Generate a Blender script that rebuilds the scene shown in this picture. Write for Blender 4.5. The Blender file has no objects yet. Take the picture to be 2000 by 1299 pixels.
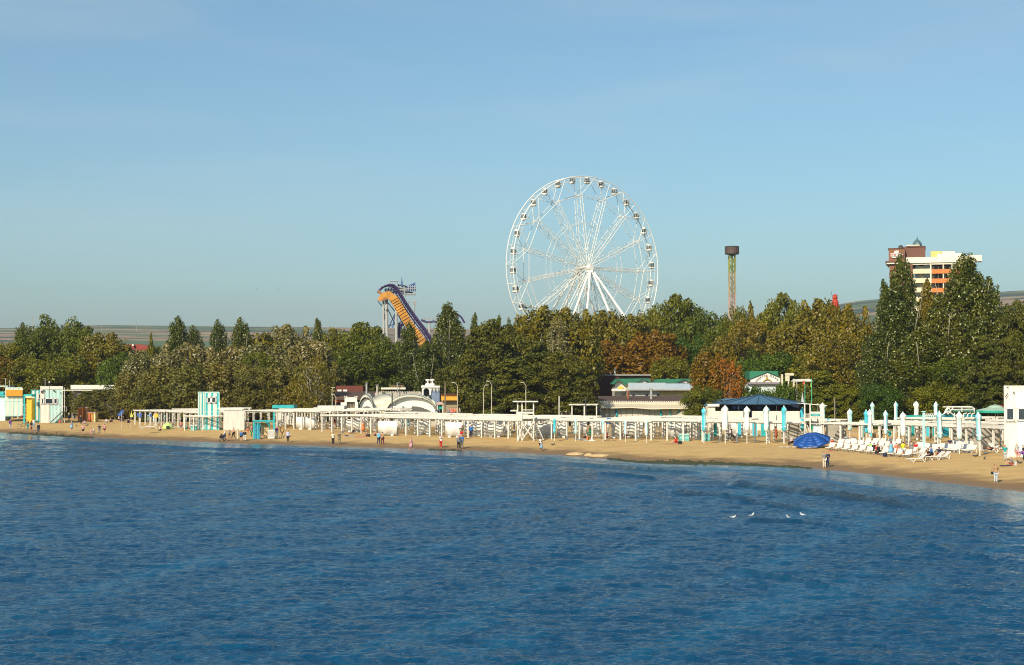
import bpy, math, random
import numpy as np
from mathutils import Vector, Matrix
R = math.radians
random.seed(7)
scene = bpy.context.scene
COL = scene.collection
# ------------------------------------------------------------------ camera
CAMZ, FPX, HORIZON = 8.2, 3000.0, 745.0
PITCH = math.atan((HORIZON - 649.5) / FPX)
cam_d = bpy.data.cameras.new('camera')
cam_d.sensor_width = 36.0
cam_d.lens = FPX / 2000 * 36
cam_d.clip_start = 1.0
cam_d.clip_end = 30000
cam = bpy.data.objects.new('camera', cam_d)
COL.objects.link(cam)
cam.location = (0, 0, CAMZ)
cam.rotation_euler = (R(90) + PITCH, 0, 0)
scene.camera = cam
# ------------------------------------------------------------------ world, sun, exposure
HAZE_D = 0.00010
SUN_EL, SUN_AZ = 34.0, 27.0        # azimuth: degrees to the left of straight behind the camera
world = bpy.data.worlds.new('World')
scene.world = world
world.use_nodes = True
wn, wl = world.node_tree.nodes, world.node_tree.links
wn.clear()
wo = wn.new('ShaderNodeOutputWorld')
bg = wn.new('ShaderNodeBackground')
sky = wn.new('ShaderNodeTexSky')
sky.sky_type = 'NISHITA'
sky.sun_disc = False
sky.sun_elevation = R(SUN_EL)
sky.sun_rotation = R(180 + SUN_AZ)
sky.altitude = 0
sky.air_density = 1.0
sky.dust_density = 1.6
sky.ozone_density = 1.6
# faint high streaks of cloud, laid out on the sky's own directions
wg = wn.new('ShaderNodeTexCoord')
wm = wn.new('ShaderNodeMapping'); wm.inputs['Scale'].default_value = (2.2, 2.2, 14)
wnz = wn.new('ShaderNodeTexNoise'); wnz.inputs['Scale'].default_value = 1.6; wnz.inputs['Detail'].default_value = 5
wr = wn.new('ShaderNodeMapRange'); wr.inputs[1].default_value = 0.46; wr.inputs[2].default_value = 0.8
wr.inputs[3].default_value = 0.0; wr.inputs[4].default_value = 0.34
wx = wn.new('ShaderNodeMix'); wx.data_type = 'RGBA'
wx.inputs[7].default_value = (4.5, 5.5, 5.8, 1)
tint = wn.new('ShaderNodeMix'); tint.data_type = 'RGBA'; tint.blend_type = 'MULTIPLY'; tint.inputs[0].default_value = 1
tint.inputs[7].default_value = (0.78, 1.01, 1.04, 1)
wl.new(wg.outputs['Generated'], wm.inputs['Vector']); wl.new(wm.outputs[0], wnz.inputs['Vector'])
wl.new(wnz.outputs[0], wr.inputs[0]); wl.new(wr.outputs[0], wx.inputs[0])
wl.new(sky.outputs[0], tint.inputs[6]); wl.new(tint.outputs[2], wx.inputs[6]); wl.new(wx.outputs[2], bg.inputs[0])
bg.inputs[1].default_value = 0.102
wl.new(bg.outputs[0], wo.inputs[0])
sd = bpy.data.lights.new('sun', 'SUN')
sd.energy = 5.0
sd.angle = R(0.5)
sd.color = (1.0, 0.87, 0.66)
sun = bpy.data.objects.new('sun', sd)
COL.objects.link(sun)
tosun = Vector((-math.sin(R(SUN_AZ)) * math.cos(R(SUN_EL)), -math.cos(R(SUN_AZ)) * math.cos(R(SUN_EL)), math.sin(R(SUN_EL))))
sun.rotation_euler = tosun.to_track_quat('Z', 'Y').to_euler()
sun.location = (-60, -60, 80)
vs = scene.view_settings
vs.view_transform = 'Standard'; vs.look = 'None'; vs.gamma = 1; vs.use_curve_mapping = False
vs.exposure = 0.28
scene.render.resolution_x, scene.render.resolution_y = 1024, 665
try:
    scene.cycles.max_bounces = 6; scene.cycles.diffuse_bounces = 2; scene.cycles.glossy_bounces = 2
    scene.cycles.transparent_max_bounces = 6; scene.cycles.pixel_filter_type = 'BLACKMAN_HARRIS'; scene.cycles.filter_width = 1.05; scene.cycles.volume_bounces = 0
    scene.cycles.caustics_reflective = False; scene.cycles.caustics_refractive = False
except Exception: pass
# ------------------------------------------------------------------ placing helpers
def ray(px, py):
    a, b = (px - 1000) / FPX, (649.5 - py) / FPX
    return Vector((a, math.cos(PITCH) - b * math.sin(PITCH), math.sin(PITCH) + b * math.cos(PITCH)))
def P(px, py, Y):
    "the point at distance Y whose picture lands on px, py"
    d = ray(px, py); t = Y / d.y
    return Vector((d.x * t, Y, CAMZ + d.z * t))
def G(px, py, z=0.0):
    d = ray(px, py); t = (z - CAMZ) / d.z
    return Vector((d.x * t, d.y * t, z))
SHORE_PX = [(0, 845), (60, 848), (100, 851), (170, 855), (240, 858), (350, 861.5), (460, 867), (560, 869), (660, 872), (760, 876), (880, 880),
            (990, 883.5), (1120, 891), (1190, 897), (1250, 903), (1330, 905.5), (1400, 907.5), (1480, 910), (1560, 914), (1650, 920),
            (1720, 928), (1780, 936), (1850, 945), (1900, 952), (2000, 962)]
sh = [G(x, y) for x, y in SHORE_PX]
SX = np.array([-1500, -400, -160] + [p.x for p in sh] + [52, 80, 130, 1500])
SY = np.array([420, 340, 275] + [p.y for p in sh] + [78, 30, -60, -900])
def shore_s(x, y):
    "signed distance in metres from the water line, positive on land"
    x = np.asarray(x, float); y = np.asarray(y, float)
    e = 2.5
    ys = (np.interp(x - e, SX, SY) + np.interp(x, SX, SY) + np.interp(x + e, SX, SY)) / 3
    slope = (np.interp(x + 6, SX, SY) - np.interp(x - 6, SX, SY)) / 12
    return (y - ys) / np.sqrt(1 + slope ** 2)
ZS = np.array([-400, -60, -15, 0, 4, 16, 30, 60, 150, 900, 5000])
ZZ = np.array([-6, -3.5, -1.1, 0.0, 0.34, 0.85, 1.0, 1.2, 1.6, 2.0, 2.0])
def terrain_z(x, y):
    s = shore_s(x, y)
    z = np.interp(s, ZS, ZZ)
    k = np.clip((s - 2) / 10, 0, 1) * np.clip((90 - s) / 30, 0, 1)
    return z + k * (0.035 * np.sin(x * .9 + y * .35) * np.sin(y * .7 - x * .3) + 0.03 * np.sin(x * 2.3 + 1.1 * y) * np.sin(y * 1.9))
def tz(x, y): return float(terrain_z(x, y))
def B(px, py):
    "the point of the beach seen at px, py"
    z = 0.5
    for _ in range(14):
        p = G(px, py, z); z = z * .4 + tz(p.x, p.y) * .6
    p = G(px, py, z); p.z = tz(p.x, p.y)
    return p
def W(px, Y):
    p = P(px, HORIZON, Y); p.z = tz(p.x, p.y); return p
# ------------------------------------------------------------------ materials
def nt(name):
    m = bpy.data.materials.new(name); m.use_nodes = True
    return m, m.node_tree.nodes, m.node_tree.links, m.node_tree.nodes['Principled BSDF']
MATS = {}
def mat(name, col, rough=0.6, var=0.12, scale=3.0, metal=0.0, spec=0.5, streak=False):
    if name in MATS: return MATS[name]
    m, n, l, b = nt(name)
    tc = n.new('ShaderNodeTexCoord'); nz = n.new('ShaderNodeTexNoise')
    nz.inputs['Scale'].default_value = scale; nz.inputs['Detail'].default_value = 4
    mp = n.new('ShaderNodeMapping')
    if streak: mp.inputs['Scale'].default_value = (3, 3, 0.35)
    l.new(tc.outputs['Object'], mp.inputs[0]); l.new(mp.outputs[0], nz.inputs['Vector'])
    r = n.new('ShaderNodeMapRange'); r.inputs[1].default_value = .3; r.inputs[2].default_value = .7
    r.inputs[3].default_value = 1 - var; r.inputs[4].default_value = 1 + var * .4
    l.new(nz.outputs[0], r.inputs[0])
    x = n.new('ShaderNodeMix'); x.data_type = 'RGBA'; x.blend_type = 'MULTIPLY'; x.inputs[0].default_value = 1
    x.inputs[6].default_value = (*col, 1); l.new(r.outputs[0], x.inputs[7]); l.new(x.outputs[2], b.inputs['Base Color'])
    b.inputs['Roughness'].default_value = rough; b.inputs['Metallic'].default_value = metal
    b.inputs['Specular IOR Level'].default_value = spec
    MATS[name] = m
    return m
white = mat('white_paint', (.66, .63, .57), .55, .22, 1.5, streak=True)
white2 = mat('white_plastic', (.72, .70, .66), .4, .10)
wheelwhite = mat('wheel_steel_paint', (.76, .74, .69), .5, .15, .6)
teal = mat('turquoise_paint', (.02, .38, .40), .5, .15, 1.5, streak=True)
mint = mat('mint_sheet', (.50, .72, .68), .5, .12, 1.2, streak=True)
skyblue = mat('pale_blue_cloth', (.30, .62, .70), .8, .2, 2.5, streak=True)
mintcloth = mat('mint_cloth', (.42, .72, .70), .8, .2, 2.5, streak=True)
brightblue = mat('turquoise_cloth', (.06, .48, .62), .8, .2, 2.5, streak=True)
whitecloth = mat('white_cloth', (.80, .80, .76), .85, .15, 2.5, streak=True)
glass = mat('dark_window_glass', (.015, .03, .05), .08, .3, .8, spec=.8)
dark = mat('dark_interior', (.02, .02, .022), .9)
darkmetal = mat('dark_metal', (.05, .05, .055), .5)
greymetal = mat('grey_metal', (.38, .38, .37), .5, .2, 2)
concrete = mat('pale_concrete', (.42, .39, .33), .85, .2, 1.2)
orange = mat('orange_paint', (.72, .22, .02), .55, .15)
amber = mat('amber_paint', (.72, .31, .02), .55, .15)
red = mat('red_paint', (.55, .03, .02), .5)
bark = mat('bark', (.12, .09, .065), .9, .4, 6)
palebark = mat('pale_bark', (.34, .30, .22), .9, .35, 6)
# ------------------------------------------------------------------ mesh builder
class MB:
    def __init__(s): s.v = []; s.f = []; s.m = []; s.mi = 0
    def add(s, vs_, fs):
        o = len(s.v); s.v += [tuple(v) for v in vs_]
        for f in fs: s.f.append(tuple(o + i for i in f)); s.m.append(s.mi)
        return s
    def box(s, c, d, rz=0.0, M=None):
        x, y, z = d[0] / 2, d[1] / 2, d[2] / 2
        q = [Vector(p) for p in ((-x, -y, -z), (x, -y, -z), (x, y, -z), (-x, y, -z), (-x, -y, z), (x, -y, z), (x, y, z), (-x, y, z))]
        rot = M if M is not None else Matrix.Rotation(rz, 3, 'Z')
        q = [rot @ p + Vector(c) for p in q]
        return s.add(q, [(0, 3, 2, 1), (4, 5, 6, 7), (0, 1, 5, 4), (1, 2, 6, 5), (2, 3, 7, 6), (3, 0, 4, 7)])
    def bar(s, a, b, r, n=6, r2=None):
        a, b = Vector(a), Vector(b); d = b - a
        if d.length < 1e-6: return s
        r2 = r if r2 is None else r2
        z = d.normalized(); x = z.orthogonal().normalized(); y = z.cross(x)
        vs_ = []
        for c, rr in ((a, r), (b, r2)):
            for k in range(n):
                t = 2 * math.pi * (k + .5) / n
                vs_.append(c + x * math.cos(t) * rr + y * math.sin(t) * rr)
        fs = [(k, (k + 1) % n, n + (k + 1) % n, n + k) for k in range(n)]
        fs += [tuple(range(n))[::-1], tuple(range(n, 2 * n))]
        return s.add(vs_, fs)
    def tube(s, pts, rs, n=6, cap=True):
        pts = [Vector(p) for p in pts]
        if not hasattr(rs, '__len__'): rs = [rs] * len(pts)
        o = len(s.v); px = None
        for i, p in enumerate(pts):
            z = (pts[min(i + 1, len(pts) - 1)] - pts[max(i - 1, 0)]).normalized()
            x = z.orthogonal().normalized() if px is None else (px - z * px.dot(z)).normalized()
            px = x; y = z.cross(x)
            for k in range(n):
                t = 2 * math.pi * k / n
                s.v.append(tuple(p + x * math.cos(t) * rs[i] + y * math.sin(t) * rs[i]))
        for i in range(len(pts) - 1):
            for k in range(n):
                s.f.append((o + i * n + k, o + i * n + (k + 1) % n, o + (i + 1) * n + (k + 1) % n, o + (i + 1) * n + k)); s.m.append(s.mi)
        if cap:
            s.f.append(tuple(o + k for k in range(n))[::-1]); s.m.append(s.mi)
            e = o + (len(pts) - 1) * n
            s.f.append(tuple(e + k for k in range(n))); s.m.append(s.mi)
        return s
    def lathe(s, prof, c=(0, 0, 0), n=16, squash=None):
        o = len(s.v)
        for i, (r, z) in enumerate(prof):
            for k in range(n):
                t = 2 * math.pi * k / n
                rr = r if squash is None else r * squash(i, k)
                s.v.append((c[0] + rr * math.cos(t), c[1] + rr * math.sin(t), c[2] + z))
        for i in range(len(prof) - 1):
            for k in range(n):
                s.f.append((o + i * n + k, o + i * n + (k + 1) % n, o + (i + 1) * n + (k + 1) % n, o + (i + 1) * n + k)); s.m.append(s.mi)
        s.f.append(tuple(o + k for k in range(n))[::-1]); s.m.append(s.mi)
        e = o + (len(prof) - 1) * n
        s.f.append(tuple(e + k for k in range(n))); s.m.append(s.mi)
        return s
    def prism(s, poly, ext):
        "poly: list of 3-D points in a plane; ext: extrusion vector"
        n = len(poly); a = [Vector(p) for p in poly]; b = [p + Vector(ext) for p in a]
        return s.add(a + b, [tuple(range(n))[::-1], tuple(range(n, 2 * n))] + [(k, (k + 1) % n, n + (k + 1) % n, n + k) for k in range(n)])
    def mesh(s, name, mats, smooth=False):
        me = bpy.data.meshes.new(name)
        me.from_pydata(s.v, [], s.f)
        for m_ in (mats if isinstance(mats, (list, tuple)) else [mats]): me.materials.append(m_)
        me.polygons.foreach_set('material_index', s.m)
        if smooth: me.polygons.foreach_set('use_smooth', [True] * len(me.polygons))
        me.update(); return me
    def build(s, name, mats, parent=None, smooth=False, loc=None):
        o = bpy.data.objects.new(name, s.mesh(name, mats, smooth)); COL.objects.link(o)
        if parent is not None: o.parent = parent
        if loc is not None: o.location = loc
        return o
LABELS = {}
def tag(o, label=None, cat=None, group=None, kind=None):
    if label: o['label'] = label
    if cat: o['category'] = cat
    if group: o['group'] = group
    if kind: o['kind'] = kind
    elif cat and 'kind' not in o: o['kind'] = 'thing'
    return o
def face_cam(o): o.rotation_euler.z = math.atan2(-o.location.x, o.location.y)
def thing(name, label, cat, loc=(0, 0, 0), rz=0.0, group=None, sc=None):
    o = bpy.data.objects.new(name, None); COL.objects.link(o)
    o.empty_display_size = .3
    o.location = loc; o.rotation_euler = (0, 0, rz)
    if sc is not None: o.scale = sc if hasattr(sc, '__len__') else (sc, sc, sc)
    return tag(o, label, cat, group)
KIDS = {}
def kids(o):
    return [c for c in o.children]
def dup(root, label, loc, rz=0.0, group=None, sc=None):
    def rec(o, par):
        c = o.copy(); COL.objects.link(c)
        if par is not None: c.parent = par
        for ch in list(o.children): rec(ch, c)
        return c
    r = rec(root, None)
    r.location = loc; r.rotation_euler = (0, 0, rz)
    if sc is not None: r.scale = sc if hasattr(sc, '__len__') else (sc, sc, sc)
    r['label'] = label
    if group: r['group'] = group
    return r
ORD = ['first', 'second', 'third', 'fourth', 'fifth', 'sixth', 'seventh', 'eighth', 'ninth', 'tenth', 'eleventh', 'twelfth', 'thirteenth',
       'fourteenth', 'fifteenth', 'sixteenth', 'seventeenth', 'eighteenth', 'nineteenth', 'twentieth']
def text_mesh(parent, name, txt, size, m, loc, rot, shear=0.0, depth=0.02, spacing=1.0):
    c = bpy.data.curves.new(name, 'FONT'); c.body = txt; c.size = size; c.extrude = depth; c.shear = shear
    c.align_x = 'CENTER'; c.align_y = 'CENTER'; c.space_character = spacing
    t = bpy.data.objects.new(name, c)
    me = bpy.data.meshes.new_from_object(t)
    me.materials.clear(); me.materials.append(m)
    bpy.data.objects.remove(t); bpy.data.curves.remove(c)
    o = bpy.data.objects.new(name, me); COL.objects.link(o); o.parent = parent
    o.location = loc; o.rotation_euler = rot
    return o
# ================================================================== SETTING: ground, hills, water
def grid_mesh(name, X, Y, Z, m, keep=None, attrs=None):
    ny, nx = X.shape
    me = bpy.data.meshes.new(name)
    idx = np.arange(nx * ny).reshape(ny, nx)
    q = np.stack([idx[:-1, :-1], idx[:-1, 1:], idx[1:, 1:], idx[1:, :-1]], -1)
    if keep is not None: q = q[keep]
    q = q.reshape(-1, 4)
    me.vertices.add(nx * ny); me.vertices.foreach_set('co', np.stack([X, Y, Z], -1).astype(np.float32).ravel())
    me.loops.add(q.size); me.loops.foreach_set('vertex_index', q.ravel().astype(np.int32))
    me.polygons.add(len(q)); me.polygons.foreach_set('loop_start', np.arange(0, q.size, 4, dtype=np.int32))
    me.polygons.foreach_set('loop_total', np.full(len(q), 4, np.int32)); me.polygons.foreach_set('use_smooth', np.ones(len(q), bool))
    me.update(calc_edges=True)
    for k, a in (attrs or {}).items():
        at = me.attributes.new(k, 'FLOAT', 'POINT'); at.data.foreach_set('value', a.astype(np.float32).ravel())
    me.materials.append(m)
    o = bpy.data.objects.new(name, me); COL.objects.link(o)
    return o
def node(n, t, **kw):
    x = n.new(t)
    for k, v in kw.items(): setattr(x, k, v)
    return x
def maprange(n, l, src, a, b, c, d):
    r = n.new('ShaderNodeMapRange'); r.inputs[1].default_value = a; r.inputs[2].default_value = b
    r.inputs[3].default_value = c; r.inputs[4].default_value = d
    if src is not None: l.new(src, r.inputs[0])
    return r.outputs[0]
def mixc(n, l, f, a, b, mode='MIX'):
    x = n.new('ShaderNodeMix'); x.data_type = 'RGBA'; x.blend_type = mode
    for i, s_ in ((0, f), (6, a), (7, b)):
        if isinstance(s_, (int, float)): x.inputs[i].default_value = s_
        elif isinstance(s_, tuple): x.inputs[i].default_value = (*s_, 1)
        else: l.new(s_, x.inputs[i])
    return x.outputs[2]
def noise(n, l, vec, scale, detail=4, rough=.55, mscale=None, rot=None):
    if mscale is not None or rot is not None:
        mp = n.new('ShaderNodeMapping')
        if mscale is not None: mp.inputs['Scale'].default_value = mscale
        if rot is not None: mp.inputs['Rotation'].default_value = rot
        l.new(vec, mp.inputs[0]); vec = mp.outputs[0]
    z = n.new('ShaderNodeTexNoise'); z.inputs['Scale'].default_value = scale; z.inputs['Detail'].default_value = detail
    z.inputs['Roughness'].default_value = rough; l.new(vec, z.inputs['Vector'])
    return z.outputs[0]
# sand and the land behind it
sandm, n, l, b = nt('sand_ground')
tc = n.new('ShaderNodeTexCoord').outputs['Object']
at = node(n, 'ShaderNodeAttribute', attribute_name='shore').outputs['Fac']
n1 = noise(n, l, tc, .35, 5); n2 = noise(n, l, tc, 6, 3); n3 = noise(n, l, tc, .06, 4)
dry = mixc(n, l, maprange(n, l, n1, .3, .7, 0, 1), (.44, .28, .10), (.55, .365, .14))
dry = mixc(n, l, maprange(n, l, n2, .45, .7, 0, .5), dry, (.33, .19, .06))
wetf = n.new('ShaderNodeMath'); wetf.operation = 'ADD'
l.new(at, wetf.inputs[0]); l.new(maprange(n, l, n1, .2, .8, -2.2, 2.2), wetf.inputs[1])
wet = mixc(n, l, maprange(n, l, wetf.outputs[0], 2.6, 6.5, 1, 0), dry, (.19, .115, .045))
soil = mixc(n, l, maprange(n, l, n3, .4, .6, 0, 1), (.10, .09, .045), (.16, .13, .07))
colr = mixc(n, l, maprange(n, l, at, 58, 72, 0, 1), wet, soil)
l.new(colr, b.inputs['Base Color'])
l.new(maprange(n, l, at, .2, 2.5, .35, .95), b.inputs['Roughness'])
bp = n.new('ShaderNodeBump'); bp.inputs['Strength'].default_value = .7; bp.inputs['Distance'].default_value = .3
l.new(noise(n, l, tc, 1.2, 5), bp.inputs['Height']); l.new(bp.outputs[0], b.inputs['Normal'])
gx = np.concatenate([np.linspace(-900, -120, 30), np.arange(-117, 80, 1.1), np.linspace(82, 900, 30)])
gy = np.concatenate([np.linspace(-80, 92, 20), np.arange(94, 300, 1.1), np.linspace(302, 950, 40)])
X, Y = np.meshgrid(gx, gy)
tag(grid_mesh('ground', X, Y, terrain_z(X, Y), sandm, attrs={'shore': shore_s(X, Y)}), 'tan sandy beach sloping down to a darker wet edge', 'beach', kind='structure')
# distant hills
hillm, n, l, b = nt('hill_fields')
tc = n.new('ShaderNodeTexCoord').outputs['Object']
w1 = noise(n, l, tc, .0035, 5, .6, (0.35, 1, 1)); w2 = noise(n, l, tc, .012, 3, .5, (.4, 1, 1)); w3 = noise(n, l, tc, .05, 4, .6)
c = mixc(n, l, maprange(n, l, w1, .50, .53, 0, 1), (.075, .12, .045), (.30, .20, .11))
c = mixc(n, l, maprange(n, l, w2, .53, .56, 0, 1), c, (.035, .05, .035))
c = mixc(n, l, maprange(n, l, w3, .5, .7, 0, .6), c, (.06, .075, .04))
l.new(c, b.inputs['Base Color']); b.inputs['Roughness'].default_value = 1; b.inputs['Specular IOR Level'].default_value = .1
hu = np.array([-.9, -.5, -.34, -.30, -.273, -.2, -.13, -.05, .02, .1, .18, .205, .225, .24, .27, .30, .333, .36, .5, .9])
ht = np.array([640, 640, 641, 641, 634.5, 637, 639, 642, 646, 640, 618, 598, 588, 584, 580, 574, 567, 566, 575, 600])
xx = np.linspace(-4200, 4200, 240); yy = np.concatenate([np.linspace(880, 3500, 60), np.linspace(3550, 6500, 12)])
X, Y = np.meshgrid(xx, yy)
U = X / Y
ridge = CAMZ + (HORIZON - np.interp(U, hu, ht)) / FPX * 3500
t = np.clip((Y - 880) / (3500 - 880), 0, 1)
prof = t ** 1.35
Z = 1.5 + (ridge - 1.5) * prof + 5 * np.sin(X * .006 + 1) * np.sin(Y * .005) * t * (1 - t) * 3
Z = np.where(Y > 3500, Z - (Y - 3500) * .05, Z)
tag(grid_mesh('hills', X, Y, Z, hillm), 'low hazy hills of brown and green fields on the horizon', 'hills', kind='structure')
# sea
rng = np.random.default_rng(3)
rows = np.concatenate([np.linspace(2, 41, 14), 42 * 1.0019 ** np.arange(0, 1050)])
cols = np.concatenate([np.linspace(-6, -.60, 20)[:-1], np.arange(-.60, -.40, .003), np.arange(-.40, .4001, .0014), np.arange(.403, .75, .003), np.linspace(.755, 6, 24)])
U, Y = np.meshgrid(cols, rows)
X = U * Y
S = shore_s(X, Y)
depthf = np.clip(-S / 25, 0.12, 1)
Z = np.zeros_like(X)
for k in range(130):
    lam = 0.42 * (7 / .42) ** (rng.random() ** 1.15)
    th = R(62) + rng.normal() * R(34)
    kk = 2 * math.pi / lam
    a = 0.0050 * lam ** .48
    ph = rng.random() * 6.28
    ok = lam > 2.6 * Y * .0021
    arg = kk * (X * math.cos(th) + Y * math.sin(th)) + ph
    env = .6 + .4 * np.sin(X * .05 * rng.random() + Y * .06 * rng.random() + ph * 3)
    Z += np.where(ok, a * env * (np.sin(arg) + .25 * np.sin(2 * arg + .6)), 0)
Z *= depthf
# long low breakers running along the shore
def patch(x, y, fx, fy, ph): return .5 + .5 * np.sin(x * fx + ph) * np.sin(y * fy + x * .07 + ph * 1.7)
foam = np.zeros_like(X); crest_dark = np.zeros_like(X)
for d0, amp, wid, thr, ph in ((3.2, .10, .5, .35, .4), (7, .14, .7, .5, 1.9), (11.5, .16, .8, .5, 3.3), (17, .20, 1.0, .55, 5.1), (25, .2, 1.2, .6, 2.2)):
    wob = 1.0 * np.sin(X * .21 + ph) + .6 * np.sin(X * .53 + ph * 2) + .25 * np.sin(X * 1.9)
    q = (S + d0 + wob) / wid
    m_ = np.clip((patch(X, Y, .16, .05, ph) - thr) * 4, 0, 1)
    Z += amp * m_ * np.exp(-np.where(q > 0, q * q * 3.0, q * q * .8))
    foam = np.maximum(foam, m_ * np.exp(-((q - .2) ** 2) * 6) * (.75 if d0 < 5 else .28))
SWELL = [([(1320, 943), (1420, 947), (1520, 957), (1600, 965), (1700, 979), (1780, 992), (1870, 1012), (1945, 1035), (2050, 1062)], .42, .8, .07),
         ([(1300, 962), (1400, 968), (1480, 984), (1540, 994), (1600, 1000)], .4, .5, .12), ([(1440, 1016), (1560, 1020), (1680, 1040), (1720, 1052)], .26, .6, 0),
         ([(1780, 1060), (1900, 1085), (1960, 1100)], .22, .5, 0), ([(1390, 1110), (1500, 1125), (1640, 1150)], .2, .6, 0),
         ([(60, 860), (200, 868), (420, 878), (640, 884), (860, 893)], .32, .6, .12), ([(300, 884), (500, 890), (760, 897), (960, 905)], .3, .6, .1),
         ([(960, 895), (1100, 905), (1230, 917), (1400, 926)], .32, .5, .15), ([(1740, 966), (1840, 975), (1930, 990)], .3, .5, .2), ([(1160, 925), (1290, 937)], .28, .5, 0)]
for pts, amp, wid, fo in SWELL:
    w_ = [G(*p) for p in pts]
    wx_ = np.array([p.x for p in w_]); wy_ = np.array([p.y for p in w_])
    yc = np.interp(X, wx_, wy_) + .35 * np.sin(X * .8) + .12 * np.sin(X * 2.9)
    L_ = wx_[-1] - wx_[0]
    tt = (X - wx_[0]) / L_
    e_ = np.clip(np.minimum(tt, 1 - tt) * 7, 0, 1) * (.82 + .18 * np.sin(X * .45 + amp * 9))
    sl = (wy_[-1] - wy_[0]) / L_
    q = (Y - yc) / math.sqrt(1 + sl * sl) / wid
    Z += amp * e_ * np.exp(-np.where(q > 0, q * q * 1.0, q * q * 5.0))
    crest_dark = np.maximum(crest_dark, np.clip(e_, 0, 1) * np.exp(-((q + .25) ** 2) * 2.2) * min(1, amp * 1.6))
    foam = np.maximum(foam, fo * e_ * np.exp(-((q + .1) ** 2) * 5))
foam = np.maximum(foam, np.clip(1 - np.abs(S + .5 + .4 * np.sin(X * .9) + .5 * np.sin(X * .33)) / .55, 0, 1) * (.35 + .3 * np.sin(X * .45) * np.sin(X * .17 + 2)))
seam, n, l, b = nt('sea_water')
tc = n.new('ShaderNodeTexCoord').outputs['Object']
sa = node(n, 'ShaderNodeAttribute', attribute_name='shore').outputs['Fac']
fa = node(n, 'ShaderNodeAttribute', attribute_name='foam').outputs['Fac']
mpb = n.new('ShaderNodeMapping'); mpb.vector_type = 'TEXTURE'; mpb.inputs['Rotation'].default_value = (0, 0, R(66)); mpb.inputs['Scale'].default_value = (17, 3.2, 1)
l.new(tc, mpb.inputs[0])
big = noise(n, l, mpb.outputs[0], 1.0, 3, .5)
mid = noise(n, l, tc, .6, 5, .6, (.55, 1, 1))
deep = mixc(n, l, maprange(n, l, big, .50, .68, 0, 1), (.0012, .042, .104), (.0032, .066, .142))  # pale wind streaks: brighter sky reflection put into the base colour
sand_n = noise(n, l, tc, .11, 3, .5, (.5, 1.3, 1), (0, 0, R(-40)))
shal = mixc(n, l, maprange(n, l, sand_n, .52, .62, 0, 1), (.02, .11, .17), (.12, .14, .09))
c = mixc(n, l, maprange(n, l, sa, -15, -2, 0, .75), deep, shal)
mk = node(n, 'ShaderNodeAttribute', attribute_name='crest_dark').outputs['Fac']
c = mixc(n, l, maprange(n, l, mk, .15, .8, 0, .85), c, (.012, .020, .020))  # crest mask darkens the base colour along the near side of the swells
fm = n.new('ShaderNodeMath'); fm.operation = 'MULTIPLY'
l.new(fa, fm.inputs[0]); l.new(maprange(n, l, noise(n, l, tc, 2.6, 6, .7, (.5, 1, 1)), .42, .62, 0, 1.1), fm.inputs[1]); fm.use_clamp = True
c = mixc(n, l, fm.outputs[0], c, (.62, .66, .66))
l.new(c, b.inputs['Base Color'])
l.new(maprange(n, l, fm.outputs[0], 0, 1, .10, .7), b.inputs['Roughness'])
b.inputs['IOR'].default_value = 1.33
b.inputs['Specular IOR Level'].default_value = .5
b.inputs['Specular Tint'].default_value = (.34, .76, 1, 1)
bp = n.new('ShaderNodeBump'); bp.inputs['Distance'].default_value = .3
cm_ = n.new('ShaderNodeMath'); cm_.operation = 'MULTIPLY'
l.new(maprange(n, l, big, .48, .66, .92, .7), cm_.inputs[0]); l.new(maprange(n, l, sa, -26, -3, 1, .35), cm_.inputs[1]); l.new(cm_.outputs[0], bp.inputs['Strength'])
hsum = n.new('ShaderNodeMath'); hsum.operation = 'ADD'
l.new(noise(n, l, tc, 1.6, 4, .72, (.75, 1, 1), (0, 0, R(8))), hsum.inputs[0])
h2 = n.new('ShaderNodeMath'); h2.operation = 'MULTIPLY'; h2.inputs[1].default_value = .22
l.new(noise(n, l, tc, 7, 2, .6, (.7, 1, 1), (0, 0, R(-12))), h2.inputs[0]); l.new(h2.outputs[0], hsum.inputs[1])
l.new(hsum.outputs[0], bp.inputs['Height']); l.new(bp.outputs[0], b.inputs['Normal'])
keep = (S[:-1, :-1] < 14)
tag(grid_mesh('water', X, Y, Z, seam, keep, {'shore': S, 'foam': foam, 'crest_dark': crest_dark}), 'deep blue rippled sea with low waves rolling to the beach', 'sea', kind='structure')
# seaweed washed up on the water line
sm = mat('seaweed_green', (.035, .04, .012), .8, .4, 3)
mb = MB(); rs = random.Random(5)
def weed(x0, x1, nn, spread):
    for _ in range(nn):
        px = rs.uniform(x0, x1); e = min(px - x0, x1 - px) / (x1 - x0) * 2
        x = (px - 1000) / FPX * np.interp(px, [p[0] for p in SHORE_PX], [p.y for p in sh])
        yv = float(np.interp(x, SX, SY)) + rs.gauss(.2, spread * (.3 + e))
        r_ = rs.uniform(.12, .4); zz = max(tz(x, yv), 0.0)
        mb.lathe([(r_ * rs.uniform(.8, 1.2), -.03), (r_ * .7, .05), (r_ * .2, rs.uniform(.07, .13))], (x, yv, zz), 6, lambda i, k: .75 + .5 * abs(math.sin(k * 2.1 + i)))
weed(1190, 1500, 700, .9); weed(20, 180, 260, 1.2); weed(840, 900, 30, .4); weed(1500, 1580, 40, .4)
tag(mb.build('seaweed', sm), 'dark green seaweed washed up along the water line', 'seaweed', kind='stuff')
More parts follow.
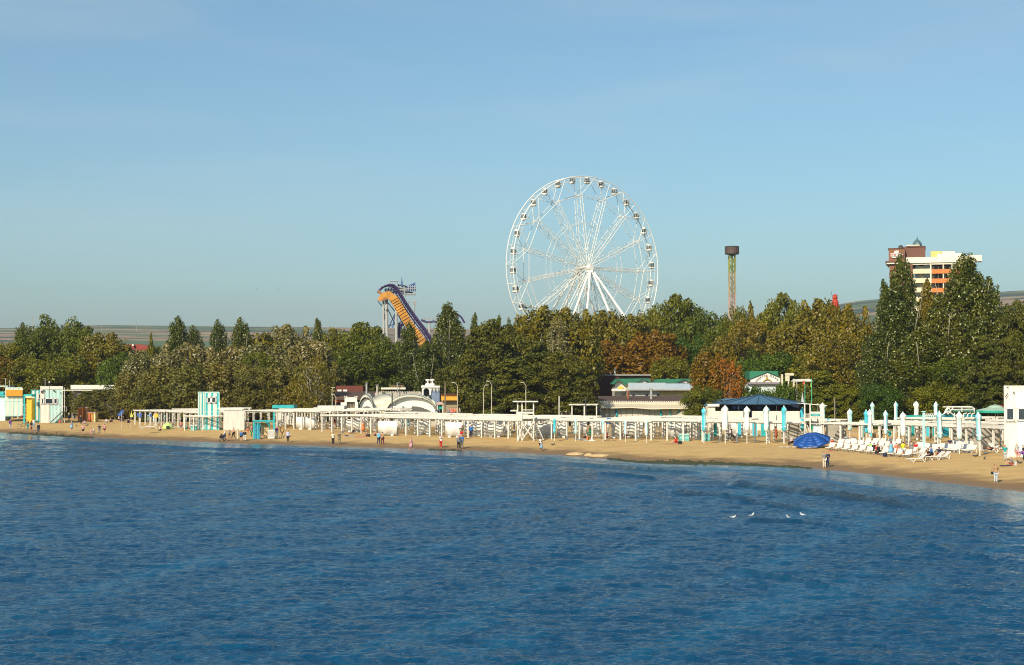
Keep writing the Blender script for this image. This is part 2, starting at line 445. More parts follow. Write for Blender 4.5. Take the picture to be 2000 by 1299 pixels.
# ================================================================== TREES
def leafmat(name, c1, c2, pale=None, palef=.0, gloss=.5, trans=.25):
    m = bpy.data.materials.new(name); m.use_nodes = True
    n, l = m.node_tree.nodes, m.node_tree.links; n.clear()
    out = n.new('ShaderNodeOutputMaterial')
    a = node(n, 'ShaderNodeAttribute', attribute_name='leaf').outputs['Fac']
    oi = n.new('ShaderNodeObjectInfo')
    c = mixc(n, l, a, c1, c2)
    # clumps of a slightly different tone through the crown
    tc = n.new('ShaderNodeTexCoord').outputs['Object']
    k = noise(n, l, tc, .45, 2)
    c = mixc(n, l, maprange(n, l, k, .35, .65, 0, .55), c, tuple(x * y for x, y in zip(c2, (1.25, 1.05, .8))))
    if pale:
        c = mixc(n, l, maprange(n, l, a, 1 - palef - .01, 1 - palef, 0, 1), c, pale)
    hs = n.new('ShaderNodeHueSaturation'); l.new(c, hs.inputs['Color'])
    l.new(maprange(n, l, oi.outputs['Random'], 0, 1, .485, .515), hs.inputs['Hue'])
    l.new(maprange(n, l, oi.outputs['Random'], 0, 1, 1.12, .82), hs.inputs['Value']); hs.inputs['Saturation'].default_value = 1.12
    p = n.new('ShaderNodeBsdfPrincipled'); l.new(hs.outputs[0], p.inputs['Base Color']); p.inputs['Roughness'].default_value = gloss
    p.inputs['Specular IOR Level'].default_value = .35
    t = n.new('ShaderNodeBsdfTranslucent'); l.new(hs.outputs[0], t.inputs[0])
    x = n.new('ShaderNodeMixShader'); x.inputs[0].default_value = trans
    l.new(p.outputs[0], x.inputs[1]); l.new(t.outputs[0], x.inputs[2]); l.new(x.outputs[0], out.inputs[0])
    return m
LM = {
 'green': leafmat('leaves_green', (.020, .034, .004), (.118, .148, .016)),
 'olive': leafmat('leaves_olive', (.034, .044, .006), (.180, .190, .024)),
 'brown': leafmat('leaves_brown', (.045, .046, .008), (.205, .180, .028), (.36, .31, .15), .05),
 'rust': leafmat('leaves_rust', (.070, .048, .008), (.240, .145, .024)),
 'orange': leafmat('leaves_orange', (.20, .07, .012), (.40, .155, .02)),
 'poplar': leafmat('leaves_poplar', (.019, .033, .006), (.112, .132, .020), (.42, .42, .22), .09, .4),
 'silver': leafmat('leaves_silver', (.075, .078, .025), (.24, .22, .085), (.44, .40, .26), .26, .5),
 'pine': leafmat('needles_pine', (.013, .020, .003), (.098, .108, .013), None, 0, .6, .12),
 'thicket': leafmat('leaves_thicket', (.060, .064, .018), (.205, .195, .055)),
 'dgreen': leafmat('leaves_deep_green', (.018, .042, .007), (.080, .135, .017)),
}
def crown(name, prof, H, nclump, cr, per, size, seed, flat=1.0, elong=1.0, upright=0.0, inner=.35, lean=None):
    "prof: list of (t, radius) from crown foot (t=0) to top (t=1) in metres; leaf faces spread through clumps of the crown"
    g = np.random.default_rng(seed)
    T = np.array([p[0] for p in prof]); RR = np.array([p[1] for p in prof])
    z0 = H * .06
    C = []; CRs = []
    while len(C) < nclump:
        t = g.random(); r = np.interp(t, T, RR)
        if g.random() > (r / RR.max()) ** .8 + .06: continue
        u = g.random() ** inner
        ang = g.random() * 2 * math.pi
        k = cr * (.65 + .7 * g.random()) * (.55 + .45 * r / RR.max())
        rad = max(r - k * .6, 0) * u * (.85 + .28 * g.random())
        C.append((rad * math.cos(ang), rad * math.sin(ang), z0 + t * (H - z0 - k * .7 * flat))); CRs.append(k)
    C = np.array(C); CRs = np.array(CRs)
    N = nclump * per
    ci = np.repeat(np.arange(nclump), per)
    d = g.normal(size=(N, 3)); d /= np.linalg.norm(d, axis=1, keepdims=True)
    rr = CRs[ci] * (.45 + .6 * g.random(N) ** .6)
    pos = C[ci] + d * rr[:, None] * np.array([1, 1, flat])
    nor = d * .75 + g.normal(size=(N, 3)) * .5 + np.array([0, 0, .25])
    nor /= np.linalg.norm(nor, axis=1, keepdims=True)
    up = np.tile(np.array([0, 0, 1.0]), (N, 1)) * (upright) + g.normal(size=(N, 3)) * (1 - upright * .7)
    tx = np.cross(nor, up); tx /= np.linalg.norm(tx, axis=1, keepdims=True) + 1e-9
    ty = np.cross(nor, tx)
    s_ = size * (.6 + .8 * g.random(N))[:, None]
    a, b_ = tx * s_ * .5, ty * s_ * .5 * elong
    V = np.stack([pos - a * .25 - b_, pos + a - b_ * .1, pos + a * .2 + b_, pos - a + b_ * .1], 1).reshape(-1, 3)
    me = bpy.data.meshes.new(name)
    me.vertices.add(len(V)); me.vertices.foreach_set('co', V.astype(np.float32).ravel())
    me.loops.add(N * 4); me.loops.foreach_set('vertex_index', np.arange(N * 4, dtype=np.int32))
    me.polygons.add(N); me.polygons.foreach_set('loop_start', np.arange(0, N * 4, 4, dtype=np.int32)); me.polygons.foreach_set('loop_total', np.full(N, 4, np.int32))
    me.update(calc_edges=True)
    at = me.attributes.new('leaf', 'FLOAT', 'FACE')
    cl = g.random(nclump)[ci]
    at.data.foreach_set('value', np.clip(.45 * cl + .5 * g.random(N) + .05 * (g.random(N) > .8), 0, 1) * (1 - .0) if False else np.where(g.random(N) > .86, .82 + .18 * g.random(N), .42 * cl + .34 * g.random(N)).astype(np.float32))
    me.materials.append(LM['green'])
    return me, C, CRs
def trunk_mesh(name, H, r0, C, seed, nb, m, stems=1, top=.85):
    g = random.Random(seed); mb = MB()
    for s_ in range(stems):
        ox, oy = (0, 0) if stems == 1 else (g.uniform(-.4, .4), g.uniform(-.4, .4))
        lx, ly = g.uniform(-.08, .08) * (1 + 2 * (stems > 1)), g.uniform(-.08, .08) * (1 + 2 * (stems > 1))
        pts, rs_ = [], []
        for i in range(9):
            t = i / 8
            pts.append((ox + lx * t * H + .15 * math.sin(t * 5 + s_), oy + ly * t * H, -.3 + t * H * top)); rs_.append(r0 * (1 - .85 * t) / stems ** .4)
        mb.tube(pts, rs_, 7)
    idx = list(range(len(C))); g.shuffle(idx)
    for i in idx[:nb]:
        c = Vector(C[i]); zb = max(H * .12, c.z - .5 * math.hypot(c.x, c.y) - .08 * H)
        a = Vector((0, 0, zb)); mid = a.lerp(c, .5) + Vector((0, 0, .05 * H * g.random()))
        mb.tube([a, mid, c], [r0 * .32 * (1 - .6 * zb / H), r0 * .2, r0 * .05], 5)
    return mb.mesh(name, m, True)
PROTO = {}
def proto(key, H, Rm, prof, nclump, cr, per, size, seed, trunk=(.22, 14, 1, bark), **kw):
    me, C, CR_ = crown('crown', prof, H, nclump, cr, per, size, seed, **kw)
    tm = trunk_mesh('trunk', H, trunk[0], C, seed, trunk[1], trunk[3], trunk[2])
    PROTO[key] = (H, Rm, me, tm)
round_p = [(0, .8), (.2, .95), (.5, 1), (.72, .98), (.86, .85), (.95, .62), (1, .35)]
def sc_(p, r): return [(t, v * r) for t, v in p]
proto('broad1', 13, 6.5, sc_(round_p, 6.5), 130, 1.6, 200, .31, 1, (.34, 24, 1, bark), flat=.8)
proto('broad2', 13, 6.5, sc_([(0, .7), (.2, .95), (.55, 1), (.78, .92), (.92, .68), (1, .35)], 6.5), 110, 1.75, 230, .31, 2, (.34, 24, 1, bark), flat=.72)
proto('broad3', 13, 6.5, sc_([(0, .8), (.2, .9), (.5, 1), (.75, .98), (.92, .72), (1, .4)], 6.5), 190, 1.15, 130, .29, 12, (.3, 40, 2, bark), flat=.9)
proto('poplar1', 20, 3.0, sc_([(0, .7), (.2, 1), (.5, .95), (.75, .75), (.9, .5), (1, .25)], 3.0), 140, 1.1, 130, .29, 3, (.3, 16, 1, palebark), flat=1.3, upright=.4)
proto('poplar2', 22, 6.0, sc_([(0, .7), (.15, .95), (.42, 1), (.62, .88), (.78, .62), (.9, .40), (1, .18)], 6.0), 300, 1.3, 120, .30, 4, (.4, 34, 3, palebark), flat=1.35, upright=.4)
proto('poplar3', 20, 4.0, sc_([(0, .7), (.2, 1), (.5, .95), (.7, .85), (.85, .68), (.95, .5), (1, .3)], 4.0), 170, 1.15, 130, .29, 15, (.3, 24, 3, palebark), flat=1.5, upright=.5)
proto('pine1', 14, 7.0, sc_([(0, .85), (.15, 1), (.4, 1), (.65, .9), (.83, .7), (.94, .45), (1, .25)], 7.0), 170, 1.45, 170, .25, 5, (.3, 40, 1, bark), flat=.55, elong=1.6, inner=.4)
proto('pine2', 14, 6.0, sc_([(0, .9), (.2, 1), (.45, .85), (.7, .6), (.88, .35), (1, .1)], 6.0), 150, 1.3, 160, .25, 6, (.3, 40, 1, bark), flat=.5, elong=1.6, inner=.4)
proto('bush1', 12, 5.0, sc_([(0, .8), (.2, 1), (.5, 1), (.78, .92), (.93, .7), (1, .45)], 5.0), 230, 1.0, 85, .30, 7, (.16, 50, 3, bark), flat=1.05, upright=.3, elong=1.4)
proto('bush2', 12, 5.0, sc_([(0, .75), (.25, .95), (.55, 1), (.8, .97), (.94, .78), (1, .5)], 5.0), 210, 1.05, 90, .30, 8, (.16, 60, 4, palebark), flat=1.25, upright=.4, elong=1.5)
proto('thin1', 9, 5.0, sc_([(0, .35), (.3, .7), (.6, 1), (.85, .8), (1, .3)], 5.0), 110, .9, 45, .26, 9, (.22, 70, 3, palebark), flat=.9)
proto('column', 7, 1.2, sc_([(0, .8), (.3, 1), (.7, .7), (.9, .35), (1, .1)], 1.2), 60, .5, 50, .24, 10, (.1, 5, 1, bark), flat=1.2)
proto('hedge', 4, 5.0, sc_([(0, .95), (.4, 1), (.8, .9), (1, .6)], 5.0), 120, .9, 90, .26, 11, (.12, 20, 3, bark), flat=.9)
NAMES = {'broad': 'broadleaf_tree', 'popla': 'poplar_tree', 'pine1': 'pine_tree', 'pine2': 'pine_tree', 'bush1': 'bushy_tree', 'bush2': 'bushy_tree',
         'thin1': 'bare_branched_tree', 'colum': 'conifer_tree', 'hedge': 'clipped_shrub'}
tr = random.Random(11)
def tree(key, m, px, top, w, Yd, label, group='trees along the beach park'):
    H, Rm, cm, tm = PROTO[key]
    Yd += float(np.interp(px, [0, 250, 290, 600, 660], [42, 38, 24, 20, 0]))
    if 1140 <= px <= 1465 and Yd >= 262: Yd += 40
    elif 1465 < px <= 1600 and 258 <= Yd: Yd += 22
    if 640 < px < 960 and 249 <= Yd < 292: Yd += 22
    base = W(px, Yd); topz = P(px, top, Yd).z
    h = topz - base.z
    sxy = w * (1.12 if key[:4] in ('broa', 'bush', 'pine') else 1.0) * Yd / FPX / 2 / Rm; sz = h / H / .985
    nm = NAMES[key[:5]]
    o = thing(nm, label, 'shrub' if key == 'hedge' else 'tree', base, tr.uniform(0, 6.28), group, (sxy, sxy, sz))
    c = bpy.data.objects.new('crown', cm); COL.objects.link(c); c.parent = o
    c.material_slots[0].link = 'OBJECT'; c.material_slots[0].material = LM[m]
    t_ = bpy.data.objects.new('trunk', tm); COL.objects.link(t_); t_.parent = o
    return o
T = tree
# left wood
T('poplar3', 'poplar', 40, 634, 46, 305, 'silver-flecked poplar rising at the far left edge of the wood')
T('broad1', 'green', 112, 614, 118, 285, 'tallest broad green tree of the left wood, rounded top against the sky')
T('broad3', 'green', 70, 640, 110, 275, 'broad green tree just right of the far left poplar')
T('broad2', 'green', 160, 640, 120, 278, 'dark green tree on the right shoulder of the left wood')
T('broad2', 'brown', 205, 652, 120, 268, 'brownish green tree above the long white flat roof')
T('broad3', 'olive', 20, 672, 90, 268, 'olive tree at the left frame edge above the orange kiosk')
T('bush1', 'rust', 5, 700, 60, 262, 'rust tinged bush at the left frame edge')
T('broad1', 'olive', 120, 690, 130, 262, 'low olive crown behind the mint container tower')
T('broad3', 'olive', 60, 700, 120, 264, 'low olive crown behind the yellow topped kiosk')
T('broad2', 'dgreen', 235, 690, 90, 262, 'dark green low tree at the right end of the white flat roof')
T('column', 'olive', 294, 648, 20, 320, 'small slim cypress beside the red tiled roof')
# silver poplars and pale shrubs
T('poplar3', 'poplar', 345, 622, 62, 272, 'twin topped silver poplar right of the red tiled roof')
T('poplar3', 'poplar', 378, 640, 50, 280, 'narrower poplar leaning on the twin topped silver poplar')
T('bush2', 'silver', 272, 688, 70, 262, 'pale silver bush left of the twin topped poplar')
T('bush2', 'silver', 355, 672, 110, 262, 'pale silver bush below the twin topped poplar')
T('poplar3', 'poplar', 427, 629, 50, 275, 'slender silver poplar left of the one with the pointed top')
T('poplar3', 'poplar', 472, 625, 58, 272, 'slender silver poplar with pointed top above the pale bushes')
T('column', 'olive', 515, 644, 24, 300, 'little dark green spire between the slender poplars and the pale bushes')
T('bush2', 'silver', 440, 678, 110, 264, 'pale flowering bush between the slender poplars')
T('bush1', 'brown', 510, 655, 130, 285, 'brownish bush behind the pale flowering ones')
T('bush2', 'silver', 570, 638, 100, 290, 'whitish bushy tree on the skyline left of the dark round tree')
T('bush2', 'silver', 530, 672, 130, 266, 'whitish bush above the turquoise striped tower wood')
T('bush2', 'silver', 600, 668, 110, 262, 'whitish bush below the skyline at the dark round tree')
T('poplar1', 'poplar', 620, 626, 38, 285, 'small dark poplar tip left of the dark round tree')
T('broad3', 'green', 500, 690, 90, 256, 'mid green tree behind the turquoise kiosk roof')
# front olive thicket
T('thin1', 'thicket', 150, 760, 46, 258, 'thin low tree just right of the mint container tower')
T('bush1', 'thicket', 195, 762, 90, 254, 'low olive tree on the sand left of the beach pergola')
T('thin1', 'thicket', 225, 772, 60, 250, 'small forked tree on the sand by the blue banners')
T('bush1', 'thicket', 265, 722, 80, 258, 'olive bush at the left end of the front thicket')
T('bush2', 'thicket', 320, 715, 100, 254, 'second olive bush of the front thicket from the left')
T('bush1', 'thicket', 380, 712, 100, 250, 'olive bush right behind the striped turquoise tower')
T('bush2', 'thicket', 300, 750, 90, 250, 'low olive bush behind the left end of the white pergola')
T('bush1', 'thicket', 440, 706, 110, 252, 'olive bush above the white storage cabin')
T('broad3', 'thicket', 500, 716, 110, 250, 'dark olive tree left of the turquoise kiosk roof')
T('bush1', 'thicket', 555, 712, 90, 251, 'olive bush above the turquoise kiosk roof')
T('bush1', 'brown', 585, 745, 60, 248, 'brown scrub beside the pale bare trunks')
T('thin1', 'brown', 615, 696, 92, 247, 'half bare tree with pale forked limbs left of the white tent')
T('broad3', 'thicket', 642, 705, 70, 252, 'olive tree above the red brown shed roof')
# centre
T('broad2', 'green', 700, 632, 130, 290, 'large dark round tree left of the roller coaster legs')
T('broad1', 'olive', 650, 640, 90, 285, 'olive round tree on the left side of the large dark one')
T('broad1', 'green', 745, 650, 90, 283, 'dark green tree at the foot of the roller coaster legs')
T('broad3', 'green', 700, 680, 150, 272, 'dark green tree low behind the white tent')
T('poplar3', 'poplar', 797, 634, 60, 275, 'silver poplar covering the middle of the orange coaster track')
T('poplar2', 'poplar', 876, 592, 96, 272, 'tall silver poplar between the roller coaster and the pines')
T('poplar3', 'poplar', 835, 668, 66, 266, 'bushy silver poplar in front of the end of the orange track')
T('poplar1', 'poplar', 927, 615, 32, 285, 'thin silver poplar right of the tall one')
T('column', 'pine', 974, 611, 26, 300, 'small pointed conifer behind the pine tops')
T('broad1', 'olive', 1002, 620, 40, 300, 'small olive tree tip at the left rim of the wheel')
T('pine1', 'pine', 965, 628, 170, 266, 'big rounded pine left of the wheel, highest of the pine group')
T('pine2', 'pine', 1050, 668, 150, 258, 'pine at the centre of the group below the wheel')
T('pine1', 'pine', 930, 690, 130, 257, 'low spreading pine right of the white tent')
T('pine2', 'pine', 1000, 700, 150, 252, 'low pine behind the wooden lifeguard lookout')
T('pine1', 'pine', 1095, 690, 140, 252, 'pine with drooping right side beside the brown building')
T('pine2', 'pine', 1130, 735, 80, 250, 'small dark pine touching the brown building')
T('pine1', 'pine', 880, 715, 90, 250, 'low pine behind the orange kiosk')
T('bush2', 'brown', 1050, 602, 110, 290, 'brown bushy tree at the lower left of the wheel')
T('bush2', 'brown', 1120, 606, 110, 286, 'brown bushy tree in front of the wheel legs')
T('poplar3', 'silver', 1090, 622, 60, 280, 'pale leaved poplar among the brown trees below the wheel')
T('bush1', 'brown', 1180, 610, 110, 284, 'brown bushy tree right of the wheel legs')
T('bush1', 'brown', 1230, 618, 100, 280, 'brown bushy tree under the right rim of the wheel')
T('bush2', 'rust', 1200, 668, 140, 270, 'rust brown thicket above the dark brown building')
T('bush1', 'rust', 1275, 648, 120, 272, 'orange brown tree below the round green one')
T('bush2', 'brown', 1150, 680, 110, 268, 'brown twiggy tree behind the right pines')
T('broad2', 'olive', 1315, 578, 130, 300, 'dome shaped green tree right of the wheel')
T('broad1', 'olive', 1268, 602, 80, 296, 'olive crown where the wheel rim meets the trees')
T('broad1', 'green', 1375, 598, 110, 292, 'fresh green crown left of the drop tower')
T('broad3', 'green', 1405, 640, 120, 278, 'green tree below the drop tower')
T('broad1', 'dgreen', 1350, 650, 90, 276, 'dark green hollow tree above the silver roofs')
T('broad3', 'olive', 1440, 602, 70, 288, 'small olive crown at the foot of the drop tower')
T('column', 'brown', 1467, 586, 34, 292, 'brown pointed conifer right of the drop tower')
T('broad3', 'brown', 1470, 625, 120, 280, 'golden brown tree below the pointed conifer')
T('broad3', 'brown', 1420, 660, 110, 270, 'golden brown tree above the orange tree')
T('broad2', 'olive', 1535, 576, 110, 290, 'broad olive tree with the highest top right of the drop tower')
T('bush2', 'brown', 1600, 588, 110, 284, 'silver flecked olive tree right of the broad olive one')
T('bush2', 'brown', 1665, 600, 90, 280, 'silver flecked tree in front of the red ride')
T('bush1', 'brown', 1560, 630, 130, 274, 'twiggy olive tree in the middle of the right wood')
T('broad3', 'brown', 1640, 650, 130, 268, 'twiggy dark tree left of the big right poplars')
T('broad1', 'dgreen', 1500, 682, 130, 264, 'deep green tree above the gabled sign')
T('broad3', 'olive', 1590, 690, 120, 260, 'olive tree right of the gabled sign')
T('thin1', 'orange', 1420, 702, 80, 245, 'bright orange leaved tree right of the rust bush')
T('bush2', 'rust', 1395, 690, 90, 248, 'rust brown upright bush above the blue pavilion')
T('broad3', 'olive', 1310, 698, 90, 264, 'olive tree above the silver roof')
T('broad1', 'olive', 1375, 752, 80, 238, 'low green tree left of the blue pavilion')
T('hedge', 'dgreen', 1475, 757, 90, 246, 'dark hedge bush below the gabled sign')
T('hedge', 'dgreen', 1535, 752, 70, 246, 'dark hedge bush right of the gabled sign')
T('pine2', 'olive', 1610, 724, 110, 238, 'green spreading pine behind the two green flagpoles')
T('pine1', 'olive', 1655, 752, 80, 236, 'low green tree above the pergola right of the flagpoles')
T('hedge', 'green', 1590, 775, 60, 236, 'green shrub behind the wooden lookout')
# right poplars
T('poplar3', 'poplar', 1762, 503, 76, 245, 'tall narrow poplar in front of the hotel')
T('poplar1', 'poplar', 1728, 552, 44, 247, 'slim poplar stem left of the tall narrow one')
T('poplar2', 'poplar', 1748, 560, 140, 243, 'wide silver poplar below the hotel balconies')
T('poplar1', 'brown', 1812, 550, 58, 250, 'autumn coloured slim tree before the orange balconies')
T('broad3', 'brown', 1806, 592, 60, 246, 'rounded autumn tree low before the hotel balconies')
T('poplar2', 'poplar', 1888, 498, 140, 240, 'highest broad poplar right of the hotel')
T('poplar3', 'poplar', 1928, 548, 90, 242, 'poplar shoulder right of the highest one')
T('poplar2', 'poplar', 1840, 575, 120, 238, 'broad poplar between the two tall ones')
T('poplar2', 'poplar', 1720, 640, 100, 236, 'low silver poplar at the left foot of the group')
T('poplar2', 'poplar', 1800, 640, 150, 233, 'dense low poplar above the beach umbrellas')
T('poplar3', 'poplar', 1965, 600, 70, 240, 'poplar half hidden behind the right pines')
T('broad3', 'green', 1870, 700, 150, 228, 'dark green tree between the low poplar and the right pines')
T('pine2', 'pine', 1925, 655, 120, 222, 'front pine left of the right container tower')
T('pine1', 'pine', 1990, 590, 100, 236, 'pine at the right frame edge on the skyline')
T('pine1', 'pine', 1985, 650, 110, 215, 'pine behind the right container tower')
T('pine2', 'pine', 1940, 715, 110, 212, 'low pine branches left of the right container tower')
T('broad1', 'olive', 1840, 745, 110, 224, 'low olive shrub behind the turquoise terrace')
T('broad1', 'dgreen', 1720, 745, 80, 228, 'dark low tree behind the front umbrellas')
# dense line of woodland farther back: reads as one mass through the gaps
fl = random.Random(21)
for i in range(26):
    px = -30 + i * 83 + fl.uniform(-15, 15)
    k = fl.choice(['broad1', 'broad2', 'broad3']); m_ = fl.choice(['green', 'olive', 'brown', 'green'])
    top = 690 + fl.uniform(-12, 14)
    T(k, m_, px, top, 140, 352 + fl.uniform(-10, 20), ORD[i] + ' tree from the left in the rear row of the wood' if i < 20 else ORD[i - 20] + ' tree of the rear wood counted from the hotel side', 'rear row of the park wood')
for i, (px, top, w, Yd, k, m_) in enumerate(((2050, 610, 140, 240, 'pine1', 'pine'), (2110, 640, 150, 232, 'broad2', 'olive'), (2180, 600, 120, 238, 'poplar2', 'poplar'), (2260, 640, 160, 230, 'broad1', 'green'), (2350, 650, 170, 228, 'pine2', 'pine'), (2450, 640, 180, 224, 'broad3', 'olive'))):
    T(k, m_, px, top, w, Yd, ORD[i] + ' tree beyond the right container tower, past the frame edge')
for i, (px, top, w, Yd, k, m_) in enumerate(((-60, 660, 130, 280, 'broad3', 'olive'), (-140, 640, 150, 285, 'broad1', 'green'), (-230, 655, 150, 280, 'broad2', 'olive'), (-320, 650, 150, 280, 'broad1', 'brown'))):
    T(k, m_, px, top, w, Yd, ORD[i] + ' tree beyond the far left kiosk, past the frame edge')
# ================================================================== helpers for structures laid out in world space
def wb(mb, name, mats, root, part=None, smooth=False):
    "world-space mesh data under root (root unrotated, unscaled); part: parent it to that part instead"
    L = root.location
    mb.v = [(v[0] - L.x, v[1] - L.y, v[2] - L.z) for v in mb.v]
    return mb.build(name, mats, part if part is not None else root, smooth)
def pb(mb, x0, y0, x1, y1, Y, dep, zb=None):
    "box whose front face covers the picture rectangle x0..x1, y0..y1 at distance Y and that reaches dep metres back"
    a, c = P(x0, y0, Y), P(x1, y1, Y)
    zlo = c.z if zb is None else zb
    return mb.box(((a.x + c.x) / 2, Y + dep / 2, (a.z + zlo) / 2), (abs(c.x - a.x), dep, abs(a.z - zlo)))
def root_at(name, label, cat, px, Y, group=None):
    return thing(name, label, cat, W(px, Y), 0, group)
def pprism(mb, pts, Y, dep):
    return mb.prism([P(x, y, Y) for x, y in pts], (0, dep, 0))
# ================================================================== FERRIS WHEEL
FY = 450.0
hubc = P(1141.5, 523.5, FY)
yaw = R(35)
ax = Vector((math.sin(yaw), -math.cos(yaw), 0))      # axle, towards the viewer and to the right
ux = Vector((math.cos(yaw), math.sin(yaw), 0)); uz = Vector((0, 0, 1))
RAD = 178.5 * FY / FPX; GAP = 1.7
def wp(a, r, s): return hubc + (ux * math.cos(R(a)) + uz * math.sin(R(a))) * RAD * r + ax * s
wheel = thing('ferris_wheel', 'tall white observation wheel with small cabins rising behind the trees', 'ferris wheel', W(1140, FY))
for s in (GAP, -GAP):
    mb = MB()
    mb.tube([wp(a, 1, s) for a in range(0, 361, 4)], .14, 6, False)
    mb.tube([wp(a, .955, s * .9) for a in range(0, 361, 4)], .05, 5, False)
    wb(mb, 'rim', wheelwhite, wheel)
mb = MB()
for a in range(0, 360, 12): mb.bar(wp(a, 1, GAP), wp(a, 1, -GAP), .06)
wb(mb, 'rim_crossbars', wheelwhite, wheel)
for rr, rad_, nm in ((.80, .085, 'outer_ring'), (.50, .06, 'middle_ring'), (.25, .04, 'inner_ring')):
    for s in (GAP * (.55 + .3 * rr), -GAP * (.55 + .3 * rr)):
        mb = MB()
        for i in range(15): mb.bar(wp(i * 24, rr, s), wp(i * 24 + 24, rr, s), rad_)
        wb(mb, nm, wheelwhite, wheel)
for i in range(15):
    a = i * 24; mb = MB()
    for s in (1, -1):
        sn = s * GAP * .79; sh_ = s * 2.0
        wdt = R(1.2) * 57.3
        mb.bar(wp(a + wdt, .80, sn), wp(a + 40, .02, sh_), .085); mb.bar(wp(a - wdt, .80, sn), wp(a - 40, .02, sh_), .085)
        mb.bar(wp(a, .80, sn), wp(a, 1, s * GAP), .075)
        mb.bar(wp(a, .80, sn), wp(a + 12, 1, s * GAP), .085); mb.bar(wp(a, .80, sn), wp(a - 12, 1, s * GAP), .085)
    mb.bar(wp(a, .80, GAP * .79), wp(a, .80, -GAP * .79), .1)
    N_ = 9
    for k in range(N_):
        t0, t1 = .1 + .7 * k / N_, .1 + .7 * (k + 1) / N_
        s0 = 1 if k % 2 else -1
        mb.bar(wp(a, t0, s0 * GAP * (.6 + .3 * t0)), wp(a, t1, -s0 * GAP * (.6 + .3 * t1)), .055, 4)
        mb.bar(wp(a + 2 * t0 ** -.4, t0, GAP * .75), wp(a - 2 * t1 ** -.4, t1, GAP * .75), .045, 4)
    wb(mb, 'spoke', wheelwhite, wheel)
mb = MB(); mb.bar(hubc + ax * 2.6, hubc - ax * 3.0, .6, 14); mb.bar(hubc + ax * 3.4, hubc + ax * 2.2, .85, 14); mb.bar(hubc - ax * 3.2, hubc - ax * 2.4, .9, 14)
mb.box(hubc + ax * 3.0 + Vector((0, 0, -1.1)), (2.2, 1.0, .5), -yaw)
wb(mb, 'hub', wheelwhite, wheel)
fz = W(1140, FY).z
def leg(tx, ty, s, r, off):
    top = hubc + ax * s + Vector((off * .25, 0, -1.0))
    q = P(tx, ty, FY); d = (q - P(1151 if s > 0 else 1130, 532, FY))
    t = (fz - top.z) / d.z
    foot = Vector((top.x + d.x * t, top.y + (-12 if s > 0 else 12), fz))
    mb = MB(); mb.bar(top, foot, r, 8, r * 1.15); wb(mb, 'support_leg', wheelwhite, wheel)
    return top, foot
for tx, ty, off in ((1122, 611, -2), (1143, 617, -1), (1186, 621, 1), (1210, 621, 2)): leg(tx, ty, 3.2, .33, off)
for tx, ty, off in ((1083, 604, -2), (1104, 606, -1), (1136, 612, 0), (1163, 612, 1)):
    tp, ft = leg(tx, ty, -3.0, .24, off)
    mb = MB()
    for k in range(12):
        p, q = tp.lerp(ft, k / 12), tp.lerp(ft, (k + 1) / 12)
        sgn = .8 if k % 2 else -.8
        mb.bar(p + ux * sgn, q - ux * sgn, .06, 4)
    wb(mb, 'leg_bracing', wheelwhite, wheel)
cabglass = mat('cabin_tinted_glass', (.045, .075, .09), .12, .2, spec=.9)
cab_w = {}
def cab_meshes():
    prof = [(.55, -1.0), (.85, -.92), (1.0, -.65), (1.0, -.42)]
    mb = MB(); mb.lathe(prof, n=10); cab_w['shell'] = mb.mesh('cabin_floor', wheelwhite, True)
    mb = MB(); mb.lathe([(.98, -.42), (1.03, .2), (.9, .74)], n=10); mb.mi = 1
    for k in range(10):
        t = 2 * math.pi * k / 10
        c_, s_ = math.cos(t), math.sin(t)
        mb.bar((1.03 * c_, 1.03 * s_, -.3), (1.07 * c_, 1.07 * s_, .2), .045, 4); mb.bar((1.07 * c_, 1.07 * s_, .2), (.93 * c_, .93 * s_, .72), .045, 4)
    cab_w['glass'] = mb.mesh('cabin_windows', [cabglass, wheelwhite])
    mb = MB(); mb.lathe([(.93, .72), (.85, .86), (.4, 1.0), (.1, 1.05)], n=10); mb.box((0, 0, 1.12), (1.4, .2, .14)); cab_w['roof'] = mb.mesh('cabin_roof', wheelwhite, True)
cab_meshes()
for i in range(30):
    a = 4 + 12 * i
    c = wp(a, .962, 0)
    o = bpy.data.objects.new('cabin', cab_w['shell']); COL.objects.link(o); o.parent = wheel; o.location = c - wheel.location; o.scale = (.88, .88, .98)
    for nm, k in (('cabin_windows', 'glass'), ('cabin_roof', 'roof')):
        q = bpy.data.objects.new(nm, cab_w[k]); COL.objects.link(q); q.parent = o
# ================================================================== ROLLER COASTER
CY = 420.0
purple = mat('purple_track', (.04, .025, .10), .45, .2, .5)
ctrack = mat('orange_track', (.50, .22, .02), .55, .45, .8)
bluem = mat('blue_steel', (.03, .07, .22), .5, .2)
co = root_at('roller_coaster', 'orange and purple steel roller coaster with a steep drop on grey legs', 'roller coaster', 790, CY)
def cp(x, y, off=0): p = P(x, y, CY); p.y += off; return p
mb = MB()
orp = [(742, 588, -3), (750, 578, -3), (760, 576, -3), (772, 586, -3), (785, 608, -3), (800, 634, -3), (815, 655, -3), (835, 682, -3), (850, 702, -3)]
orq = [cp(*p) for p in orp]
def nrm_(i):
    d = (orq[min(i + 1, len(orq) - 1)] - orq[max(i - 1, 0)]).normalized(); return Vector((d.z, 0, -d.x)) * (1.12 if i > 2 else .5 + .25 * i)
for i in range(len(orp) - 1):
    a, b_ = orq[i], orq[i + 1]; wa, wb_ = nrm_(i), nrm_(i + 1)
    mb.prism([a - wa, b_ - wb_, b_ + wb_, a + wa], (0, .35, 0))
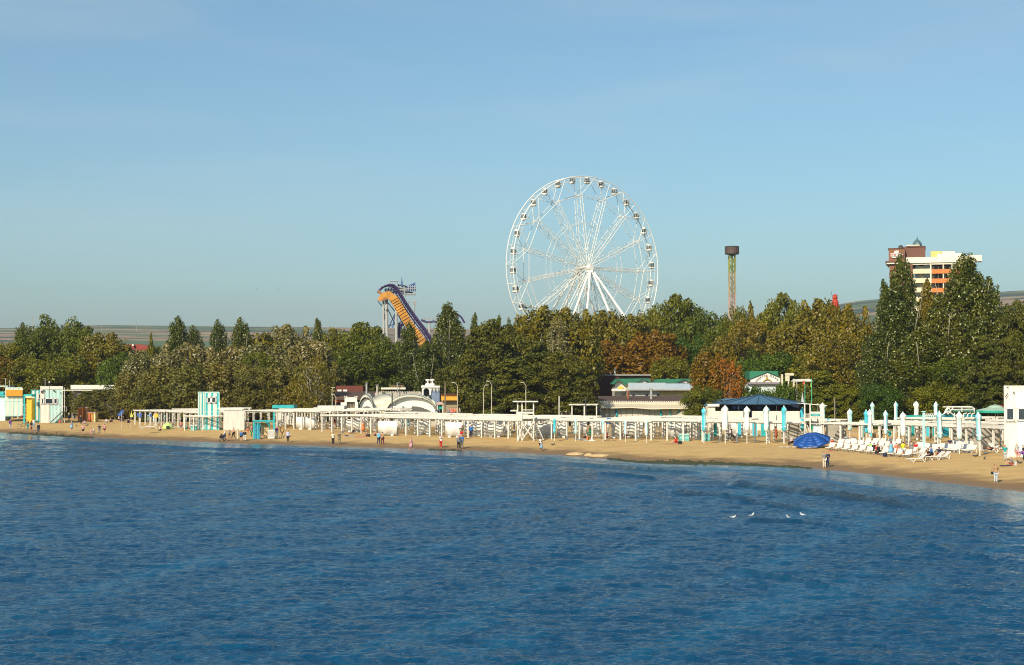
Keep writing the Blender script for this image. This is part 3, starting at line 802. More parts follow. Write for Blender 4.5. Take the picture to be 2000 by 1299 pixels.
for i in range(3, len(orp) - 1):
    for k in range(5):
        p = cp(*orp[i]).lerp(cp(*orp[i + 1]), k / 5)
        d = (cp(*orp[i + 1]) - cp(*orp[i])).normalized(); w_ = Vector((d.z, 0, -d.x)) * 1.22
        mb.bar(p - w_ + Vector((0, -.1, 0)), p + w_ + Vector((0, -.1, 0)), .12, 4)
wb(mb, 'orange_track', ctrack, co)
pup = [(737, 572), (741, 566), (748, 560), (757, 557), (766, 558), (773, 564), (780, 575), (790, 592), (802, 610), (815, 628), (827, 643), (836, 657), (850, 680)]
mb = MB(); mb.tube([cp(x, y, 1) for x, y in pup], .33, 7); mb.tube([cp(x + 3.5, y - 1.5, 0) for x, y in pup[2:]], .2, 6); mb.tube([cp(x - 4, y + 2.5, 0) for x, y in pup[5:]], .2, 6)
for i in range(2, len(pup) - 1):
    for k in range(3):
        t = k / 3; x = pup[i][0] * (1 - t) + pup[i + 1][0] * t; y = pup[i][1] * (1 - t) + pup[i + 1][1] * t
        mb.bar(cp(x - 4, y + 2.5, 0), cp(x + 3.5, y - 1.5, 0), .12, 4)
wb(mb, 'purple_track', purple, co)
mb = MB(); mb.prism([cp(736, 570), cp(741, 566), cp(748, 575), cp(744, 577)], (0, .6, 0)); mb.prism([cp(737, 587), cp(756, 576), cp(759, 584), cp(748, 588)], (0, 1, 0))
wb(mb, 'loop_edge', mat('coaster_brown', (.25, .11, .05), .6), co)
for x0, y0, x1, y1, r in ((748, 586, 749, 660, .3), (754, 584, 757, 662, .42), (773, 600, 775, 668, .38), (828, 650, 829, 700, .3), (808, 590, 809, 660, .18)):
    mb = MB(); mb.bar(cp(x0, y0, 1.5), Vector((cp(x1, y1).x, CY + 1.5, co.location.z)), r, 8); wb(mb, 'support_leg', greymetal, co)
mb = MB()
for a, b_ in (((756, 590), (784, 624)), ((771, 612), (766, 640)), ((748, 604), (757, 645)), ((749, 604), (757, 603)), ((757, 636), (775, 632)), ((737, 588), (746, 598)), ((760, 586), (782, 612))):
    mb.bar(cp(*a, 1.8), cp(*b_, 1.8), .14, 5)
wb(mb, 'leg_bracing', bluem, co)
mb = MB()
for a, b_ in (((761, 549), (776, 549)), ((761, 549), (761, 556)), ((776, 549), (776, 560)), ((744, 559), (752, 559)), ((776, 560), (800, 566)), ((780, 566), (800, 567)), ((790, 560), (791, 580)), ((797, 589), (812, 589)), ((797, 589), (798, 596)), ((812, 589), (811, 597)), ((809, 590), (809, 610))):
    mb.bar(cp(*a, .5), cp(*b_, .5), .14, 4)
for x in range(779, 800, 4): mb.bar(cp(x, 560, .5), cp(x, 569, .5), .09, 4)
for x in range(783, 812, 4): mb.bar(cp(x, 572, .5), cp(x, 576, .5), .12, 4)
mb.bar(cp(790, 575, .5), cp(812, 575, .5), .22, 4)
wb(mb, 'walkway_railing', greymetal, co)
mb = MB()
for x in range(752, 774, 3): mb.bar(cp(x, 560 + abs(x - 762) * .3, .9), cp(x + 1.5, 574, .9), .13, 4)
for a, b_ in (((750, 566), (776, 566)), ((752, 570), (778, 571)), ((776, 556), (800, 560)), ((776, 563), (806, 565)), ((778, 569), (806, 571)), ((784, 573), (804, 575)), ((776, 556), (786, 571)), ((786, 558), (778, 571)), ((790, 558), (800, 572)), ((800, 559), (792, 573))): mb.bar(cp(*a, .9), cp(*b_, .9), .17, 4)
for a, b_ in (((749, 600), (757, 625)), ((757, 600), (749, 625)), ((757, 604), (774, 640)), ((774, 604), (758, 640)), ((774, 610), (790, 640))): mb.bar(cp(*a, 1.8), cp(*b_, 1.8), .12, 4)
wb(mb, 'dark_framework', mat('navy_steel', (.015, .02, .05), .6), co)
mb = MB(); mb.prism([cp(783, 559), cp(784.5, 540), cp(787, 559)], (0, .5, 0)); mb.prism([cp(794, 559), cp(811, 551.5), cp(812, 569), cp(796, 569)], (0, .4, 0))
wb(mb, 'wing_panel', bluem, co)
mb = MB()
for x in (798, 802, 806, 810): mb.bar(cp(x, 557, -.2), cp(x, 569, -.2), .12, 4)
for y in (560, 564): mb.bar(cp(795, y, -.2), cp(812, y, -.2), .1, 4)
wb(mb, 'panel_frame', mat('pale_steel', (.35, .38, .45), .5), co)
mb = MB()   # far part of the track
mb.tube([cp(x, y, 25) for x, y in ((857, 616), (860, 607), (866, 602), (874, 601), (885, 604), (895, 612), (902, 624))], .28, 7)
mb.tube([cp(x, y, 25) for x, y in ((812, 618), (825, 623), (838, 621), (850, 623), (860, 618))], .32, 7)
wb(mb, 'far_track', purple, co)
mb = MB()
for x in (818, 826, 834, 842, 850, 858):
    mb.bar(cp(x, 614, 25), cp(x, 624, 25), .14, 4); mb.bar(cp(x - 3, 615, 25), cp(x + 4, 615, 25), .1, 4)
for x in (829, 846, 862): mb.bar(cp(x, 624, 25), Vector((cp(x, 640).x, CY + 25, co.location.z)), .3, 6)
for x, y in ((776, 632), (779, 640), (782, 652)): mb.bar(cp(x, y, 3), cp(x + 8, y - 6, 3), .2, 5)
wb(mb, 'far_railing', greymetal, co)
mb = MB(); mb.tube([cp(x, y, 3) for x, y in ((786, 630), (780, 634), (778, 645), (780, 660))], .6, 7); wb(mb, 'lower_loop', purple, co)
# ================================================================== DROP TOWER
DY = 500.0
dt = root_at('drop_tower', 'thin lattice drop tower with a dark drum on top', 'tower', 1429.5, DY)
ct = P(1429.5, 490, DY); m_ = DY / FPX
lime = mat('lime_steel', (.24, .27, .06), .5, .3, .3)
def band(z0, z1, nm, m):
    mb = MB(); hw = 5.6 * m_
    for sx in (-1, 1):
        for sy in (-1, 1): mb.bar((ct.x + sx * hw, DY + sy * hw, z0), (ct.x + sx * hw, DY + sy * hw, z1), .22, 6)
    st = 1.9; k = 0; z = z0
    while z < z1 - .1:
        ze = min(z + st, z1); f = 1 if k % 2 else -1
        for sy in (-1, 1):
            mb.bar((ct.x - hw * f, DY + sy * hw, z), (ct.x + hw * f, DY + sy * hw, ze), .10, 4)
            mb.bar((ct.x - hw, DY + sy * hw, ze), (ct.x + hw, DY + sy * hw, ze), .10, 4)
        for sx in (-1, 1): mb.bar((ct.x + sx * hw, DY - hw * f, z), (ct.x + sx * hw, DY + hw * f, ze), .10, 4)
        z = ze; k += 1
    mb.bar((ct.x, DY, z0), (ct.x, DY, z1), .34, 8)
    wb(mb, nm, m, dt)
z_of = lambda y: P(1429, y, DY).z
band(z_of(532), z_of(499), 'upper_mast', lime); band(z_of(575), z_of(532), 'middle_mast', mat('ochre_steel', (.33, .28, .17), .6, .3, .3)); band(dt.location.z, z_of(575), 'lower_mast', mat('pinkish_steel', (.42, .30, .26), .6, .3, .3))
mb = MB(); mb.lathe([(.9, 0), (2.15, .2), (2.25, .5), (2.25, 2.5), (2.1, 2.7)], (ct.x, DY, z_of(498)), 24)
wb(mb, 'drum', mat('dark_rust_cladding', (.11, .065, .05), .7, .4, .5), dt)
mb = MB()
for k in range(24):
    t = 2 * math.pi * k / 24; mb.bar((ct.x + 2.27 * math.cos(t), DY + 2.27 * math.sin(t), z_of(498) + .4), (ct.x + 2.27 * math.cos(t), DY + 2.27 * math.sin(t), z_of(498) + 2.7), .07, 4)
mb.lathe([(2.3, 2.5), (2.35, 2.55), (2.35, 2.75), (2.1, 2.8)], (ct.x, DY, z_of(498)), 24); mb.lathe([(2.25, .2), (2.3, .3), (2.3, .5), (2.2, .55)], (ct.x, DY, z_of(498)), 24)
wb(mb, 'drum_ribs', mat('dark_cap', (.035, .035, .035), .7), dt)
# ================================================================== HOTEL
HY = 480.0
cream = mat('cream_render', (.66, .58, .40), .8, .1, .4); creamw = mat('pale_render', (.74, .69, .55), .8, .1, .4)
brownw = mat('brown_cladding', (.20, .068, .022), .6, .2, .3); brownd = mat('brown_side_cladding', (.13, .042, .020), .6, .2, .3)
ho = root_at('hotel', 'cream high-rise hotel with orange balconies and a brown rooftop block', 'hotel', 1820, HY)
gz = ho.location.z
mb = MB(); pb(mb, 1785, 520, 1897, 560, HY + 1.9, 17, gz); wb(mb, 'wall', cream, ho)
mb = MB(); pb(mb, 1772, 502, 1899, 513, HY - .6, 20); pb(mb, 1778, 513, 1896, 516.5, HY, 19); pb(mb, 1806, 492, 1850, 502, HY + 8, 8)
pb(mb, 1828, 496, 1850, 502, HY + 1, 5); pb(mb, 1859, 495.5, 1874, 502, HY + 1, 5); pb(mb, 1882, 500, 1910, 512, HY + 2, 5)
wb(mb, 'roof_parapet', creamw, ho)
mb = MB(); pb(mb, 1806, 491, 1826, 502, HY + 7, 1); wb(mb, 'rooftop_wall', mat('yellow_render', (.62, .50, .16), .8), ho)
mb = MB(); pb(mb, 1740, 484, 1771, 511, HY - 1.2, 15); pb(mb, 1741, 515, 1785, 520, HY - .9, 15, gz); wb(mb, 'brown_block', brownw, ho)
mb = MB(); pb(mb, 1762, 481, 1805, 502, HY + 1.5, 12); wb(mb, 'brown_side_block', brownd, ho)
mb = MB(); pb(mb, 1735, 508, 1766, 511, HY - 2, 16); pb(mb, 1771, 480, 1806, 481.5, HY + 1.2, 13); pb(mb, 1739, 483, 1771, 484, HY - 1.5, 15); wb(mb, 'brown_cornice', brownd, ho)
mb = MB(); pb(mb, 1737, 511, 1768, 514, HY - 1.8, 15); pb(mb, 1766, 477.5, 1792, 479.2, HY + 3, 7); wb(mb, 'pale_ledge', creamw, ho)
mb = MB(); c = P(1761, 484, HY); mb.lathe([(.8, 0), (.7, .7), (.2, 1.1)], c, 8); wb(mb, 'roof_tank', darkmetal, ho)
mb = MB(); mb.bar(P(1768, 481, HY + 3), P(1768, 472, HY + 3), .05, 4); wb(mb, 'aerial', greymetal, ho)
mb = MB(); c = P(1784, 479.5, HY + 5); mb.lathe([(1.5, 0), (1.3, .9), (.7, 1.6), (.25, 2.1), (.06, 3.0)], c, 10)
wb(mb, 'roof_dome', mat('slate_blue_dome', (.06, .12, .14), .5), ho)
floors = [516.5 + 18.3 * i for i in range(13)]
dk = mat('shaded_room', (.05, .035, .03), .8)
for i, fy in enumerate(floors[:9]):
    # left wide loggia
    bal = MB(); pb(bal, 1779, fy + 8.2, 1817, fy + 17.5, HY - .3, .25); pb(bal, 1779, fy + 16.8, 1817, fy + 17.8, HY - .05, 3); wb(bal, 'balcony', cream, ho)
    for xa, xb in ((1787, 1793), (1802, 1812)):
        w_ = MB(); pb(w_, xa, fy + .6, xb, fy + 11, HY + 1.75, .2); wb(w_, 'window', glass, ho)
    # two orange balconies
    for x0, x1 in ((1820, 1857), (1863, 1897)):
        bal = MB(); pb(bal, x0, fy + 9.5, x1, fy + 18.0, HY - .5, .25); pb(bal, x0, fy + 17.2, x1, fy + 18.3, HY - .25, 3); wb(bal, 'balcony', mat('orange_balcony', (.58, .18, .03), .65, .25), ho)
        for xa, xb in ((2, 8), (10.5, 16), (23, 30)):
            w_ = MB(); pb(w_, x0 + xa, fy + 1, x0 + xb, fy + 13, HY + 1.72, .2); wb(w_, 'window', dk, ho)
for x in (1817, 1841, 1857.5):
    mb = MB(); pb(mb, x, 514, x + (3 if x == 1817 else 2), 560, HY - .35, 3, gz); wb(mb, 'column', creamw, ho)
mb = MB(); pb(mb, 1820, 514, 1857, 516.7, HY - .2, 3); pb(mb, 1779, 514, 1817, 516.5, HY - .1, 3); wb(mb, 'loggia_lintel', creamw, ho)
sgn = MB(); c = P(1744, 494, HY - 1.6); d = P(1768, 498.5, HY - 1.6)
sgn.prism([P(1743.5, 493.5, HY - 1.6), P(1744.5, 499.5, HY - 1.6), P(1766, 499.5, HY - 1.6), P(1768.5, 493.5, HY - 1.6)], (0, .2, 0))
sgn.prism([P(1746.5, 500.3, HY - 1.6), P(1747.5, 502.2, HY - 1.6), P(1764.5, 502.2, HY - 1.6), P(1766, 500.3, HY - 1.6)], (0, .2, 0))
sg = wb(sgn, 'roof_sign', white2, ho)
mb = MB(); mb.prism([P(1750.5, 493, HY - 1.7), P(1753, 487.5, HY - 1.7), P(1754.5, 489.5, HY - 1.7), P(1757, 486.3, HY - 1.7), P(1757.5, 490, HY - 1.7), P(1760, 487.5, HY - 1.7), P(1760, 493, HY - 1.7)], (0, .2, 0))
wb(mb, 'sail_emblem', white2, ho, sg)
p = P(1756, 496.6, HY - 1.75) - ho.location
text_mesh(sg, 'sign_lettering', 'TIME OUT', .98, mat('sign_red', (.45, .02, .02), .6), p, (R(90), 0, 0), .25)
face_cam(ho)
# ================================================================== BUILDINGS BEHIND THE BEACH
green_roof = mat('green_roof_sheet', (.02, .16, .09), .5, .2, .8); silver_roof = mat('silver_roof_sheet', (.52, .58, .60), .5, .15, .8)
brownroof = mat('brown_felt_roof', (.085, .05, .035), .85, .3, 1); maroon = mat('maroon_cladding', (.055, .008, .006), .7, .2, 1)
yellowwall = mat('yellow_wall', (.58, .46, .22), .8, .15, 1)
awn = mat('beige_awning', (.47, .42, .31), .85, .2, 1.2, streak=True)
# dark maroon block
bl = root_at('maroon_block', 'windowless dark maroon building right of the pines', 'building', 1186, 290)
mb = MB(); pb(mb, 1158, 732.5, 1210, 770, 290, 14, bl.location.z); wb(mb, 'wall', maroon, bl)
mb = MB(); pb(mb, 1157, 731.5, 1272, 733.5, 289.7, 15); wb(mb, 'roof_edge', greymetal, bl)
mb = MB(); pb(mb, 1210.5, 733.5, 1272, 790, 290.5, 13, bl.location.z); wb(mb, 'side_wall', mat('dull_olive_wall', (.16, .10, .05), .8, .25, .5), bl)
mb = MB(); p = P(1201, 732, 292); mb.bar(p, p + Vector((0, 0, 1.2)), .14, 6); wb(mb, 'vent_pipe', white, bl)
# green roofed pavilion
gr = root_at('green_roofed_pavilion', 'cream pavilion with green gabled roofs between the maroon block and the orange tree', 'pavilion', 1275, 280)
def Q(x, y, Y): return P(x, y, Y)
mb = MB()
mb.prism([Q(1197, 750.5, 278), Q(1208.5, 739.8, 278), Q(1224.5, 752.5, 278), Q(1222, 752.8, 278), Q(1208.5, 742, 278), Q(1199, 751, 278)], (0, 10, 0))
pprism(mb, [(1208.5, 739.8), (1268, 739.2), (1272, 748), (1224, 751)], 282, 5)
pprism(mb, [(1283, 740.5), (1360, 739.5), (1366, 748.2), (1278, 748)], 282, 5)
wb(mb, 'roof', green_roof, gr)
mb = MB(); mb.prism([Q(1201, 751, 279), Q(1208.5, 743, 279), Q(1224, 754, 279), Q(1224, 778, 279), Q(1201, 778, 279)], (0, 8, 0)); wb(mb, 'gable_wall', white, gr)
for x0, xm, x1 in ((1241, 1257, 1272), (1322, 1337, 1352)):
    mb = MB(); pprism(mb, [(x0, 747.3), (xm, 740.5), (x1, 747.3), (x1 - 2, 747.8), (xm, 742), (x0 + 2, 747.8)], 280.5, 1.2); d_ = wb(mb, 'dormer', mat('dark_green_trim', (.01, .06, .035), .5), gr)
    mb = MB(); pprism(mb, [(x0 + 3, 747.8), (xm, 742.2), (x1 - 3, 747.8)], 281, 1); wb(mb, 'dormer_face', white2, gr, d_)
mb = MB(); pb(mb, 1195, 760, 1223, 763.5, 276.5, 2); wb(mb, 'porch_canopy', white, gr)
mb = MB(); pprism(mb, [(1207, 757.5), (1210, 754.5), (1214, 754.5), (1217.5, 757.5), (1217, 760), (1208, 760)], 278.8, .2); wb(mb, 'yellow_sun_emblem', mat('yellow_emblem', (.62, .48, .05), .6), gr)
mb = MB(); pb(mb, 1224, 756, 1345, 790, 282.5, 6, gr.location.z); wb(mb, 'rear_wall', yellowwall, gr)
# long silver roofed hall
hl = root_at('silver_roofed_hall', 'long low hall with silver sheet roof above the brown felt roof', 'hall', 1290, 272)
def slab(mb, x0, x1, yb, yf, Yb, Yf, th=.18):
    a, b_, c_, d_ = P(x0, yb, Yb), P(x1, yb, Yb), P(x1, yf, Yf), P(x0, yf, Yf)
    return mb.prism([a, b_, c_, d_], (0, 0, -th))
mb = MB(); slab(mb, 1227, 1300, 747.6, 759.5, 280.5, 272); wb(mb, 'roof_slope', silver_roof, hl)
mb = MB(); slab(mb, 1300, 1386, 749, 759.3, 280, 272); wb(mb, 'right_roof_slope', mat('bluish_roof_sheet', (.50, .58, .64), .45, .12, .8), hl)
mb = MB(); pb(mb, 1222, 759.4, 1372, 762.6, 271.8, .3); wb(mb, 'fascia', greymetal, hl)
mb = MB(); pb(mb, 1227, 762, 1288, 800, 273, 7, hl.location.z); wb(mb, 'white_wall', white, hl)
mb = MB(); pb(mb, 1288, 762, 1360, 800, 273.2, 7, hl.location.z); wb(mb, 'yellow_wall', yellowwall, hl)
for x in (1235, 1261, 1283):
    mb = MB(); pb(mb, x, 769, x + 4, 774, 272.7, .2); wb(mb, 'window', glass, hl)
# awning building
aw = root_at('changing_room_block', 'long low block with scalloped beige awning and turquoise posts', 'building', 1250, 258)
mb = MB(); slab(mb, 1168, 1358, 773.5, 783, 268, 258.5); wb(mb, 'felt_roof', brownroof, aw)
mb = MB()
for i in range(44):
    x = 1168 + i * 4.15
    pb(mb, x, 782.8 + (i * .02), x + 2.1, 785.6, 258.2, .25)
wb(mb, 'scalloped_edge', white, aw)
mb = MB()
N_ = 46
for i in range(N_):
    x0, x1 = 1168 + i * 3.85, 1168 + (i + 1) * 3.85
    k0 = (.6 * math.sin(x0 * .09) + 1.2 * math.sin(x0 * .035)); k1 = (.6 * math.sin(x1 * .09) + 1.2 * math.sin(x1 * .035))
    sh0 = -7 if i < 1 else -7 * (1 - i / N_)
    sh1 = -7 * (1 - (i + 1) / N_)
    mb.prism([P(x0, 785.6, 258), P(x1, 785.6, 258), P(x1 + sh1, 797 + k1, 256.0), P(x0 + sh0, 797 + k0, 256.0)], (0, 0, -.1))
wb(mb, 'awning', awn, aw)
mb = MB()
for i in range(N_):
    x0, x1 = 1168 + i * 3.85, 1168 + (i + 1) * 3.85
    k0 = (.6 * math.sin(x0 * .09) + 1.2 * math.sin(x0 * .035)); k1 = (.6 * math.sin(x1 * .09) + 1.2 * math.sin(x1 * .035))
    sh0 = -7 * (1 - i / N_); sh1 = -7 * (1 - (i + 1) / N_)
    mb.prism([P(x0 + sh0, 796.6 + k0, 255.9), P(x1 + sh1, 796.6 + k1, 255.9), P(x1 + sh1, 798.2 + k1, 255.9), P(x0 + sh0, 798.2 + k0, 255.9)], (0, .08, 0))
wb(mb, 'awning_hem', mat('pale_hem', (.66, .60, .48), .8), aw)
mb = MB(); pb(mb, 1174, 786, 1352, 815, 257.3, 8, aw.location.z); wb(mb, 'wall', mat('grey_beige_panels', (.60, .55, .45), .8, .12, 1.5), aw)
for x, w_ in ((1203, 3), (1289, 4), (1308, 2), (1325.5, 2.5), (1345, 2)):
    mb = MB(); pb(mb, x, 797.5, x + w_, 815, 257.0, .3, aw.location.z); wb(mb, 'turquoise_post', teal, aw)
mb = MB(); pb(mb, 1172, 797, 1174, 815, 255, .2, aw.location.z); wb(mb, 'white_post', white, aw)
mb = MB()
for x in range(1180, 1350, 11): pb(mb, x, 798, x + .45, 815, 257.2, .1, aw.location.z)
wb(mb, 'door_joints', mat('joint_grey', (.22, .2, .17), .9), aw)
ch = thing('metal_flue', 'galvanised roof flue on the brown felt roof', 'chimney', P(1272, 780, 262))
mb = MB(); mb.bar(P(1272, 781, 262), P(1272, 759, 262), .2, 10); wb(mb, 'pipe', greymetal, ch)
mb = MB(); mb.bar(P(1268.5, 758.6, 262), P(1275.5, 758.6, 262), .26, 8); wb(mb, 'cap', greymetal, ch)
ch = thing('rusty_stack', 'rust red chimney beside the brown felt roof', 'chimney', P(1227, 783, 262))
mb = MB(); mb.bar(P(1227.5, 783, 262), P(1226.8, 763, 262), .2, 4, .25); wb(mb, 'shaft', mat('rusty_brick', (.28, .11, .06), .9), ch)
# gable sign building
gb = root_at('sign_gable_building', 'white gable with green roof and arched Cyrillic lettering beside the orange tree', 'building', 1493, 268)
mb = MB(); pprism(mb, [(1464, 725), (1520, 724.5), (1520, 735), (1498, 727.5), (1464, 741)], 269, 5); wb(mb, 'roof', green_roof, gb)
mb = MB(); pprism(mb, [(1466, 746.5), (1466, 741), (1485, 733), (1499, 728), (1508, 731.5), (1524, 738), (1524, 746.5)], 268, .8); wb(mb, 'gable', white2, gb)
mb = MB()
for a, b_ in (((1465, 740.8), (1499, 727.2)), ((1499, 727.2), (1524, 737.5))): mb.bar(P(*a, 267.9), P(*b_, 267.9), .07, 4)
wb(mb, 'gable_trim', mat('dark_green_trim', (.01, .06, .035), .5), gb)
mb = MB(); pb(mb, 1462, 746.5, 1524, 750.5, 267.6, 2); wb(mb, 'band', mat('grey_violet_band', (.22, .19, .22), .7), gb)
mb = MB(); pb(mb, 1463, 750.5, 1519, 800, 268.2, 5, gb.location.z); wb(mb, 'wall', mat('pale_blue_wall', (.52, .60, .58), .8), gb)
mb = MB()
cx_, cy_ = 1499, 751.5
for r_, w_ in ((10, .09),):
    for k in range(12):
        a0, a1 = math.pi * (.16 + .68 * k / 12), math.pi * (.16 + .68 * (k + 1) / 12)
        mb.bar(P(cx_ + r_ * math.cos(a0), cy_ - 10 * math.sin(a0), 267.85), P(cx_ + r_ * math.cos(a1), cy_ - 10 * math.sin(a1), 267.85), w_, 4)
pprism(mb, [(1495.5, 740.5), (1500, 740.5), (1500, 738), (1495.5, 738)], 267.8, .1); pprism(mb, [(1497, 732.3), (1498.6, 732.3), (1498.6, 737), (1497, 737)], 267.8, .1)
wb(mb, 'gold_arch_emblem', mat('gold_paint', (.42, .26, .04), .5), gb)
word = 'ЭКВАТОР'; word2 = 'ПАРК'
ink = mat('sign_ink', (.06, .06, .05), .7)
for i, chh in enumerate(word):
    a = R(148 - i * 9.0); p = P(1498.5 + 25 * math.cos(a), 758 - 24.5 * math.sin(a), 267.85) - gb.location
    text_mesh(gb, 'sign_letter', chh, .46, ink, p, (R(90), -(math.pi / 2 - a) * -.55 * 1, 0), 0, .015)
for i, chh in enumerate(word2):
    a = R(76 - i * 11.5); p = P(1499.5 + 25 * math.cos(a), 758 - 24.5 * math.sin(a), 267.85) - gb.location
    text_mesh(gb, 'sign_letter', chh, .46, ink, p, (R(90), (math.pi / 2 - a) * .55, 0), 0, .015)
# ruined pale posts right of the gable
rp = root_at('concrete_frame', 'pale concrete portal frame right of the gabled sign', 'frame', 1538, 268)
mb = MB(); pb(mb, 1526, 731, 1529.5, 752, 268, .4, rp.location.z); pb(mb, 1534, 729, 1551, 733.5, 268, .5); pb(mb, 1534, 733.5, 1542, 744, 268.05, .4); pb(mb, 1549, 740, 1552, 755, 268, .4, rp.location.z); pb(mb, 1539, 744, 1541.5, 756, 268.02, .4, rp.location.z)
wb(mb, 'portal', mat('old_cream_paint', (.60, .55, .42), .8), rp)
rp = root_at('white_canopy', 'small white canopy roof behind the green flagpoles', 'canopy', 1566, 262)
mb = MB(); pprism(mb, [(1553, 744), (1562, 740.5), (1580, 740), (1590, 744), (1588, 745.2), (1553, 745.2)], 262, 4); wb(mb, 'roof', white, rp)
mb = MB(); pb(mb, 1556, 745, 1557, 760, 262, .15, rp.location.z); pb(mb, 1584, 745, 1585, 760, 262, .15, rp.location.z); wb(mb, 'post', white, rp)
# red brown sheds left of tent
rb = root_at('red_brown_shed', 'dark red shed with air conditioners behind the white tent', 'shed', 680, 275)
mb = MB(); pb(mb, 656, 753.5, 709, 790, 276, 8, rb.location.z); wb(mb, 'wall', mat('red_brown_cladding', (.13, .022, .012), .7, .2, 1), rb)
for x0, x1 in ((659, 667), (670, 678)):
    mb = MB(); pb(mb, x0, 761, x1, 764.5, 274.8, .6); wb(mb, 'air_conditioner', white2, rb)
rb = root_at('dark_roofed_bar', 'bar with wide dark brown roof left of the white tent', 'bar', 690, 262)
mb = MB(); slab(mb, 654, 733, 764.5, 779, 270, 261); wb(mb, 'roof', brownroof, rb)
mb = MB(); pb(mb, 654, 776, 671, 786, 262.5, .3); wb(mb, 'orange_panel', mat('burnt_orange', (.35, .10, .02), .6), rb)
mb = MB(); pb(mb, 653, 779, 732, 810, 263, 6, rb.location.z); wb(mb, 'wall', dark, rb)
pr = root_at('parapet_wall', 'pale battlement wall behind the white tent', 'wall', 780, 264)
mb = MB(); pb(mb, 732, 766.5, 823, 800, 264, 1, pr.location.z)
for i in range(24): pb(mb, 741 + i * 3.4, 764.3, 743 + i * 3.4, 766.5, 264, .6)
wb(mb, 'battlement', concrete, pr)
ps = root_at('thatched_shelter', 'small shelter with dark hipped roof above the battlement wall', 'shelter', 777, 272)
mb = MB(); pprism(mb, [(758, 759.5), (762, 752), (788, 752), (792, 759.5)], 272, 5); wb(mb, 'roof', mat('thatch_brown', (.14, .09, .04), .9, .4, 2), ps)
mb = MB(); pb(mb, 744, 757, 792, 760.5, 271.6, .3); wb(mb, 'beam', creamw, ps)
mb = MB(); pb(mb, 745, 760, 790, 770, 272.4, 5, ps.location.z); wb(mb, 'wall', mat('dull_olive_wall', (.16, .10, .05), .8, .25, .5), ps)
# moorish pavilion
mo = root_at('moorish_turret', 'white arched turret with two urn finials at the right end of the tent', 'turret', 840, 260)
navy = mat('blue_grey_paint', (.16, .22, .33), .6, .2, 2, streak=True)
mb = MB(); pb(mb, 842, 760, 858.5, 810, 260.2, 4, mo.location.z); wb(mb, 'side_wall', navy, mo)
mb = MB()
for i in range(6): mb.prism([P(842.5 + i * 2.8, 758, 260), P(844.5 + i * 2.8, 758, 260), P(843.5 + i * 2.8, 766, 260)], (0, .15, 0))
wb(mb, 'icicle_trim', white2, mo)
mb = MB(); pb(mb, 822.5, 753.5, 859, 757, 259.8, 4.5); pb(mb, 824, 757, 827, 772, 260, 4); pb(mb, 838.5, 757, 842, 772, 260, 4)
pts = [(827, 757)] + [(832.7 + 5.8 * math.cos(t), 764 - 5.5 * math.sin(t)) for t in [math.pi - k * math.pi / 10 for k in range(11)]] + [(838.5, 757)]
pprism(mb, pts, 260, .4)
for i in range(6): pb(mb, 824 + i * 3, 752.3, 825.4 + i * 3, 753.5, 259.8, .3)
wb(mb, 'arch', white2, mo)
for x in (835.5, 844.5):
    mb = MB(); mb.lathe([(.55, 0), (.45, .35), (.12, .55), (.12, .75), (.42, .95), (.42, 1.1), (.1, 1.18)], P(x, 754, 261), 12); wb(mb, 'urn_finial', white2, mo, smooth=True)
mb = MB(); pb(mb, 827, 757, 838.5, 800, 263, .3, mo.location.z); wb(mb, 'inner_wall', mat('shaded_blue', (.20, .22, .26), .8), mo)
# tensile tent
tn = root_at('tensile_tent', 'large off-white membrane tent with one narrow and one wide arch', 'tent', 778, 250)
membrane = mat('tent_membrane', (.56, .54, .43), .7, .12, .6); memw = mat('tent_inner_membrane', (.74, .71, .64), .7, .06, .6)
def arch(cx, hw, ytop, ybase, Y, n_=20):
    return [P(cx - hw * math.cos(math.pi * k / n_), ybase - (ybase - ytop) * math.sin(math.pi * k / n_) ** .85, Y) for k in range(n_ + 1)]
A0, A1 = arch(716, 15.5, 770.5, 812, 249), arch(713, 11, 776, 812, 247.5)
B0, B1 = arch(803, 46, 769.5, 812, 247.5), arch(803, 53, 768.5, 812, 253)
C0 = arch(722, 13, 768.0, 812, 256)
def strip(mb, A, B_):
    o = len(mb.v); mb.v += [tuple(p) for p in A] + [tuple(p) for p in B_]; k = len(A)
    for i in range(k - 1): mb.f.append((o + i, o + i + 1, o + k + i + 1, o + k + i)); mb.m.append(mb.mi)
mb = MB()
hood = arch(715, 16, 769.5, 812, 250)
strip(mb, arch(714.5, 15.5, 774.5, 812, 246.5), hood); strip(mb, hood, C0)
big0 = arch(803, 50, 773.5, 812, 245.5); big1 = arch(803, 51, 770, 812, 249); big2 = arch(806, 52, 768.6, 812, 256)
strip(mb, big0, big1); strip(mb, big1, big2)
# saddle between the two arches
rid = [P(728 + 33 * t, 776.5 - 6.5 * t - 2.5 * math.sin(math.pi * t), 253) for t in [k / 12 for k in range(13)]]
val = [P(727 + 40 * t, 788 + 10 * math.sin(math.pi * t) * (1 - t) - 8 * t, 248.5) for t in [k / 12 for k in range(13)]]
low = [P(735 + 22 * t, 812 - 6 * t, 247.6) for t in [k / 12 for k in range(13)]]
strip(mb, rid, val); strip(mb, val, low)
rr_ = [P(838 + 12 * t, 771 + 15 * t, 255 - 6 * t) for t in [k / 8 for k in range(9)]]; rr2 = [P(833 + 21 * t, 776 + 30 * t, 250) for t in [k / 8 for k in range(9)]]
strip(mb, rr_, rr2)
o_ = wb(mb, 'membrane_roof', membrane, tn, smooth=True)
sm_ = o_.modifiers.new('thickness', 'SOLIDIFY'); sm_.thickness = .05
def lunette(mb, cx, hw, ytop, Y):
    pts = arch(cx, hw, ytop, 812, Y); mb.prism(pts, (0, .06, 0))
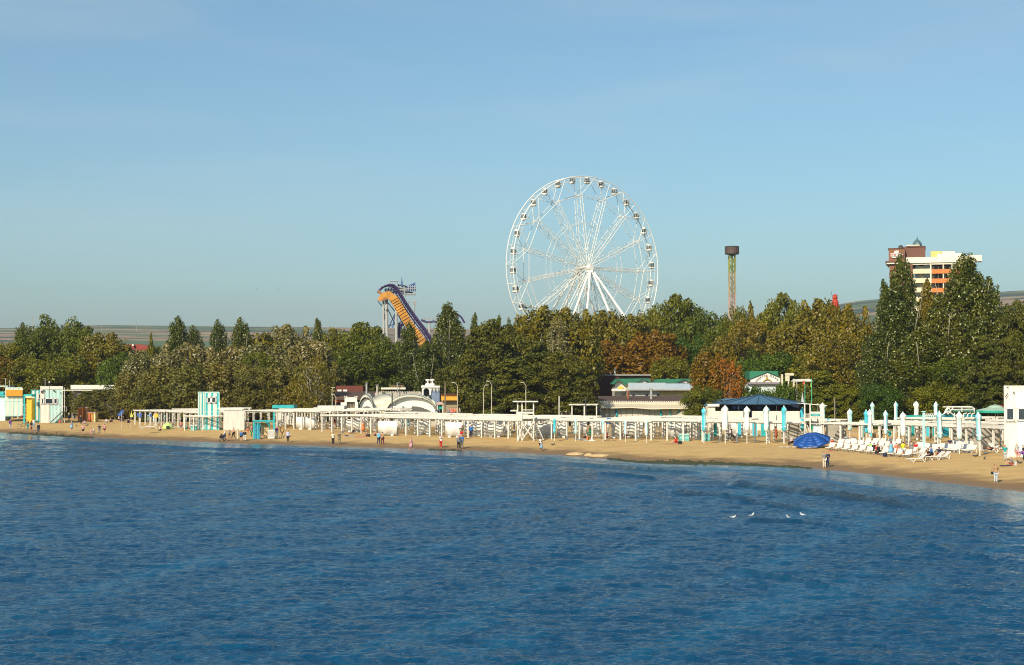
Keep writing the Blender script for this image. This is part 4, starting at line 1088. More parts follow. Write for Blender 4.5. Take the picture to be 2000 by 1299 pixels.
mb = MB(); lunette(mb, 715, 14, 779, 247.2); wb(mb, 'narrow_end_wall', memw, tn)
mb = MB(); lunette(mb, 803, 48, 775.5, 246.4); wb(mb, 'wide_end_wall', memw, tn)
mb = MB(); lunette(mb, 716.5, 13.5, 793.5, 247.0); wb(mb, 'window', mat('grey_tent_window', (.10, .095, .085), .4), tn)
dkw = mat('grey_tent_window', (.10, .095, .085), .4)
for pts in ([(756, 812), (762, 804), (771, 799.5), (771, 812)], [(773, 798.5), (793, 798.5), (793, 812), (773, 812)], [(797, 798), (803, 798), (803, 812), (797, 812)],
            [(804.5, 793.5), (815, 794), (828, 797), (828, 812), (804.5, 812)], [(829.5, 798), (837, 801), (845, 806), (846, 812), (829.5, 812)]):
    mb = MB(); pprism(mb, pts, 246.15, .08); wb(mb, 'window', dkw, tn)
mb = MB(); pb(mb, 760, 793.5, 803, 797.5, 246.0, .1); wb(mb, 'lettered_board', white2, tn)
mb = MB()
for i in range(22):
    if i % 7 != 5: pb(mb, 768 + i * 1.4, 794.6, 768.8 + i * 1.4, 795.4, 245.95, .02)
wb(mb, 'board_lettering', greymetal, tn)
# arcade gate left of tent
gt = root_at('white_gatehouse', 'white carved gatehouse with latticed window left of the tent', 'gatehouse', 686, 246)
mb = MB(); pb(mb, 673, 776, 697, 785, 246, .6); pb(mb, 673, 785, 677, 815, 246, .6, gt.location.z); pb(mb, 693, 785, 699, 815, 246, .6, gt.location.z); pb(mb, 665, 786, 673, 815, 246.2, .6, gt.location.z)
for x in (673, 677, 693, 697): pb(mb, x - .8, 773.5, x + 1.2, 776, 245.9, .5)
wb(mb, 'portal', white, gt)
mb = MB()
for x in (678.5, 681.5, 684.5, 687.5, 690.5): mb.bar(P(x, 785, 246.5), P(x, 797, 246.5), .05, 4)
wb(mb, 'lattice', mat('tan_lattice', (.42, .34, .22), .7), gt)
mb = MB(); pb(mb, 677, 785, 693, 812, 247, .2, gt.location.z); wb(mb, 'back_panel', mat('dull_tan', (.30, .24, .15), .8), gt)
fb = root_at('white_arcade', 'low white arcade with horizontal beams left of the gatehouse', 'arcade', 648, 243)
mb = MB(); pb(mb, 620, 792.5, 672, 799.5, 243, 3)
mb2 = MB(); 
for x in (621, 636, 651, 664): pb(mb2, x, 799, x + 2, 815, 243.2, .3, fb.location.z)
wb(mb, 'roof_beam', white, fb); wb(mb2, 'post', white, fb)
# orange kiosk
ok = root_at('orange_kiosk', 'kiosk with wide orange signboard beside the turret', 'kiosk', 878, 252)
mb = MB(); pb(mb, 861.5, 770.5, 893, 782, 252, .5); kb = wb(mb, 'signboard', amber, ok)
mb = MB(); pb(mb, 860.5, 769, 894, 770.8, 251.6, 4); wb(mb, 'roof', maroon, ok)
mb = MB(); pb(mb, 863, 782, 892, 806, 253, 4, ok.location.z); wb(mb, 'booth', mat('dull_tan', (.30, .24, .15), .8), ok)
mb = MB(); pb(mb, 853, 791, 855, 806, 248, .2, ok.location.z); pb(mb, 864, 789, 865.5, 806, 248, .2, ok.location.z)
gk = root_at('green_curtain_booth', 'small booth with green curtain and pink scalloped roof by the orange kiosk', 'booth', 859, 248)
wb(mb, 'post', white, gk)
mb = MB(); pprism(mb, [(851, 790), (855, 785.5), (862, 785), (867, 789), (866, 790.5)], 247.8, 2); wb(mb, 'roof', mat('pinkish_canvas', (.5, .34, .28), .8), gk)
mb = MB(); pb(mb, 854, 791.5, 864, 799, 248.3, .15); wb(mb, 'curtain', mat('green_curtain', (.01, .32, .20), .7), gk)
# blue round pavilion
bpv = root_at('blue_round_pavilion', 'round open pavilion with faceted slate-blue roof', 'pavilion', 1478, 232)
apex = P(1483, 771, 235); c0 = P(1483, 790, 235)
bm_ = mat('slate_blue_canvas', (.055, .13, .21), .55, .12, .6)
mb = MB(); n_ = 16; Rr = 7.6; ez = P(1483, 790, 228).z
tip = (c0.x, 235, apex.z)
ringv = [(c0.x + Rr * math.cos(2 * math.pi * (k + .5) / n_), 235 + Rr * math.sin(2 * math.pi * (k + .5) / n_), ez) for k in range(n_)]
for k in range(n_):
    mb.prism([tip, ringv[k], ringv[(k + 1) % n_]], (0, 0, -.06))
wb(mb, 'roof', bm_, bpv)
mb = MB()
for k in range(n_): mb.bar(Vector(ringv[k]) + Vector((0, 0, .05)), Vector(tip) + Vector((0, 0, .05)), .035, 4)
for k in range(n_): mb.bar(ringv[k], ringv[(k + 1) % n_], .05, 4)
wb(mb, 'roof_seams', mat('navy_seam', (.01, .03, .07), .6), bpv)
mb = MB(); pprism(mb, [(1374, 792.5), (1384, 784), (1420, 778), (1450, 778), (1430, 790), (1420, 792)], 236, 3); wb(mb, 'left_canopy', bm_, bpv)
for k in range(0, n_, 2):
    mb = MB(); p = Vector(ringv[k]) * 1.0; q = Vector((p.x, p.y, 0)); c_ = Vector((c0.x, 235, 0)); q = c_ + (q - c_) * .96
    mb.bar((q.x, q.y, bpv.location.z), (q.x, q.y, ez), .06, 6); wb(mb, 'post', darkmetal, bpv)
mb = MB(); pb(mb, 1415, 791, 1560, 802, 240.5, .3, bpv.location.z); wb(mb, 'rear_screen', mat('navy_shade_cloth', (.008, .014, .05), .8), bpv)
for xa, xb in ((1431, 1452), (1478, 1487)):
    mb = MB(); pb(mb, xa, 793, xb, 799, 232, .08); wb(mb, 'blue_curtain', mat('royal_blue_cloth', (.02, .08, .32), .7), bpv)
lw = root_at('white_low_wall', 'long low white wall in front of the blue pavilion', 'wall', 1470, 226)
mb = MB(); pb(mb, 1384, 803, 1452, 816, 226, .3, lw.location.z); pb(mb, 1469, 803, 1562, 816, 226, .3, lw.location.z); wb(mb, 'wall', white, lw)
kw = root_at('white_kiosk', 'white kiosk with small signboard left of the blue pavilion', 'kiosk', 1392, 228)
mb = MB(); pb(mb, 1382, 789, 1405, 794, 228, .3); wb(mb, 'signboard', white2, kw)
mb = MB(); pb(mb, 1383, 794, 1397, 816, 228.3, 3, kw.location.z); wb(mb, 'booth', creamw, kw)
p = P(1393.5, 791.6, 227.95) - kw.location
# far left buildings
fr = root_at('white_flat_roof_hall', 'long white flat roofed hall left of the silver bushes', 'hall', 190, 296)
mb = MB(); pb(mb, 138, 752, 246, 760.5, 296, 9); pb(mb, 122, 761.5, 180, 763, 295, .3); wb(mb, 'roof', white, fr)
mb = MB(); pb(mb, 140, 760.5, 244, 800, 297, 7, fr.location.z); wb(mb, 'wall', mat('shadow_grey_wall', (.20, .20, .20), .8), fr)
rr = root_at('red_tiled_house', 'distant house with red tiled roof peeping over the left trees', 'house', 262, 430)
mb = MB(); a = 430
mb.prism([P(236, 672.5, a), P(272, 672.5, a), P(290, 676, a), P(292, 689, a), P(278, 688, a), P(262, 683, a)], (0, 8, 0)); wb(mb, 'roof', mat('red_tiles', (.26, .035, .02), .7, .2, .6), rr)
mb = MB(); pb(mb, 250, 684, 288, 700, 431, 6, rr.location.z); wb(mb, 'wall', mat('dull_tan', (.30, .24, .15), .8), rr)
mb = MB(); pb(mb, 258, 672, 261, 676, 429, 1); wb(mb, 'chimney', white, rr)
rd = root_at('red_fairground_ride', 'small red fairground tower with a dark bird figure on top', 'ride', 1631, 420)
mb = MB(); mb.lathe([(.9, 0), (1.0, 2), (.9, 2.6), (.6, 3.0), (.75, 3.4), (.6, 4.0), (.2, 4.4)], P(1631, 606, 420), 10); mb.bar(P(1631, 606, 420), (P(1631, 606, 420).x, 420, rd.location.z), .8, 8)
wb(mb, 'body', mat('ride_red', (.48, .035, .01), .6, .6, 2.5), rd)
mb = MB(); p = P(1631, 580, 420); mb.prism([p + Vector(v) for v in ((-.9, 0, .5), (-.3, 0, .55), (0, 0, .3), (.3, 0, .5), (1.0, 0, .6), (.5, 0, .25), (.15, 0, 0), (.1, 0, -.8), (-.1, 0, -.8), (-.15, 0, 0), (-.4, 0, .3))], (0, .25, 0)); mb.bar(p + Vector((-1, 0, .5)), p + Vector((-1, 0, 1.6)), .05, 4)
wb(mb, 'bird_figure', mat('slate_blue_dome', (.06, .12, .14), .5), rd)
for x, t_, yb in ((64, 616, 640), (199, 621, 640), (267, 624, 640)):
    ms = thing('radio_mast', {64: 'lattice mast rising over the left wood', 199: 'thin mast on the ridge right of the left wood', 267: 'faint thin mast on the ridge farther right'}[x], 'mast', P(x, yb, 2500 if x > 64 else 600))
    Yd = 2500 if x > 64 else 600
    mb = MB(); q0, q1 = P(x, yb + 8, Yd), P(x, t_, Yd); mb.bar(q0, q1, .35 if x > 64 else .12, 4, .15 if x > 64 else .04)
    if x == 64:
        q0.z = 2
        mb = MB(); mb.bar(q0, q1, .35, 4, .05)
        for k in range(4): mb.bar(q1.lerp(q0, .03 + k * .03) + Vector((-.9, 0, 0)), q1.lerp(q0, .03 + k * .03) + Vector((.9, 0, 0)), .06, 4)
    wb(mb, 'shaft', greymetal, ms)
# ================================================================== BEACH: pergolas
FL_PX = [(600, 842.5), (627, 844), (700, 846.5), (790, 851), (870, 854), (980, 856), (1110, 859), (1255, 860.5), (1368, 862.5), (1455, 864), (1558, 866), (1632, 867.5), (1750, 870), (1860, 875.5), (1960, 882.5), (2080, 890)]
FLW = [B(*p) for p in FL_PX]
def front_line(px):
    "point on the front row of pergola posts seen at px"
    py = np.interp(px, [a for a, _ in FL_PX], [b_ for _, b_ in FL_PX])
    return B(px, py)
PH = 2.42
def pergola_module(L, D, nslat):
    root = thing('pergola', 'x', 'pergola')
    mb = MB()
    for y in (.15, D * .5, D - .15): mb.box((L / 2, y, PH - .09), (L + .3, .09, .18))
    wbm = mb.build('roof_beam', white, root)
    mb = MB()
    for i in range(7): mb.box((L / 2, .35 + i * (D - .7) / 6, PH + .045), (L + .3, .13, .09))
    mb.build('roof_slats', white, root)
    mb = MB()
    for i in range(6): mb.box(((i + .5) * L / 6, D / 2, PH - .05), (.10, D + .5, .10))
    mb.build('rafters', white, root)
    mb = MB()
    for y in (-.12, D + .12): mb.box((L / 2, y, PH + .02), (L + .32, .05, .17))
    mb.build('fascia', white, root)
    for x in (.0, L / 3, L * 2 / 3):
        for y in (.15, D - .15):
            mb = MB(); mb.box((x, y, (PH - .18) / 2 - .25), (.17, .17, PH - .18 + .5)); mb.build('post', white, root)
    return root
def line_pts(x0, x1, step):
    a = front_line(x0); out = [a]; b_ = front_line(x1)
    total = (Vector((b_.x, b_.y, 0)) - Vector((a.x, a.y, 0))).length
    n_ = max(1, round(total / step))
    prev = a; pts = [a]
    # march along the line in px
    xs = np.linspace(x0, x1, 600); P3 = [front_line(x) for x in xs]
    acc = [0]
    for i in range(1, 600): acc.append(acc[-1] + math.hypot(P3[i].x - P3[i - 1].x, P3[i].y - P3[i - 1].y))
    for k in range(n_ + 1):
        s_ = acc[-1] * k / n_; i = int(np.searchsorted(acc, s_)); pts.append(P3[min(i, 599)])
    return pts[1:]
MOD = pergola_module(6.3, 4.6, 15)
first_used = [False]
ROWN = ['front', 'second', 'third', 'rear']
def pergola_row(x0, x1, rows_, tagname, gapd=6.4, z0=0.0):
    pts = line_pts(x0, x1, 6.3)
    for r_ in rows_:
        off = r_ * gapd
        for i in range(len(pts) - 1):
            a, b_ = pts[i], pts[i + 1]
            d = Vector((b_.x - a.x, b_.y - a.y, 0)); Ld = d.length; d.normalize(); nrm = Vector((-d.y, d.x, 0))
            o = a + nrm * off
            loc = (o.x, o.y, tz(o.x + d.x * 3, o.y + d.y * 3) + z0 + .05 * math.sin(i * 2.3 + r_ * 4) - (.06 if r_ % 2 else 0))
            lab = '%s pergola from the left, %s row %s' % (ORD[min(i, 19)], ROWN[r_], tagname)
            sc = (Ld / 6.3, 1, 1)
            if not first_used[0]:
                q = MOD; first_used[0] = True; q.location = loc; q.rotation_euler = (0, 0, math.atan2(d.y, d.x)); q.scale = sc; q['label'] = lab; q['group'] = 'white slatted pergolas on the beach'
            else:
                dup(MOD, lab, loc, math.atan2(d.y, d.x), 'white slatted pergolas on the beach', sc)
pergola_row(628, 1366, (0, 1, 2), 'between tent and blue pavilion')
pergola_row(1372, 1560, (0, 1, 2), 'in front of the blue pavilion')
pergola_row(1604, 1966, (0, 1, 2, 3), 'behind the sun loungers', 9.0)
# pergolas of the left beach
def pergola_px(x0, y0, x1, y1, lab, D=4.6, sz=1.0, nrow=1):
    a, b_ = B(x0, y0), B(x1, y1)
    d = Vector((b_.x - a.x, b_.y - a.y, 0)); n_ = max(1, round(d.length / 6.3)); d /= n_; Ld = d.length; dn = d.normalized(); nrm = Vector((-dn.y, dn.x, 0))
    for r_ in range(nrow):
        for i in range(n_):
            o = a + d * i + nrm * (r_ * 7.0)
            dup(MOD, (ORD[i] + ' pergola from the left ' + ('in the back row ' if r_ else '') + lab) if n_ * nrow > 1 else 'white pergola ' + lab, (o.x, o.y, tz(o.x, o.y)), math.atan2(dn.y, dn.x), 'white slatted pergolas on the beach', (Ld / 6.3, D / 4.6, sz))
pergola_px(262, 829.5, 392, 837, 'beside the striped turquoise tower', nrow=2, sz=1.0)
pergola_px(-20, 817, 60, 817.5, 'left of the mint container tower', nrow=2, sz=1.05)
pergola_px(478, 836.5, 622, 841, 'behind the turquoise photo stand', nrow=3, sz=1.14)
pergola_px(360, 841.5, 412, 842, 'small and low at the foot of the striped turquoise tower', D=2.5, sz=.92)
# ------------------------------------------------------------------ container towers
def container(name, label, px0, px1, ytop, ybase, left_m, front_m, depth, wins, stripes=None, left_w=None):
    base = B((px0 + px1) / 2, ybase); Y = base.y
    root = thing(name, label, 'lifeguard tower', base)
    x0, x1 = P(px0, 700, Y).x, P(px1, 700, Y).x; zt = P(px0, ytop, Y).z
    w_ = x1 - x0; cx = (x0 + x1) / 2; h = zt - base.z
    mb = MB(); mb.box((cx, Y + depth / 2, base.z + h / 2 - .1), (w_, depth, h + .2))
    mb.mi = 1
    nrib = int(w_ / .22)
    for i in range(nrib): mb.box((x0 + (i + .5) * w_ / nrib, Y - .015, base.z + h / 2), (.08, .05, h - .1))
    wb(mb, 'wall', [front_m, front_m], root)
    mb = MB(); mb.box((cx, Y + depth / 2, zt), (w_ + .12, depth + .12, .12)); mb.box((cx, Y - .05, base.z + h * .5), (w_ + .06, .06, .1))
    for x in (x0, x1): mb.box((x, Y - .03, base.z + h / 2), (.14, .12, h))
    wb(mb, 'corner_trim', white, root)
    return root, Y, x0, x1, base.z, zt
# left mint tower
whitish = mat('weathered_white_sheet', (.72, .68, .60), .6, .15, 1.2, streak=True)
ct1, Y1, x0, x1, zb, zt = container('container_tower', 'two-storey mint container lifeguard tower with outside stairs', 80.5, 122, 755, 826, None, mint, 3.0, None)
mb = MB(); pb(mb, 81, 790, 97, 826, Y1 - .09, .03); pb(mb, 81, 755.5, 122, 760.5, Y1 - .09, .03); pb(mb, 81, 755.5, 87, 790, Y1 - .085, .03)
wb(mb, 'white_panel', whitish, ct1)
def window(root, xa, ya, xb, yb, Y, fr=.07):
    mb = MB(); a, c = P(xa, ya, Y), P(xb, yb, Y)
    for q0, q1 in (((a.x, a.z), (c.x, a.z)), ((a.x, c.z), (c.x, c.z)), ((a.x, a.z), (a.x, c.z)), ((c.x, a.z), (c.x, c.z))):
        mb.box(((q0[0] + q1[0]) / 2, Y - .06, (q0[1] + q1[1]) / 2), (abs(q1[0] - q0[0]) + 2 * fr, .1, abs(q1[1] - q0[1]) + 2 * fr))
    f = wb(mb, 'window', white2, root)
    mb = MB(); pb(mb, xa + .2, ya + .2, xb - .2, yb - .2, Y - .03, .04); g = MB(); g.v, g.f, g.m = mb.v, mb.f, mb.m
    wb(mb, 'pane', glass, root, f)
    return f
window(ct1, 81.8, 778.5, 85.5, 789, Y1 - .08); window(ct1, 88.5, 778.5, 103, 789, Y1 - .08); window(ct1, 105, 778.5, 110.8, 788.5, Y1 - .08)
mb = MB()
sa, sb = P(95, 826, Y1 - .9), P(116, 805.5, Y1 - .9)
for k in range(11):
    p = sa.lerp(sb, (k + .5) / 11); mb.box(p, (.28, .8, .05))
mb.bar(sa + Vector((0, -.4, 0)), sb + Vector((0, -.4, 0)), .08, 4); mb.bar(sa + Vector((0, .4, 0)), sb + Vector((0, .4, 0)), .08, 4)
wb(mb, 'stair', darkmetal, ct1)
mb = MB(); pb(mb, 115, 804, 124, 805.5, Y1 - 1.4, 1.2); wb(mb, 'landing', darkmetal, ct1)
mb = MB(); up_ = Vector((0, -.4, .95))
mb.bar(sa + up_, sb + up_, .035, 4)
for k in range(6): p = sa.lerp(sb, k / 5); mb.bar(p + Vector((0, -.4, 0)), p + up_, .03, 4)
mb.bar(sb + up_, P(124, 805.5, Y1 - 1.3) + Vector((0, 0, .95)), .035, 4); mb.bar(P(124, 805.5, Y1 - 1.3), P(124, 805.5, Y1 - 1.3) + Vector((0, 0, .95)), .03, 4)
mb.bar(P(123.7, 826, Y1 - .4), P(123.7, 757, Y1 - .4), .05, 5)
wb(mb, 'handrail', white2, ct1)
mb = MB(); mb.bar(P(92, 755, Y1 + 1), P(92, 738, Y1 + 1), .05, 5); wb(mb, 'aerial', greymetal, ct1)
mb = MB(); mb.box(P(104.5, 763, Y1 - .2), (.25, .3, .2)); mb.box(P(82, 765, Y1 - .2), (.3, .3, .3)); mb.box(P(84.5, 762, Y1 - .2), (.2, .3, .2)); wb(mb, 'floodlight', darkmetal, ct1)
face_cam(ct1)
# striped tower beside it
def striped(name, label, px0, px1, ytop, ybase, Yd, dep, m1, m2, nst, cat='lifeguard tower'):
    root = thing(name, label, cat, W((px0 + px1) / 2, Yd))
    zb = P(px0, ybase, Yd).z
    root.location.z = zb
    mb = MB(); pb(mb, px0, ytop, px1, ybase, Yd, dep, zb - .2); wb(mb, 'wall', m1, root)
    mb = MB(); w_ = (px1 - px0) / nst
    for i in range(0, nst, 2): pb(mb, px0 + (i + .5) * w_ + .1, ytop + .3, px0 + (i + 1.5) * w_ - .1, ybase, Yd - .03, .05)
    wb(mb, 'painted_stripes', m2, root)
    mb = MB(); pb(mb, px0 - .4, ytop - .4, px1 + .4, ytop + .8, Yd - .06, dep + .1); pb(mb, px0, (ytop + ybase) / 2 - .5, px1, (ytop + ybase) / 2 + .5, Yd - .06, .05); wb(mb, 'trim', m1, root)
    return root
st1 = striped('striped_tower', 'turquoise striped tower joined to the left side of the mint container tower', 61.5, 80, 762, 821, Y1 + 4, 3, teal, whitish, 5)
window(st1, 74.5, 769.5, 79.5, 779, Y1 + 3.95); face_cam(st1)
yk = striped('striped_kiosk', 'striped kiosk with a yellow fascia at the far left', 11, 41, 757, 811, 278, 4, mint, whitish, 7, 'kiosk')
mb = MB(); pb(mb, 10.5, 761.5, 41.3, 773.5, 277.5, .4); wb(mb, 'yellow_fascia', amber, yk)
face_cam(yk)
yk2 = thing('turquoise_booth', 'small turquoise and pale booth at the left frame edge', 'booth', W(3, 282))
mb = MB(); pb(mb, -14, 765, 11, 790, 282, 3, yk2.location.z); wb(mb, 'wall', mint, yk2)
mb = MB(); pb(mb, -14, 765, 7, 771, 281.6, .4); pb(mb, -14, 772, 11, 774, 281.6, .4); wb(mb, 'turquoise_band', teal, yk2)
mb = MB(); pb(mb, -14, 753, 15, 756, 286, 4); wb(mb, 'rear_roof', mat('pale_green_roof', (.35, .45, .36), .6), yk2)
yd = thing('yellow_kiosk', 'narrow yellow kiosk between the striped kiosk and the striped tower', 'kiosk', W(56, 270))
mb = MB(); pb(mb, 52, 778, 61.5, 811, 270, 2, yd.location.z); wb(mb, 'booth', mat('bright_yellow', (.75, .42, .02), .6, .12), yd)
mb = MB(); pb(mb, 46, 770, 61.5, 775, 269.8, 2.5); pb(mb, 46, 775, 48.5, 811, 269.9, .3, yd.location.z); wb(mb, 'frame', teal, yd)
mb = MB(); pb(mb, 50, 773.5, 61.5, 777.5, 269.6, .4); wb(mb, 'awning', mat('pale_yellow', (.70, .62, .30), .7), yd)
for px, y0, Y, nm in ((11, 739, 282, 'thin white mast above the striped kiosk'), (19, 742, 284, 'second thin mast above the striped kiosk')):
    o = thing('mast', nm, 'mast', P(px, 760, Y)); o.location.z = tz(o.location.x, Y)
    mb = MB(); mb.bar(o.location, P(px, y0, Y), .07, 5); wb(mb, 'pole', greymetal, o)
# striped turquoise tower by the pergola
ts = B(411, 840); Yt = ts.y
t2 = thing('striped_tower', 'tall turquoise and white striped lookout tower with two square windows', 'lifeguard tower', ts)
ang = R(22)
def rot(p, c, a): d = Vector(p) - Vector(c); return Vector(c) + Matrix.Rotation(a, 3, 'Z') @ d
xl, xm, xr = P(386.5, 800, Yt + 3.0).x, P(401, 800, Yt).x, P(428, 800, Yt).x; xb_ = P(426.5, 800, Yt + 3.2).x
ztop = P(401, 767, Yt).z; zb2 = ts.z - .2; zt2_ = ztop
mb = MB()
poly = [(xm, Yt, zb2), (xr, Yt, zb2), (xb_, Yt + 3.2, zb2), (xl, Yt + 3.0, zb2)]
mb.prism(poly, (0, 0, zt2_ - zb2)); wb(mb, 'wall', teal, t2)
mb = MB(); nst = 5
for i in range(1, nst, 2):
    xa = xm + (xr - xm) * i / nst; xb = xm + (xr - xm) * (i + 1) / nst
    mb.box(((xa + xb) / 2, Yt - .01, (zb2 + zt2_) / 2 + .1), (xb - xa + .08, .05, zt2_ - zb2 - .4))
dv = Vector((xl - xm, 3.0, 0)); 
for t0 in (.12, .5, .8):
    a = Vector((xm, Yt, 0)) + dv * t0; b_ = Vector((xm, Yt, 0)) + dv * (t0 + .16); nrm = Vector((-.9, -.43, 0)) * .03
    mb.prism([Vector((a.x, a.y, zb2 + .3)) + nrm, Vector((b_.x, b_.y, zb2 + .3)) + nrm, Vector((b_.x, b_.y, zt2_ - .1)) + nrm, Vector((a.x, a.y, zt2_ - .1)) + nrm], nrm * -1.2)
wb(mb, 'painted_stripes', whitish, t2)
mb = MB()
for x in (xm, xr): mb.box((x, Yt - .03, (zb2 + zt2_) / 2), (.1, .1, zt2_ - zb2))
mb.box(((xm + xr) / 2, Yt - .03, (zb2 + zt2_) / 2), (xr - xm, .08, .08)); mb.prism([(p[0], p[1], zt2_) for p in [(xm - .05, Yt - .08), (xr + .05, Yt - .08), (xb_, Yt + 3.2), (xl - .05, Yt + 3.0)]], (0, 0, .12))
wb(mb, 'corner_trim', mint, t2)
window(t2, 404.8, 776, 411.8, 787, Yt - .05); window(t2, 413.8, 775.5, 422, 787, Yt - .05)
mb = MB()
for k in range(7): mb.box(P(434, 838.5 - k * 3.2, Yt + .6), (.5, .3, .05))
a, b_ = P(431, 841, Yt + .6), P(431, 816, Yt + .6); mb.bar(a, b_, .04, 4); a, b_ = P(437, 841, Yt + .6), P(437, 812, Yt + .6); mb.bar(a, b_, .04, 4)
wb(mb, 'ladder', white2, t2)
sc_w = thing('storage_cabin', 'plain white storage cabin with flat slatted roof beside the striped tower', 'cabin', B(458, 840.5))
Yc = sc_w.location.y
mb = MB(); pb(mb, 437, 802.5, 477, 840.5, Yc, 3.5, sc_w.location.z); wb(mb, 'wall', white, sc_w)
mb = MB(); pb(mb, 428, 796.3, 478, 800, Yc + 1, 3.5); pb(mb, 478, 796.5, 493, 798, Yc + 1, 3.5)
for x in (472, 487): pb(mb, x, 798, x + 2, 803, Yc + .8, .2)
wb(mb, 'flat_roof', white, sc_w)
mb = MB(); mb.bar(P(432, 803, Yc + 1), P(432, 786, Yc + 1), .05, 5); wb(mb, 'pole', creamw, sc_w)
face_cam(sc_w)
tk = thing('turquoise_roof_kiosk', 'white kiosk with flat turquoise roof behind the pergola', 'kiosk', W(552, 245))
mb = MB(); pb(mb, 531.5, 791.5, 573.5, 797.5, 245, 4); wb(mb, 'roof', teal, tk)
mb = MB(); pb(mb, 539, 797.5, 572, 815, 245.5, 3, tk.location.z); wb(mb, 'wall', white, tk)
mb = MB(); pb(mb, 533, 797.5, 538, 815, 245.3, .3, tk.location.z); wb(mb, 'corner_post', teal, tk)
# right container tower
ct3, Y3, x0, x1, zb3, zt3 = container('container_tower', 'big pale container lifeguard tower cut by the right frame edge', 1963, 2030, 754.5, 893.5, None, whitish, 3.2, None)
mb = MB(); pb(mb, 1986, 766, 2030, 797, Y3 - .09, .03); pb(mb, 1988, 824, 2030, 893, Y3 - .09, .03); wb(mb, 'mint_panel', mint, ct3)
window(ct3, 1967.5, 797.5, 1982, 821, Y3 - .08); window(ct3, 1989, 797.5, 2012, 821, Y3 - .08)
mb = MB(); mb.bar(P(1967, 776, Y3 - .3), P(1972, 768, Y3 - .3), .04, 4); mb.bar(P(1970, 758, Y3 - .3), P(1973, 755, Y3 - .3), .04, 4); mb.box(P(1982, 766, Y3 - .2), (.12, .2, .1)); wb(mb, 'bracket', darkmetal, ct3)
face_cam(ct3)
# ------------------------------------------------------------------ closed umbrellas
ub = {}
def umbrella_meshes():
    for key, (m, seed) in {'mint': (mintcloth, 1), 'white': (whitecloth, 2), 'blue': (skyblue, 3), 'turq': (brightblue, 4)}.items():
        g = random.Random(seed)
        ph = [g.uniform(.8, 1.2) for _ in range(10)]
        sq = lambda i, k: ph[k] * (1 + .12 * math.sin(i * 1.3 + k * 2))
        mb = MB(); mb.lathe([(.13, .0), (.20, .10), (.22, .4), (.21, .8), (.20, 1.2), (.21, 1.4), (.28, 1.52), (.25, 1.64), (.15, 1.76), (.05, 1.83)], (0, 0, .95), 10, sq)
        m2 = {'mint': whitecloth, 'white': mintcloth, 'blue': whitecloth, 'turq': skyblue}[key]
        for fi in range(90):
            k = fi % 10
            if (k in (2, 3, 7) if key != 'white' else k in (4, 9)): mb.m[fi] = 1
        ub[key] = mb.mesh('folded_canopy', [m, m2], True)
    mb = MB(); mb.bar((0, 0, -.3), (0, 0, 2.78), .04, 6); mb.lathe([(.03, 2.72), (.06, 2.78), (.03, 2.86)], n=6); ub['pole'] = mb.mesh('pole', white2)
    mb = MB(); mb.lathe([(.22, 1.08), (.235, 1.10), (.235, 1.14), (.22, 1.16)], (0, 0, .2), 10); ub['strap'] = mb.mesh('strap', whitecloth)
umbrella_meshes()
ubn = [0]
def umbrella(px, pyb, pyt, kind, label, px_top=None):
    p = B(px, pyb); zt_ = P(px, pyt, p.y).z; h = zt_ - p.z
    o = thing('beach_umbrella', label, 'umbrella', p, random.uniform(0, 6), 'closed beach umbrellas', (h / 2.86 * .86, h / 2.86 * .86, h / 2.86))
    for nm, k in (('folded_canopy', kind), ('pole', 'pole'), ('strap', 'strap')):
        c = bpy.data.objects.new(nm, ub[k]); COL.objects.link(c); c.parent = o
    if px_top is not None: o.rotation_euler = (0, (px_top - px) / FPX * p.y / h, 0)
    return o
U = umbrella
U(1047, 856, 814, 'mint', 'closed pale turquoise umbrella at the right leg of the lookout tower')
U(1083, 862, 816, 'turq', 'closed turquoise umbrella right of the lookout tower, in front of stacked loungers')
U(1124.5, 863, 817, 'mint', 'closed umbrella on a thin pole left of the person with the green towel')
U(1178, 863, 818, 'blue', 'closed umbrella beside the blue notice board')
U(1221.5, 864, 819, 'blue', 'closed umbrella right of the blue notice board')
U(1262.5, 866, 819, 'mint', 'closed umbrella left of the red seated person')
U(1375, 866, 795, 'turq', 'closed umbrella first from the left before the blue pavilion')
U(1416.5, 866, 791, 'white', 'closed umbrella second from the left before the blue pavilion')
U(1459, 866, 793, 'white', 'closed umbrella third from the left before the blue pavilion')
U(1497, 867, 792, 'mint', 'closed umbrella fourth from the left before the blue pavilion')
U(1531.5, 868, 792, 'turq', 'closed bright turquoise umbrella right before the blue pavilion')
U(1567.5, 863, 795, 'turq', 'closed turquoise umbrella behind the lying blue umbrella')
U(1607, 851, 786, 'white', 'closed white umbrella at the right side of the white rescue post')
U(1660, 862, 798, 'mint', 'closed mint and white umbrella left over the packed loungers')
U(1692, 868, 800, 'turq', 'closed bright blue umbrella over the packed loungers')
U(1699, 870, 799, 'white', 'closed white umbrella touching the bright blue one')
U(1704, 846, 785, 'mint', 'closed umbrella rising behind the pergola, first of the rear four')
U(1750, 846, 784, 'blue', 'closed umbrella rising behind the pergola, second of the rear four')
U(1790, 848, 783, 'white', 'closed umbrella rising behind the pergola, third of the rear four')
U(1828.5, 850, 784, 'blue', 'closed umbrella rising behind the pergola, fourth of the rear four')
U(1730, 872, 801, 'blue', 'closed pale blue umbrella behind the blue dressed standing person')
U(1764, 876, 804, 'white', 'closed white umbrella behind the yellow shirted person')
U(1837, 884, 802, 'blue', 'closed blue umbrella behind the two foremost loungers', 1835)
U(1874, 886, 803, 'white', 'closed white umbrella in front of the tilted grey screen')
U(1914, 890, 804, 'blue', 'closed blue umbrella on a double pole left of the right tower', 1911)
